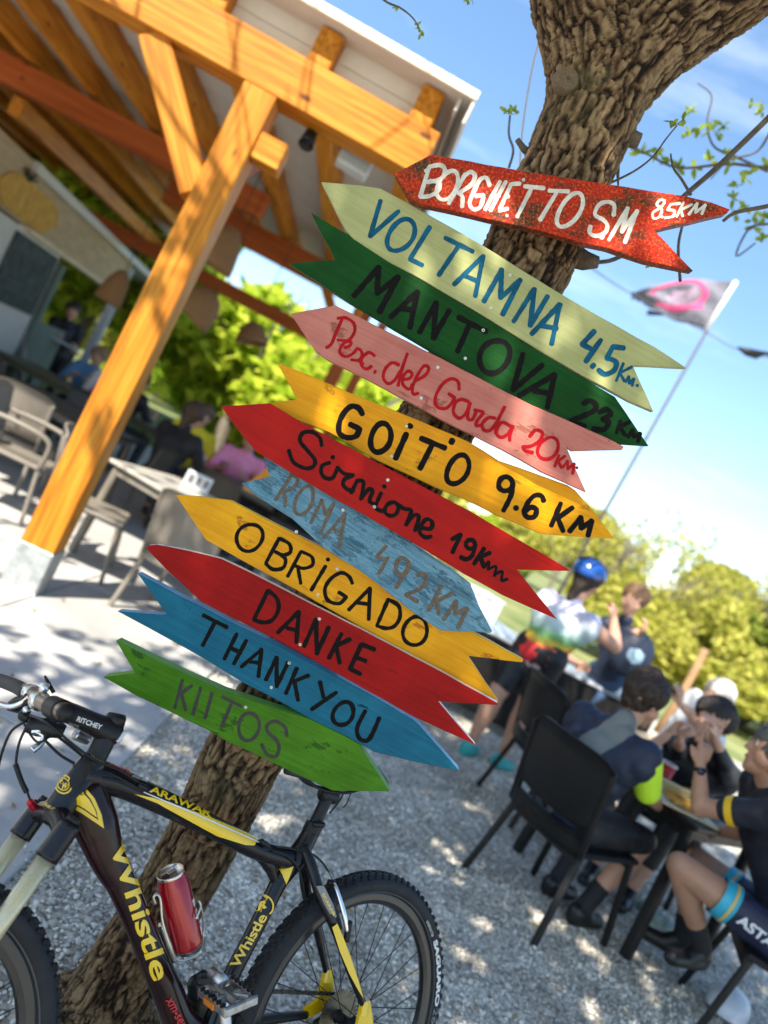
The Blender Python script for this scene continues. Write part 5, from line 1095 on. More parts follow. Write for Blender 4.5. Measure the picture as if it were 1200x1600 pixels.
# 5 white haired guest behind
person('white haired guest in white top sitting farther behind the dark haired woman', (2.75, 5.9, .5), W(1108, 1118, 5.6), W(1120, 1090, 5.5), (-.9, -.35, -.2), (W(1085, 1120, 5.5), W(1130, 1140, 5.6)), (W(1062, 1100, 5.4), W(1080, 1130, 5.5)), ((2.4, 5.8, .5), (2.4, 6.0, .5)), ((2.4, 5.8, .08), (2.4, 6.0, .08)), topm=mat('white_shirt', (.7, .7, .7), .7), sleeve=.5, bottom=mat('beige_cloth', (.4, .33, .24), .8), botlen=1.8, shoe=blkshoe, hair=(.62, .57, .50), vox=.012)
# 6 man at the right edge
mp_ = Vector((2.43, 3.22, .50))
mtop = mat('dark_navy_jersey', (.010, .011, .022), .6, var=.2); mshort = mat('navy_shorts', (.018, .022, .055), .55, var=.2)
kneeL, kneeR = W(1062, 1352, 3.30), W(1085, 1340, 3.62)
o6, inf6 = person('man at the right edge in navy cycling kit raising one finger, watch on his wrist', mp_, W(1196, 1232, 3.28), W(1207, 1182, 3.24), (-.93, .22, .05), (W(1093, 1262, 3.30), W(1160, 1300, 3.50)), (W(1094, 1200, 3.36), W(1128, 1300, 3.62)), (kneeL, kneeR), (W(1098, 1478, 3.38), W(1068, 1462, 3.62)),
 topm=mtop, sleeve=.62, bottom=mshort, botlen=.60, shoe=blkshoe, sock=mat('black_sock', (.015, .015, .018), .8), sk=skin2, hair=(.10, .09, .085), fing=((-.02, .02, 1.2), (-.6, .2, -.5)), point=(True, False), curl=1.15, vox=.0075, build=1.05, lat=(-.25, -.95, 0), extra={'toe': [(-.75, -.35, 0), (-.9, .3, 0)]})
def band_on(a, b, t0, t1, r0, r1, name, m, par, base):
    mb = MB(); p, q = lerp(a, b, t0) - base, lerp(a, b, t1) - base; n = 5
    mb.tube([p.lerp(q, k / (n - 1)) for k in range(n)], [r0 + (r1 - r0) * k / (n - 1) for k in range(n)], 22, caps=False); return mb.build(name, m, par, True)
for i, kn in enumerate((kneeL, kneeR)):
    h_ = inf6['hp'][i]
    band_on(h_, kn, .585, .70, .089, .083, 'leg_band', mat('cyan_elastic', (.03, .36, .52), .5), o6, inf6['base'])
    band_on(h_, kn, .612, .630, .0895, .0885, 'leg_band', mat('yellow_elastic', (.7, .45, .05), .5), o6, inf6['base'])
band_on(inf6['sh'][0], W(1093, 1262, 3.30), .52, .62, .064, .060, 'sleeve_cuff', mat('yellow_cuff', (.80, .48, .01), .5), o6, inf6['base'])
wr, el = W(1094, 1200, 3.36), W(1093, 1262, 3.30)
wt = band_on(wr, el, .0, .10, .029, .029, 'watch_strap', blackpl, o6, inf6['base']); mb = MB(); c = lerp(wr, el, .05) - inf6['base']; mb.lathe([(.001, .006), (.015, .006), (.017, 0), (.017, -.006)], 16, Matrix.Translation(c + Vector((-.008, -.030, 0))) @ Matrix.Rotation(math.radians(80), 4, 'X')); mb.build('watch_case', mat('watch_glass', (.02, .02, .05), .1), wt, True)
# lettering on the shorts
h0 = inf6['hp'][0]; ax = (kneeL - h0); axn = ax.normalized(); upn = Vector((0, 0, 1)); upn = (upn - axn * upn.dot(axn)).normalized(); outn = axn.cross(upn); 
if outn.y > 0: outn = -outn
def thighmap(u, v):
    t_ = .56 - u * .42; ang = (v - .5) * .42 - .02; rr = (.094 + (.102 - .094) * (1 - t_)) + .006
    return h0 + ax * t_ - inf6['base'] + outn * (rr * math.cos(ang)) + upn * (rr * math.sin(ang))
text_obj('lettering', 'ASTANA', thighmap, mat('white_print', (.75, .75, .78), .6), o6, .03)
# 7.. guests of the terrace
def seated(label, x, y, az, topc, hairc, hl=0, sleeve=1.6, botc=(.05, .06, .09), vox=.016, lean=.08):
    f = Vector((math.sin(math.radians(az)), math.cos(math.radians(az)), 0)); l = Vector((-f.y, f.x, 0)); b = Vector((x, y, 0)); z = Vector((0, 0, 1))
    tm = mat('cloth_%d_%d_%d' % tuple(int(c * 99) for c in topc), topc, .75, var=.15)
    person(label, b + z * .50, b + z * 1.02 + f * lean, b + z * 1.17 + f * (lean + .03), f - z * .15, (b + l * .27 + f * .22 + z * .74, b - l * .27 + f * .22 + z * .74), (b + l * .12 + f * .42 + z * .80, b - l * .12 + f * .42 + z * .80), (b + l * .12 + f * .45 + z * .5, b - l * .12 + f * .45 + z * .5), (b + l * .12 + f * .42 + z * .08, b - l * .12 + f * .42 + z * .08),
      topm=tm, sleeve=sleeve, bottom=mat('trouser_%d' % int(botc[2] * 99), botc, .8), botlen=1.8, shoe=blkshoe, hair=hairc, hairlen=hl, vox=vox, lat=tuple(l))
seated('guest in black with brown hair seen from behind right of the canopy post', -2.02, 7.0, 20, (.010, .010, .012), (.06, .03, .015), .12)
seated('guest in bright yellow top behind the black clad guest', -2.25, 8.4, 160, (.75, .60, .02), (.12, .07, .03))
seated('guest in light pink shirt at the black table', -1.62, 8.35, 175, (.95, .30, .50), (.25, .16, .10))
seated('guest in magenta jacket beside the pink shirt', -1.25, 8.6, 190, (.55, .02, .25), (.08, .05, .03))
seated('guest in red top with pale trousers farther right', -1.0, 8.1, 200, (.6, .06, .05), (.5, .42, .32), botc=(.4, .5, .6))
seated('guest in white shirt with pink bag left of the post', -3.9, 9.9, 150, (.7, .68, .66), (.45, .28, .14))
seated('guest in blue shirt left of the canopy post', -4.25, 10.1, 170, (.10, .25, .50), (.3, .2, .1))
seated('guest in black jacket seated close left of the post', -3.45, 9.4, 30, (.015, .013, .018), (.05, .03, .02), .1)
pb_ = thing('pink_bag', 'bright pink bag on the lap of a guest left of the post', 'bag', (-3.62, 9.35, .78), .3); mb = MB(); mb.ball((0, 0, 0), .2, 12, 8, (1.2, .6, .6)); mb.build('bag_body', mat('pink_cloth', (.75, .05, .35), .6), pb_, True)
wx = W(100, 540, 11.2); b = Vector((wx.x, wx.y, 0)); z = Vector((0, 0, 1)); hd = W(113, 486, 11.2)
person('waiter in black carrying a pale tray across the terrace', b + z * .93, Vector((hd.x, hd.y, hd.z - .17)), hd, (.6, -.6, -.3), (b + Vector((.22, -.1, 1.05)), b + Vector((-.15, -.28, 1.05))), (b + Vector((.28, -.32, 1.08)), b + Vector((.05, -.42, 1.08))), (b + Vector((.1, 0, .5)), b + Vector((-.1, 0, .5))), (b + Vector((.1, .05, .08)), b + Vector((-.1, -.05, .08))), topm=lycra, sleeve=.7, bottom=mat('black_trouser', (.012, .012, .014), .8), botlen=1.85, shoe=blkshoe, vox=.016)
tr = thing('serving_tray', 'pale blue grey tray in the hands of the waiter', 'tray', b + Vector((.17, -.42, 1.10)), .5); mb = MB(); mb.box((0, 0, 0), (.42, .28, .03), None, .01); mb.build('tray', mat('pale_tray', (.4, .48, .55), .4), tr)
# small twig post and shoes lying around
pst = thing('wooden_post', 'short leaning brown wooden post behind the white haired guest', 'post', (0, 0, 0)); a = W(1062, 1092, 8.5); b_ = W(1103, 1014, 8.5); mb = MB(); mb.tube([a - Vector((.05, 0, .45)), a, b_], [.05, .045, .04], 10); mb.build('stake', mat('weathered_post', (.30, .17, .08), .85, var=.2, vscale=8), pst, True)
hel = thing('cycle_helmet', 'white and black helmet lying on gravel at the lower right edge', 'helmet', G(1128, 1588) + Vector((0, 0, .06)), .8); mb = MB(); mb.ball((0, 0, 0), .11, 18, 12, (1.2, .85, .75)); ho = mb.build('shell', mat('white_shell', (.6, .63, .68), .3), hel, True); cut_mesh(ho, Vector((0, 0, -.02)), Vector((0, 0, -1))); mb = MB(); mb.ball((0.03, 0, -.004), .1, 16, 8, (1.1, .9, .6)); mb.build('liner', blackpl, hel, True)
ws = thing('trainer_shoe', 'pale green and white trainer under the black table', 'shoe', G(1022, 1450), 2.2)
mb = MB(); mb.tube([(-.13, 0, .045), (-.05, 0, .05), (.05, 0, .04), (.13, 0, .03)], [.042, .045, .045, .03], 14); mb.build('upper', mat('pale_trainer', (.38, .50, .46), .7, var=.4, vscale=30), ws, True); mb = MB(); mb.box((0, 0, .012), (.29, .09, .024), None, .01); mb.build('sole', mat('white_sole', (.7, .7, .7), .6), ws)

# ================================================================= FLAG, WIRES
fp_top, fp_low = W(1150, 437, 9), W(905, 870, 9)
d = (fp_low - fp_top); fp_b = fp_top + d * (fp_top.z / -d.z)
fl = thing('flagpole', 'thin pale flagpole with pink and grey advertising flag at the top', 'flagpole', fp_b); mb = MB(); mb.tube([(0, 0, 0), fp_top - fp_b], [.026, .013], 10); mb.build('pole', mat('pale_pole', (.10, .085, .08), .7, spec=.1), fl, True)
mb = MB(); a = W(1150, 440, 9) - fp_b; b_ = W(1103, 516, 9) - fp_b; mb.tube([a, b_], [.026, .026], 10); mb.build('sleeve', mat('white_cloth', (.75, .75, .74), .8), fl, True)
# flag cloth
tipu = W(990, 458, 9.3); N, Mh = 26, 14; vs = []; fs = []
top = bez([W(1148, 440, 9), W(1095, 436, 9.08), W(1040, 441, 8.92), tipu], 9); bot = bez([W(1103, 516, 9), W(1065, 502, 9.1), W(1028, 490, 8.95), W(1003, 470, 9.25)], 9)
n = len(top)
for i in range(n):
    for j in range(Mh + 1):
        p = top[i].lerp(bot[i], j / Mh); p = p + Vector((0, .05 * math.sin(i * .45 + j * .22) * min(1, i / 6) + .02 * math.sin(j * .9 + i * .2), 0)); vs.append(p - fp_b)
K = Mh + 1
for i in range(n - 1):
    for j in range(Mh): fs.append((i * K + j, i * K + j + 1, (i + 1) * K + j + 1, (i + 1) * K + j))
fm = mat('flag_cloth', (.17, .165, .20), .8, var=.5, vscale=3); fo = mesh_obj('flag', vs, fs, fm, fl, True)
sf = fo.modifiers.new('t', 'SOLIDIFY'); sf.thickness = .004
def flagpt(u, v, off=-.012):
    i = u * (n - 1); j = v * Mh; i0 = min(n - 2, int(i)); j0 = min(Mh - 1, int(j)); a_, b2 = i - i0, j - j0
    p = (vs[i0 * K + j0] * (1 - a_) + vs[(i0 + 1) * K + j0] * a_) * (1 - b2) + (vs[i0 * K + j0 + 1] * (1 - a_) + vs[(i0 + 1) * K + j0 + 1] * a_) * b2
    return Vector(p) + Vector((0, off, 0))
pinkm = mat('flag_pink', (.60, .07, .19), .8, var=.12); ring = []; rf = []
for k in range(41):
    a = 2 * math.pi * k / 40
    for rr in (1.0, .80): ring.append(flagpt(.52 + .32 * rr * math.cos(a), .42 + .40 * rr * math.sin(a)))
for k in range(40): rf.append((2 * k, 2 * k + 1, 2 * k + 3, 2 * k + 2))
mesh_obj('emblem_ring', ring, rf, pinkm, fo, True)
ds = []; df = []
for k in range(21):
    a = 2 * math.pi * k / 20; ds.append(flagpt(.52 + .24 * math.cos(a), .40 + .30 * math.sin(a), -.010))
ds.append(flagpt(.52, .40, -.010)); df = [(k, k + 1, 21) for k in range(20)]
mesh_obj('emblem_disc', ds, df, mat('flag_lilac', (.34, .25, .32), .8, var=.4, vscale=9), fo, True)
vs2 = []; fs2 = []
for k in range(11): u = .20 + .62 * k / 10; vs2 += [flagpt(u, .90 - .28 * (1 - u) , -.014), flagpt(u, .80 - .28 * (1 - u), -.014)]
for k in range(10): fs2.append((2 * k, 2 * k + 1, 2 * k + 3, 2 * k + 2))
mesh_obj('emblem_stripe', vs2, fs2, pinkm, fo, True)
mb = MB(); a = W(1000, 470, 9.1) - fp_b; mb.tube([a, a + Vector((-.12, 0, .03)), W(988, 470, 9.1) - fp_b], [.02, .03, .01], 8); mb.tube([W(1012, 488, 9) - fp_b, W(1040, 492, 9) - fp_b], [.035, .01], 8); mb.build('flag_clips', blackpl, fl)
wr_ = thing('overhead_wire', 'thin overhead wire with black tensioner passing behind the flagpole', 'wire', (0, 0, 0)); P = [W(918, 415, 5.5), W(988, 460, 7.5), W(1108, 522, 8.2), W(1160, 548, 8.4), W(1300, 585, 9)]
mb = MB(); mb.tube(bez(P, 8), .006, 6); mb.build('cable', mat('wire_grey', (.12, .13, .15), .6), wr_); mb = MB(); mb.tube([W(1152, 543, 8.38), W(1168, 550, 8.4), W(1182, 554, 8.4), W(1196, 552, 8.45), W(1210, 556, 8.5)], [.01, .045, .05, .02, .03], 10); mb.build('tensioner', blackpl, wr_, True)
w2 = thing('hanging_wire', 'thin pale wire rising beside the trunk above the top arrow', 'wire', (0, 0, 0)); mb = MB(); mb.tube(bez([W(812, 262, 2.4), W(815, 215, 2.4), W(822, 160, 2.4), W(834, 95, 2.4), W(850, 38, 2.35), W(880, -60, 2.3)], 6), .0028, 6); mb.build('wire', mat('pale_wire', (.45, .42, .40), .5), w2)

# ================================================================= VEGETATION BEHIND
lg1 = leafmat('spring_foliage', (.20, .34, .012), (.74, .78, .09)); lg2 = leafmat('hedge_foliage', (.24, .26, .03), (.70, .64, .16)); lg3 = leafmat('dark_foliage', (.08, .13, .02), (.32, .36, .06))
woodg = mat('grey_branch', (.17, .14, .11), .9, var=.3)
def leaf_cloud(n, rad, size, seed, zf=.8, lobes=7):
    r_ = np.random.RandomState(seed); C = r_.normal(0, .42, (lobes, 3)) * [1, 1, .7]; rr = r_.uniform(.28, .55, lobes)
    k = r_.randint(0, lobes, n); d = r_.normal(0, 1, (n, 3)); d /= np.linalg.norm(d, axis=1)[:, None]
    P = (C[k] + d * (rr[k] * r_.uniform(.35, 1.0, n) ** .6)[:, None]) * np.array(rad)
    u = r_.normal(0, 1, (n, 3)); u /= np.linalg.norm(u, axis=1)[:, None]; v = np.cross(u, r_.normal(0, 1, (n, 3))); v /= np.linalg.norm(v, axis=1)[:, None]
    s = size * r_.uniform(.6, 1.4, n)[:, None]
    q = np.stack([P - u * s, P + v * s * .55, P + u * s, P - v * s * .55], 1).reshape(-1, 3)
    me = bpy.data.meshes.new('foliage'); me.vertices.add(4 * n); me.vertices.foreach_set('co', q.ravel()); me.loops.add(4 * n); me.loops.foreach_set('vertex_index', np.arange(4 * n)); me.polygons.add(n); me.polygons.foreach_set('loop_start', np.arange(0, 4 * n, 4)); me.update()
    return me
CL = {}
def cloud(kind, seed, m, n, size):
    k = (kind, seed % 4)
    if k not in CL:
        me = leaf_cloud(n, (1, 1, 1), size, seed % 4 + 10 * len(kind)); me.materials.append(m); CL[k] = me
    return CL[k]
rv = random.Random(21)
def bush(x, y, r, h, label, m=lg2, kind='bush', cat='bush', n=2600, size=.075):
    t = thing(kind, label, cat, (x, y, 0), rv.uniform(0, 6.28), 'bushes and trees along the far bank' if kind == 'bush' else None)
    o = link(bpy.data.objects.new('foliage', cloud(kind + m.name, rv.randint(0, 99), m, n, size))); o.parent = t; o.location = (0, 0, h * .5); o.scale = (r, r, h * .62)
    mb = MB()
    for k in range(4): mb.tube([(0, 0, 0), (rv.uniform(-.3, .3) * r, rv.uniform(-.3, .3) * r, h * .4), (rv.uniform(-.5, .5) * r, rv.uniform(-.5, .5) * r, h * .8)], [.05, .03, .01], 5)
    mb.build('stems', woodg, t); return t
LB = ['rounded yellow green bush on the far bank behind the diners', 'fresh green hedge bush on the slope behind the diners', 'loose olive green bush along the far bank']
ms_ = [lg2, lg1, lg3]
for i in range(38):
    y = rv.uniform(13, 34); x = y * rv.uniform(.02, 1.05) + rv.uniform(-1, 2); h = rv.uniform(1.0, 2.1) * (1 + (y - 13) * .022); k = rv.choice([0, 0, 0, 1, 1, 2]); bush(x, y, rv.uniform(1.3, 2.3), h, ('tall ' if h > 2 else 'low ' if h < 1.4 else '') + ['yellow green', 'fresh green', 'olive green'][k] + ' bush ' + ('near the river bank' if y < 19 else 'farther up the bank' if y < 27 else 'far up the bank') + (', behind the flagpole' if x < .35 * y else ', behind the helmeted cyclist' if x < .55 * y else ', above the wooden post' if x < .8 * y else ', near the right edge'), ms_[k])
def bare_tree(x, y, h, label, leafn=900):
    t = thing('tree', label, 'tree', (x, y, 0), 0, 'thinly leafed trees along the far bank'); mb = MB()
    def rec(p, d, L, r, dep):
        q = p + d * L; mid = p.lerp(q, .5) + Vector((rv.gauss(0, .04), rv.gauss(0, .04), 0)) * L; mb.tube([p, mid, q], [r, r * .8, r * .6], 5, caps=False)
        if dep:
            for k in range(3): rec(p.lerp(q, rv.uniform(.55, 1)), (d + Vector((rv.gauss(0, .42), rv.gauss(0, .42), rv.gauss(.1, .2)))).normalized(), L * .68, r * .55, dep - 1)
    rec(Vector((0, 0, 0)), Vector((rv.gauss(0, .08), 0, 1)).normalized(), h * .38, .07, 4); mb.build('trunk', woodg, t)
    o = link(bpy.data.objects.new('crown', cloud('thin', rv.randint(0, 99), lg2, leafn, .05))); o.parent = t; o.location = (0, 0, h * .68); o.scale = (h * .34, h * .34, h * .36)
for (px, y, h) in ((930, 19, 4.0), (985, 21, 4.3), (1040, 24, 4.4), (1100, 22, 4.0), (1150, 20, 4.3), (1195, 19, 4.0), (1240, 22, 4.8), (880, 24, 3.8)):
    g_ = W(px, 435 + px * .51, y); bare_tree(g_.x, y, h, {930: 'thinly leafed tree just right of the flagpole foot', 985: 'thinly leafed tree above the person in dark sleeveless top', 1040: 'thinly leafed tree above the leaning wooden post', 1100: 'thinly leafed tree over the white haired guest', 1150: 'thinly leafed tree second from the right edge', 1195: 'thinly leafed tree at the right edge of the photo', 1240: 'tall thinly leafed tree cut by the right edge', 880: 'thinly leafed tree just left of the flagpole foot'}[px])
def big_tree(x, y, h, r, label, z0=.35, m=lg1, n=5200, size=.085):
    t = thing('tree', label, 'tree', (x, y, 0), rv.uniform(0, 6)); mb = MB(); mb.tube([(0, 0, 0), (.1, 0, h * .3), (0, .1, h * .55)], [.16, .12, .07], 8)
    for k in range(6): a = k * 1.05; mb.tube([(.05, 0, h * .28 + k * .1), (math.cos(a) * r * .35, math.sin(a) * r * .35, h * .5), (math.cos(a) * r * .7, math.sin(a) * r * .7, h * (.55 + .3 * rv.random()))], [.07, .045, .015], 6)
    mb.build('trunk', woodg, t); o = link(bpy.data.objects.new('crown', cloud('big' + m.name, rv.randint(0, 99), m, n, size))); o.parent = t; o.location = (0, 0, h * (z0 + .36)); o.scale = (r, r, h * .42); return t
big_tree(-7.6, 16.5, 5.6, 2.6, 'bright green tree behind the waiter', .2)
big_tree(-5.3, 19, 5.4, 2.8, 'bright green tree behind the upper part of the post', .05)
big_tree(-3.6, 15.5, 4.8, 2.2, 'fresh green tree between the post and the pendant lamps', .02)
big_tree(-1.9, 16.5, 4.9, 2.3, 'bright lime green tree under the canopy right of the post', .0)
big_tree(-.9, 21, 5.2, 2.6, 'green tree behind the pink and yellow arrow tails', .02)
big_tree(-10.5, 20, 7, 3.2, 'tall green tree at the far left behind the kiosk', .2)
for i in range(20):
    y = rv.uniform(22, 40); bush(-y * rv.uniform(.0, .75), y, rv.uniform(1.8, 3.0), rv.uniform(1.8, 3.2), 'low hedge bush far behind the terrace', rv.choice([lg1, lg2]))
for i in range(9): a = -.9 + .25 * i; big_tree(70 * math.sin(a) + 8, 70 * math.cos(a), 9, 7, 'distant tree on the horizon', .1, lg2, 5200, .085)['group'] = 'distant trees on the horizon'
# ================================================================= MOUNTAIN BIKE leaning on the trunk
TH, PH = math.radians(229.48), math.radians(20.9)
bh = Vector((math.sin(TH), math.cos(TH), 0)); blat = Vector((math.cos(TH), -math.sin(TH), 0))
bup = Vector((0, 0, 1)) * math.cos(PH) + blat * math.sin(PH); bl = bup.cross(bh)
BM = Matrix((bh, bl, bup)).transposed().to_4x4(); BM.translation = Vector((.5377, 1.6660, 0)); BMi = BM.inverted()
bike = thing('mountain_bike', 'black and yellow hardtail mountain bike leaning against the tree trunk', 'bicycle', mat=BM)
_o = BMi @ Vector((0, 0, CAM_H))
def B(px, py, yb=0.0):
    d = BMi.to_3x3() @ ray(px, py); return _o + d * ((yb - _o.y) / d.y)
carb = mat('gloss_black_frame', (.010, .009, .011), .22, var=.3, vscale=30, coat=.12, spec=.25); maroon = mat('maroon_black_frame', (.017, .0035, .005), .18, var=.4, vscale=14, coat=.12, spec=.25)
yel = mat('frame_yellow', (.80, .52, .005), .28, coat=.6); gold_ = mat('champagne_stanchion', (.62, .55, .36), .28, .35, var=.1)
matt = mat('satin_black', (.012, .012, .013), .4, var=.3, vscale=40, spec=.3); red_ = mat('red_anodised', (.5, .01, .03), .3, .5)
wht = mat('white_decal', (.70, .70, .70), .4); redd = mat('red_decal', (.5, .015, .02), .4); greyd = mat('grey_decal', (.20, .20, .21), .4)
HUBR = Vector((0, 0, .335)); HUBF = Vector((1.045, 0, .335))
def tb(name, pts, rads, m, seg=16, flat=1.0, smooth=True, parent=bike, n=7, side=None):
    P = bez(pts, n); k = len(P)
    if hasattr(rads, '__len__'):
        rs_ = [float(np.interp(i / (k - 1) * (len(rads) - 1), range(len(rads)), rads)) for i in range(k)]
    else: rs_ = [rads] * k
    mb = MB(); mb.tube(P, rs_, seg, True, flat, side); return mb.build(name, m, parent, smooth)
Yv = Vector((0, 1, 0))
# frame: flattened carbon tubes (side = lateral axis)
BB = B(318, 1632, 0)
dt = tb('down_tube', [B(128, 1228), B(150, 1288), B(168, 1340), B(190, 1380), B(210, 1425), B(236, 1487), B(262, 1550), B(284, 1600), BB], [.040, .040, .0315, .0275, .0265, .027, .029, .031, .034], maroon, 28, flat=.80, side=Yv)
tt = tb('top_tube', [B(128, 1206), B(160, 1215), B(200, 1229), B(270, 1261), B(330, 1291), B(400, 1326), B(452, 1343)], [.030, .029, .0245, .0225, .0215, .0215, .024], carb, 28, flat=.95, side=Yv)
ht = tb('head_tube', [B(150, 1186), B(134, 1208), B(112, 1238), B(86, 1274)], [.024, .027, .029, .027], carb, 28, side=Yv)
stb = tb('seat_tube', [B(488, 1296), B(476, 1318), B(460, 1343), B(438, 1374), B(424, 1401), B(392, 1465), B(360, 1528), BB], [.0205, .022, .025, .020, .0185, .018, .018, .022], carb, 24, flat=.95, side=Yv)
gus = tb('top_tube_fillet', [B(392, 1328), B(420, 1350), B(432, 1385)], [.008, .016, .008], carb, 14, flat=.9, side=Yv)
for s_, nm in ((1, 'near'), (-1, 'far')):
    if s_ > 0:
        P = [B(474, 1322, .012), B(486, 1352, .035), B(501, 1400, .058), B(524, 1452, .068), B(548, 1520, .070), B(569, 1572, .071)]
    else:
        P = [B(474, 1322, -.012), B(474, 1352, -.035), B(480, 1400, -.055), B(496, 1455, -.066), B(506, 1500, -.068), B(511, 1522, -.069)]
    o = tb('seat_stay', P, [.012, .0135, .013, .0115, .009, .0085], carb, 14, flat=.8, side=Yv)
    E_ = P[-1]
    tb('chain_stay', [BB + Vector((-.03, .035 * s_, .0)), BB.lerp(HUBR, .5) + Vector((0, .055 * s_, .0)), HUBR + Vector((.06, .068 * s_, -.01))], [.014, .012, .009], matt, 12)
    mb = MB(); Hs = HUBR + Vector((0, .070 * s_, 0))
    poly = [E_ + Vector((.012, 0, .012)), E_ + Vector((-.012, 0, .012)), Hs + Vector((-.022, 0, .018)), Hs + Vector((-.026, 0, -.012)), Hs + Vector((-.006, 0, -.022)), Hs + Vector((.010, 0, -.006)), HUBR + Vector((.066, .070 * s_, -.022)), HUBR + Vector((.070, .070 * s_, .004)), Hs + Vector((.034, 0, .020))]
    mb.prism([p - Yv * .004 for p in poly], Yv * .008); mb.tube([E_ + Vector((0, 0, .012)), E_ - Vector((0, 0, .016))], [.011, .013], 12); mb.build('dropout', yel, bike)
# decals ---------------------------------------------------------------
def plate(name, px, m, yb, parent, th=.0006):
    mb = MB(); P = [B(x, y, yb) for x, y in px]; mb.prism(P, Yv * th); return mb.build(name, m, parent)
def drape(name, px, m, parent, centre, off=.0012):      # decal hugging a tube: pushed out to the tube's own side
    bm = bmesh.new(); P = [B(x, y, 0.02) for x, y in px]; vs = [bm.verts.new(p) for p in P]; f = bm.faces.new(vs)
    for ax in (0, 2):
        lo, hi = min(p[ax] for p in P), max(p[ax] for p in P); k = int((hi - lo) / .004)
        for i in range(1, k + 1):
            c = [0, 0, 0]; c[ax] = lo + (hi - lo) * i / (k + 1); n_ = [0, 0, 0]; n_[ax] = 1
            bmesh.ops.bisect_plane(bm, geom=bm.verts[:] + bm.edges[:] + bm.faces[:], plane_co=c, plane_no=n_)
    from mathutils.bvhtree import BVHTree
    tr_ = TREES[parent.name]
    for v in bm.verts: v.co = onto(tr_, v.co, off)
    me = bpy.data.meshes.new(name); bm.to_mesh(me); bm.free(); me.materials.append(m); o = link(bpy.data.objects.new(name, me)); o.parent = parent; return o
from mathutils.bvhtree import BVHTree
TREES = {}
for o_ in (dt, tt, ht, stb): TREES[o_.name] = BVHTree.FromPolygons([v.co for v in o_.data.vertices], [p.vertices[:] for p in o_.data.polygons])
EYE = _o
def onto(tree_, p, off):         # slide the decal point along the viewing ray onto the tube surface
    d = (p - EYE).normalized(); h = tree_.ray_cast(EYE, d)
    if h[0] is not None: return h[0] + h[1] * off if h[1].dot(d) < 0 else h[0] - h[1] * off
    q = tree_.find_nearest(p); return q[0] + (q[0] - q[0] * 1.0) + Vector((0, off, 0))
def txt(name, body, o0, du, dv, m, parent, yb=.02, bold=.0, sp=1.0, off=.0016, drp=True):
    def fn(u, v):
        p = B(o0[0] + du[0] * u + dv[0] * v, o0[1] + du[1] * u + dv[1] * v, yb)
        return onto(TREES[parent.name], p, off) if drp and parent.name in TREES else p
    return text_obj(name, body, fn, m, parent, bold, sp)
drape('yellow_panel', [(124, 1220), (97, 1252), (128, 1270), (162, 1294), (158, 1272), (147, 1247)], yel, dt, None, .0016)
drape('panel_line', [(127, 1231), (108, 1252), (130, 1264), (153, 1281), (150, 1266), (141, 1248)], matt, dt, None, .0021)
drape('yellow_panel', [(126, 1235), (112, 1251), (131, 1262), (151, 1277), (148, 1265), (139, 1249)], yel, dt, None, .0026)
txt('lettering', 'Whistle', (169, 1320), (70, 214), (28, -10), yel, dt, bold=.022, sp=.98)
for k in range(7):
    a = (184 + k * 14.5, 1318 + k * 37); drape('pinstripe', [(a[0] + 14, a[1] - 8), (a[0] + 16, a[1] - 8.8), (a[0] + 27, a[1] + 20), (a[0] + 25, a[1] + 21)], wht if k % 3 else redd, dt, None)
txt('lettering', 'xm-series', (258, 1562), (32, 62), (13, -7), redd, dt, bold=.02)
drape('yellow_panel', [(209, 1240), (237, 1246), (273, 1257), (328, 1277), (404, 1310), (397, 1321), (383, 1320), (339, 1306), (282, 1275), (246, 1255)], yel, tt, None)
txt('lettering', 'ARAWAK', (232, 1237), (98, 42), (4, -9.5), yel, tt, bold=.03)
drape('pinstripe', [(215, 1233), (215, 1234.6), (300, 1271), (420, 1325), (421, 1323.4), (301, 1269)], wht, tt, None, .0026)
txt('lettering', 'Whistle', (372, 1514), (46, -82), (-13, -6), yel, stb, bold=.02, sp=.95)
txt('lettering', 'team', (168, 1199), (34, 12), (2, -7), redd, tt, bold=.02); txt('lettering', 'whistle bikes', (205, 1214), (24, 9), (1.5, -4), wht, tt)
txt('lettering', 'bikes.com', (67, 1258), (24, 12), (3, -6), yel, ht, bold=.0)
def ringdec(cx, cy, r, parent, n=24, w=2.2, a0=0, a1=6.283, off=.002):
    vs = []; fs = []
    for k in range(n + 1):
        a = a0 + (a1 - a0) * k / n
        for rr in (r, r - w): vs.append(onto(TREES[parent.name], B(cx + rr * math.cos(a) * .9, cy + rr * math.sin(a), .02), off))
    for k in range(n): fs.append((2 * k, 2 * k + 1, 2 * k + 3, 2 * k + 2))
    mesh_obj('round_emblem', vs, fs, yel, parent)
ringdec(100, 1226, 15, ht, a0=.4, a1=5.6); ringdec(100, 1226, 10, ht, w=1.6); txt('lettering', 'W', (96, 1231), (8, 3), (3, -8), yel, ht, bold=.05)
ringdec(412, 1415, 17, stb, a0=2.6, a1=7.2, w=2.6); txt('lettering', 'R', (403, 1424), (14, -6), (3, -14), yel, stb, bold=.06)
drape('yellow_panel', [(414, 1334), (424, 1328), (459, 1352), (453, 1368), (447, 1382), (441, 1366), (430, 1348)], yel, stb, None)
plate('yellow_panel', [(519, 1449), (527, 1443), (537, 1466), (548, 1496), (560, 1532), (568, 1560), (560, 1548), (546, 1522), (531, 1487)], yel, .0795, bike)
plate('grey_panel', [(494, 1384), (506, 1384), (520, 1412), (526, 1432), (520, 1437), (506, 1412)], greyd, .0735, bike)
text_obj('lettering', 'SCARAB', lambda u, v: B(503 + 18 * u + 3 * v, 1398 + 34 * u - 4 * v, .0745), yel, bike, .03)
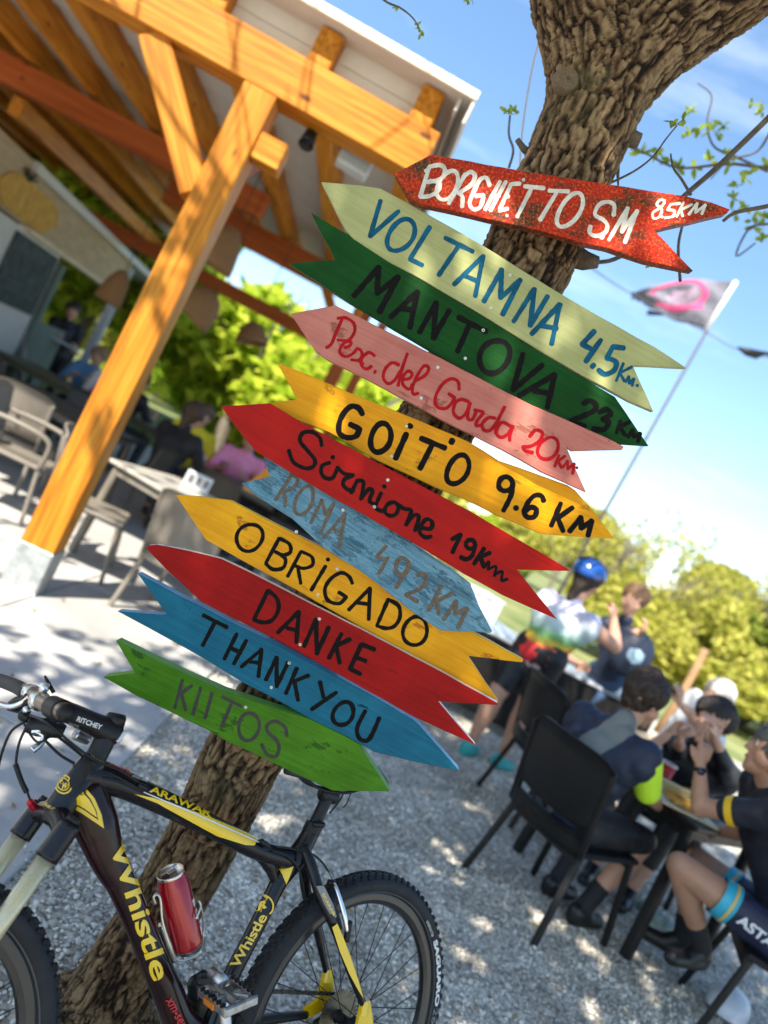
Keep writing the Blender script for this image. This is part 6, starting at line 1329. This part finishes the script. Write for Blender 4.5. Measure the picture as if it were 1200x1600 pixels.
# seat post, collar, saddle ------------------------------------------------
SC = B(514, 1240)
tb('seat_post', [B(488, 1296), B(500, 1270), SC], .0145, matt, 18); tb('seat_collar', [B(485, 1301), B(492, 1287)], .021, matt, 20)
mb = MB(); c = B(498, 1288, .02); mb.box(c, (.035, .014, .012), None, .004); mb.build('collar_bolt', blackpl, bike)
tb('post_clamp', [SC + Vector((-.02, 0, -.005)), SC + Vector((.02, 0, .0))], .018, matt, 12)
sad = []; N1, N2 = 22, 16; vs = []; fs = []
for i in range(N1 + 1):
    u = i / N1; s_ = SC.x - .13 + .27 * u; wd = .070 * (1 - u) ** .75 * (1 - .1 * u) + .019; wd *= min(1, (u + .02) * 9) ** .5; hgt = .048 + .012 * (1 - u) ** 3 - .006 * math.sin(u * 3.1)
    if u > .96: wd *= .6
    for k in range(N2):
        a = 2 * math.pi * k / N2; y = wd * math.cos(a); z = math.sin(a) * .018 - (.010 * (abs(math.cos(a)) ** 2.5)); vs.append(Vector((s_, y, SC.z + hgt + z)))
for i in range(N1):
    for k in range(N2): k2 = (k + 1) % N2; fs.append((i * N2 + k, (i + 1) * N2 + k, (i + 1) * N2 + k2, i * N2 + k2))
fs += [tuple(range(N2)), tuple(N1 * N2 + k for k in range(N2 - 1, -1, -1))]
sd_ = mesh_obj('saddle', vs, fs, mat('saddle_vinyl', (.018, .018, .02), .5, var=.2, bump=.1), bike, True)
for s_ in (1, -1): tb('saddle_rail', [SC + Vector((-.10, .04 * s_, .045)), SC + Vector((-.04, .025 * s_, .012)), SC + Vector((.05, .02 * s_, .012)), SC + Vector((.12, .008 * s_, .045))], .0035, blackpl, 8, parent=sd_)
tb('strap', [B(538, 1237), B(530, 1252), B(515, 1271)], .0022, matt, 6); tb('strap', [B(548, 1240, -.03), B(542, 1255, -.03), B(536, 1262, -.03)], .0016, matt, 6)
# wheels -------------------------------------------------------------------
def wheel(name_, H, nsp=32, tyretext=True):
    w = link(bpy.data.objects.new(name_, None)); w.parent = bike; w.location = H
    mb = MB(); NS, NC = 120, 18; vs = []; fs = []
    def ring(prof, NS=NS, m=rubber, nm='tyre', sm=True):
        K = len(prof); vs = [Vector((r * math.cos(2 * math.pi * i / NS), y, r * math.sin(2 * math.pi * i / NS))) for i in range(NS) for (r, y) in prof]
        fs = [(i * K + k, i * K + (k + 1) % K, ((i + 1) % NS) * K + (k + 1) % K, ((i + 1) % NS) * K + k) for i in range(NS) for k in range(K)]
        return mesh_obj(nm, vs, fs, m, w, sm)
    prof = [(.3065 + .0245 * math.cos(a) * (1.0 if math.cos(a) > 0 else .95), .0255 * math.sin(a)) for a in [2 * math.pi * k / NC for k in range(NC)]]
    ty = ring(prof)
    rim = ring([(.288, .0130), (.284, .0135), (.272, .0125), (.262, .008), (.259, 0), (.262, -.008), (.272, -.0125), (.284, -.0135), (.288, -.013), (.281, -.008), (.281, .008)], m=mat('rim_black', (.02, .021, .023), .28, .3, coat=.3), nm='rim', sm=False)
    ring([(.2935, .0206), (.2905, .0192), (.2905, .0184), (.2935, .0194)], m=mat('tyre_bead', (.055, .06, .065), .4), nm='bead_ring', sm=True)
    # tread knobs: staggered rows of little blocks
    mb = MB(); NB = 84
    for i in range(NB):
        for row, (yy, hr, sz) in enumerate(((0.0045, .0055, (.007, .006)), (-.0045, .0055, (.007, .006)), (.0115, .0052, (.008, .0058)), (-.0115, .0052, (.008, .0058)), (.0188, .0046, (.0085, .0052)), (-.0188, .0046, (.0085, .0052)))):
            a = 2 * math.pi * (i + (.5 if row in (1, 2, 5) else 0) + .25 * (row // 2)) / NB
            b_ = math.asin(max(-1, min(1, yy / .0255))); rr = .3065 + .0245 * math.cos(b_)
            rad = Vector((math.cos(a), 0, math.sin(a))); tan = Vector((-math.sin(a), 0, math.cos(a)))
            nrm = (rad * math.cos(b_) + Yv * math.sin(b_)).normalized(); sd2 = nrm.cross(tan)
            R = Matrix((tan, sd2, nrm)).transposed(); mb.box(rad * rr + Yv * yy + nrm * (hr / 2 - .001), (sz[0], sz[1], hr), R, 0)
    kb = mb.build('tread_knobs', rubber, ty); kb['kind'] = 'stuff'
    mb = MB(); RX = Matrix.Rotation(math.radians(90), 4, 'X'); mb.lathe([(.008, -.05), (.011, -.045), (.022, -.032), (.022, -.027), (.012, -.02), (.012, .02), (.022, .027), (.022, .032), (.011, .045), (.008, .05)], 20, RX); mb.build('hub', matt, w, True)
    for k in range(nsp):
        a = 2 * math.pi * k / nsp; s2 = 1 if k % 2 else -1; cr_ = .55 * (1 if (k // 2) % 2 else -1)
        mb = MB(); mb.tube([Vector((.021 * math.cos(a + cr_ * 2.2), .029 * s2, .021 * math.sin(a + cr_ * 2.2))), Vector((.264 * math.cos(a), .003 * s2, .264 * math.sin(a)))], .00115, 5); mb.build('spoke', blackpl, w)
    return w, ty
wr2, tyR = wheel('rear_wheel', HUBR); wf2, tyF = wheel('front_wheel', HUBF)
def arc_text(body, px0, px1, ri, ro, m, parent, bold=.0, sp=1.0):
    p0, p1 = B(*px0, .019) - HUBR, B(*px1, .019) - HUBR; a0, a1 = math.atan2(p0.z, p0.x), math.atan2(p1.z, p1.x)
    if a1 - a0 > math.pi: a1 -= 2 * math.pi
    if a1 - a0 < -math.pi: a1 += 2 * math.pi
    def fn(u, v):
        a = a0 + (a1 - a0) * u; r = ri + (ro - ri) * v; y = .0255 * math.sqrt(max(0, 1 - ((r - .3065) / .0245) ** 2)) + .0018
        return Vector((r * math.cos(a), y, r * math.sin(a)))
    return text_obj('lettering', body, fn, m, parent, bold, sp)
arc_text('SAGUARO', (679, 1465), (677, 1571), .2950, .3075, wht, tyR, .05)
arc_text('vittoria', (664, 1437), (675, 1460), .2952, .3030, wht, tyR, .0)
arc_text('26', (675, 1574), (668, 1598), .2950, .3070, greyd, tyR, .0)
# cassette, mech, chain, cranks
mb = MB(); RX = Matrix.Rotation(math.radians(90), 4, 'X')
for k in range(9):
    r = .024 + .0042 * k; y = -.050 + .0032 * k; n = 14 + 2 * k; pts = []
    for j in range(2 * n): a = math.pi * j / n; rr = r + (.0022 if j % 2 else -.0016); pts.append(Vector((rr * math.cos(a), y, rr * math.sin(a))) + HUBR)
    mb.prism(pts, Yv * .0016)
mb.build('cassette', mat('steel_dark', (.16, .145, .11), .4, .9, var=.3, vscale=60), bike)
cr0 = BB + Vector((0, -.045, 0))
mb = MB(); n = 36; pts = []
for j in range(2 * n): a = math.pi * j / n; rr = .086 + (.003 if j % 2 else -.001); pts.append(cr0 + Vector((rr * math.cos(a), 0, rr * math.sin(a))))
mb.prism(pts, Yv * .003); mb.build('chainring', mat('steel_dark', (.16, .145, .11)), bike)
mb = MB()
for (a, b_) in ((cr0 + Vector((0, 0, .086)), HUBR + Vector((0, -.045, .040))), (cr0 + Vector((0, 0, -.086)), HUBR + Vector((.01, -.045, -.07)))):
    L_ = (b_ - a).length; n = int(L_ / .0125)
    for k in range(n): p = a.lerp(b_, (k + .5) / n); mb.beam(p - (b_ - a).normalized() * .0055, p + (b_ - a).normalized() * .0055, .0065 if k % 2 else .004, .0085, bevel=.001)
ck = mb.build('chain', mat('chain_steel', (.07, .065, .055), .45, .8), bike); ck['kind'] = 'stuff'
mb = MB(); c = HUBR + Vector((.01, -.06, -.06)); mb.box(c, (.035, .02, .09), Matrix.Rotation(.3, 3, 'Y'), .006); mb.tube([c + Vector((0, 0, -.05)), c + Vector((0, .012, -.05))], .018, 14); mb.build('rear_derailleur', matt, bike)
PD = B(356, 1556, .105)
cra = tb('crank_arm', [BB + Vector((0, .066, 0)), BB.lerp(PD, .5) + Vector((0, .04, 0)), Vector((PD.x, .080, PD.z)) ], [.017, .012, .013], alu, 14, flat=.7, side=Yv)
mb = MB(); pa = B(340, 1527, .075); mb.tube([pa - Yv * .02, pa + Yv * .02], .012, 18); mb.build('crank_end', alu, cra, True)
ped = link(bpy.data.objects.new('pedal', None)); ped.parent = bike; ped.location = PD; ped.rotation_euler = (0, .25, 0)
mb = MB()
for sx in (-1, 1): mb.beam((sx * .034, -.045, 0), (sx * .034, .045, 0), .010, .016, bevel=.003)
for sy in (-1, 1): mb.beam((-.038, sy * .044, 0), (.038, sy * .044, 0), .010, .018, bevel=.003)
mb.beam((0, -.05, 0), (0, .044, 0), .020, .018, bevel=.006); mb.beam((-.034, 0, 0), (.034, 0, 0), .012, .012, bevel=.003); mb.beam((-.03, .03, 0), (.0, -.01, 0), .010, .010, bevel=.003); mb.beam((.03, .03, 0), (.0, -.01, 0), .010, .010, bevel=.003); mb.build('cage', mat('worn_alloy', (.34, .34, .35), .32, .9, var=.3, vscale=60), ped)
mb = MB(); mb.box((.041, 0, 0), (.005, .034, .012), None, .001); mb.build('reflector', mat('amber_reflector', (.55, .16, .01), .2), ped)
mb = MB()
for sx in (-1, 1):
    for k in range(6): mb.box((sx * .034, -.035 + .014 * k, .009), (.008, .006, .006))
mb.build('cage_teeth', blackpl, ped)
mb = MB(); c = B(312, 1540, -.03); mb.box(c, (.05, .03, .05), Matrix.Rotation(.4, 3, 'Y'), .010); mb.box(c + Vector((.01, .02, .02)), (.03, .02, .02), None, .005); mb.build('front_derailleur', matt, bike)
# V brake on the near seat stay
tb('brake_arm', [B(543, 1455, .078), B(537, 1425, .074), B(527, 1392, .060), B(522, 1381, .045)], [.006, .0065, .005, .0045], chrome, 12, flat=.7, side=Yv)
tb('brake_pad', [B(531, 1452, .048), B(523, 1425, .040), B(517, 1408, .040)], [.007, .009, .007], blackpl, 12)
tb('brake_noodle', [B(513, 1362, .012), B(519, 1374, .030), B(525, 1384, .045)], .0022, chrome, 8)
tb('brake_boot', [B(512, 1378, .03), B(520, 1380, .035), B(524, 1386, .04)], [.006, .008, .005], blackpl, 10)
tb('brake_cable', [B(432, 1323, .02), B(455, 1326, .022), B(485, 1333, .024), B(503, 1347, .02), B(514, 1363, .012)], .0024, blackpl, 8)
tb('brake_cable', [B(425, 1330, .024), B(449, 1338, .028), B(463, 1352, .030), B(472, 1375, .030), B(477, 1405, .02), B(484, 1440, -.02)], .0024, blackpl, 8)
tb('arm_link', [B(541, 1470, .074), B(546, 1440, .078)], .0075, blackpl, 10)
# fork ------------------------------------------------------------------
CRN = B(78, 1286)
fk = link(bpy.data.objects.new('suspension_fork', None)); fk.parent = bike
axis = (HUBF + Vector((-.03, 0, 0)) - CRN); axn = axis.normalized(); LA = axis.length
tb('crown', [CRN + Vector((0, .066, 0)), CRN + Vector((-.004, .03, .012)), CRN + Vector((-.005, 0, .016)), CRN + Vector((-.004, -.03, .012)), CRN + Vector((0, -.066, 0))], [.018, .020, .023, .020, .018], carb, 16, parent=fk)
for s_ in (1, -1):
    a = CRN + Yv * .064 * s_; q = lambda t_: a + axis * t_
    tb('crown_sleeve', [a - axn * .018, a + axn * .045], [.0195, .0205], carb, 20, parent=fk); tb('stanchion', [a + axn * .04, q(.62)], .0155, gold_, 20, parent=fk, n=2)
    tb('lower_leg', [q(.56), q(.6), q(.97)], [.0205, .021, .017], carb, 18, parent=fk)
    mb = MB(); mb.tube([a - axn * .018, a - axn * .030], [.014, .012], 14); mb.build('top_cap', matt, fk, True)
a1, a2 = CRN + Yv * .064 + axis * .58, CRN - Yv * .064 + axis * .58; fwd_ = Vector((.04, 0, .0))
tb('fork_arch', [a1, a1 + Vector((.012, -.012, .055)), (a1 + a2) / 2 + Vector((.02, 0, .085)), a2 + Vector((.012, .012, .055)), a2], [.010, .012, .011, .012, .010], carb, 12, parent=fk)
tb('cable_boot', [B(46, 1252, -.045), B(56, 1266, -.05)], [.006, .008], red_, 12, parent=fk)
# stem, bar, controls ----------------------------------------------------
ST, CL_ = B(168, 1150), B(92, 1108)
tb('spacer_stack', [B(146, 1190), B(158, 1168), B(166, 1150)], [.020, .0195, .0195], matt, 20)
stm = tb('stem', [B(182, 1147), B(172, 1143), B(140, 1128), B(108, 1114), B(82, 1107)], [.021, .0235, .0195, .0185, .021], blackpl, 24, flat=1.05, side=Yv)
tb('stem_face', [B(90, 1108) - Yv * .026, B(90, 1108) + Yv * .022], .0200, matt, 24, parent=stm)
TREES[stm.name] = BVHTree.FromPolygons([v.co for v in stm.data.vertices], [p.vertices[:] for p in stm.data.polygons])
txt('lettering', 'RITCHEY', (119, 1126), (38, 14), (3, -7), wht, stm, bold=.02); txt('lettering', 'WCS', (106, 1133), (16, 6), (2, -6), greyd, stm, bold=.02)
tb('steerer_bolts', [B(183, 1160, .022), B(196, 1142, .022)], [.004, .004], alu, 8); mb = MB(); c = B(178, 1133, 0); mb.lathe([(.001, .022), (.016, .021), (.019, .015), (.019, 0)], 20, Matrix.Translation(c)); mb.build('top_cap', blackpl, stm, True)
txt('lettering', 'bikes.com', (141, 1185), (22, 10), (2, -6), yel, stm, bold=.0, drp=False, yb=.0215)
C0_ = B(88, 1107); SW = Vector((-.04, 0, .0))
bar_c = [C0_ + Yv * .045, C0_, C0_ - Yv * .06, C0_ - Yv * .13 + Vector((-.004, 0, .006)), C0_ - Yv * .24 + Vector((-.012, 0, .004)), C0_ - Yv * .40 + Vector((-.030, 0, -.002))]
hb = tb('handlebar', bar_c, [.0155, .0158, .0155, .0125, .0112, .0112], mat('titanium_bar', (.30, .24, .20), .28, .85, var=.15), 22, n=8)
tb('grip', [bar_c[4] + Yv * .075 + Vector((.006, 0, -.003)), bar_c[4], bar_c[5]], [.0145, .0138, .0142], mat('grip_rubber', (.018, .022, .026), .65, bump=.2, bscale=120), 20, parent=hb)
tb('bar_stub_cap', [C0_ + Yv * .040, C0_ + Yv * .050], .0165, blackpl, 20, parent=hb)
tb('clamp_ring', [C0_ - Yv * .075, C0_ - Yv * .090], .0185, chrome, 22, parent=hb); tb('clamp_ring', [C0_ - Yv * .135 + Vector((-.004, 0, .006)), C0_ - Yv * .150 + Vector((-.004, 0, .006))], .0165, chrome, 22, parent=hb)
mb = MB(); c = C0_ - Yv * .080 + Vector((0, 0, .022)); mb.lathe([(.001, .012), (.008, .011), (.009, 0), (.006, -.008)], 14, Matrix.Translation(c)); mb.build('clamp_bolt', chrome, hb, True)
bl_ = link(bpy.data.objects.new('brake_lever', None)); bl_.parent = bike
pL = lambda x, y, yb: B(x, y, yb)
tb('lever_body', [C0_ - Yv * .14, pL(48, 1096, -.13), pL(28, 1100, -.16), pL(16, 1104, -.17)], [.012, .014, .015, .010], matt, 14, parent=bl_)
tb('lever_blade', [pL(52, 1082, -.12), pL(36, 1098, -.135), pL(12, 1104, -.16), pL(-22, 1092, -.22)], [.005, .006, .0055, .006], chrome, 12, parent=bl_)
tb('lever_link', [pL(44, 1108, -.12), pL(36, 1118, -.12), pL(46, 1124, -.11)], [.008, .010, .008], matt, 12, parent=bl_); mb = MB(); c = pL(41, 1109, -.105); mb.lathe([(.001, .006), (.006, .005), (.007, 0), (.005, -.008)], 12, Matrix.Translation(c) @ Matrix.Rotation(-1.2, 4, 'X')); mb.build('lever_bolt', chrome, bl_, True)
sh_ = link(bpy.data.objects.new('shifter', None)); sh_.parent = bike
tb('pod', [pL(42, 1132, -.09), pL(60, 1136, -.08), pL(82, 1138, -.06), pL(100, 1144, -.05)], [.013, .017, .018, .012], matt, 14, parent=sh_)
tb('silver_cover', [pL(50, 1144, -.075), pL(72, 1139, -.060), pL(92, 1131, -.05)], [.005, .008, .005], chrome, 12, parent=sh_)
tb('thumb_lever', [pL(54, 1142, -.07), pL(68, 1150, -.06), pL(64, 1162, -.055), pL(50, 1172, -.055)], [.0045, .005, .0055, .008], chrome, 12, parent=sh_)
tb('gear_indicator', [pL(118, 1146, -.05), pL(138, 1156, -.05)], [.012, .010], alu, 12, parent=sh_); tb('shift_lever', [pL(70, 1056, -.10), pL(76, 1068, -.09), pL(84, 1082, -.08)], [.002, .004, .004], blackpl, 8, parent=sh_)
for P, r in (([pL(38, 1128, -.09), pL(18, 1142, -.10), pL(5, 1170, -.11), pL(-3, 1200, -.12), pL(-12, 1240, -.12)], .0026), ([pL(42, 1134, -.09), pL(31, 1158, -.09), pL(26, 1180, -.085), pL(25, 1196, -.08)], .0026), ([pL(24, 1194, -.08), pL(34, 1222, -.065), pL(42, 1238, -.055)], .0050), ([pL(42, 1236, -.055), pL(48, 1252, -.048)], .0022),
             ([pL(84, 1146, -.05), pL(110, 1166, -.04), pL(140, 1190, -.02), pL(168, 1206, .02), pL(205, 1226, .026), pL(225, 1236, .026)], .0026), ([pL(66, 1152, -.06), pL(92, 1178, -.05), pL(118, 1194, -.03), pL(150, 1212, .022), pL(190, 1222, .026), pL(222, 1238, .0265)], .0026), ([pL(12, 1108, -.16), pL(40, 1116, -.12), pL(72, 1128, .0), pL(110, 1160, .02), pL(146, 1186, .026), pL(188, 1204, .027), pL(216, 1222, .0265)], .0026), ([pL(90, 1140, -.05), pL(60, 1160, -.05), pL(38, 1132, -.1)], .0022)):
    tb('cable_housing', P, r, blackpl, 8)
tb('cable_stop', [pL(216, 1226, .026), pL(228, 1232, .027)], .0055, blackpl, 10); tb('cable_stop', [pL(408, 1314, .025), pL(420, 1322, .026)], .0055, blackpl, 10)
# bottle cage and the can standing in it
canT, canB = B(266, 1362), B(296, 1482); cax = (canB - canT).normalized(); cagem = mat('cage_alloy', (.62, .60, .54), .3, .9)
side_ = cax.cross(Yv).normalized(); Rr = .0305
tb('bottle_cage', [B(243, 1412, .028), B(240, 1402, .030), B(246, 1398, .031), B(251, 1408, .031), B(254, 1440, .03), B(266, 1480, .03), B(275, 1498, .026), B(290, 1500, .024), B(312, 1486, .02), B(318, 1460, .0), B(316, 1425, .01), B(310, 1408, .02), B(314, 1416, .028), B(306, 1436, .034)], .0022, cagem, 8, n=6)
tb('bottle_cage', [B(243, 1412, -.028), B(240, 1402, -.030), B(248, 1398, -.031), B(256, 1440, -.03), B(268, 1482, -.03), B(277, 1498, -.026), B(292, 1500, -.024), B(316, 1486, -.02), B(320, 1460, .0)], .0022, cagem, 8, n=6)
tb('cage_rib', [B(252, 1445, .0), B(262, 1475, .0), B(272, 1500, .0)], [.006, .008, .006], cagem, 10, flat=1.6, side=Yv)
CM = Matrix((side_, Yv - cax * Yv.dot(cax), -cax)).transposed().to_4x4(); CM.translation = canB
can_ = thing('drink_can', 'dark red aluminium drink can standing in the bottle cage of the bicycle', 'can', mat=BM @ CM); Lc = (canT - canB).length
mb = MB(); mb.lathe([(.001, .004), (.020, .003), (.022, 0), (.0255, .004), (Rr, .013), (Rr + .0003, .02), (Rr + .0003, Lc - .026), (Rr - .002, Lc - .017), (.0262, Lc - .006)], 40, caps=False); mb.build('can_body', mat('red_can', (.34, .002, .008), .24, .25, var=.15, vscale=5, coat=.6), can_, True)
mb = MB(); mb.lathe([(.0262, Lc - .006), (.0270, Lc - .001), (.0262, Lc + .0012), (.0248, Lc), (.0240, Lc - .0035), (.001, Lc - .0030)], 40, caps=False); ld2 = mb.build('can_lid', mat('can_alloy', (.62, .55, .50), .25, .95, var=.15, vscale=60), can_, True)
mb = MB(); mb.box((.011, 0, Lc - .0022), (.014, .012, .001), None, .0004); mb.build('opening', mat('dark_hole', (.01, .01, .01), .8), can_); mb = MB(); mb.beam((-.012, 0, Lc - .0012), (.006, 0, Lc - .0008), .010, .0014, bevel=.0005); mb.build('ring_pull', alu, can_)
mb = MB(); mb.lathe([(Rr - .0005, .012), (.0255, .003), (.023, -.0003), (.0265, .003)], 32, caps=False); mb.build('base_rim', alu, can_, True)
for (z0, z1, a0, a1, body) in ((.045, .095, -2.2, -2.75, 'BERO'), (.022, .038, -2.25, -2.7, 'red')):
    def fc(u, v, z0=z0, z1=z1, a0=a0, a1=a1): a = a0 + (a1 - a0) * v; return Vector(((Rr + .0009) * math.cos(a), (Rr + .0009) * math.sin(a), z0 + (z1 - z0) * u))
    pass
def canpt(a, z, e=.0009): return Vector(((Rr + e) * math.cos(a), (Rr + e) * math.sin(a), z))
uvp, fsp = text_mesh('B O', .06)
mesh_obj('white_print', [canpt(2.62 - .42 * (1 - v), .060 + .045 * (1 - u)) for u, v in uvp], fsp, wht, can_)
uvp, fsp = text_mesh('&', .08); mesh_obj('white_print', [canpt(2.72 - .40 * (1 - v), .022 + .022 * (1 - u)) for u, v in uvp], fsp, wht, can_)
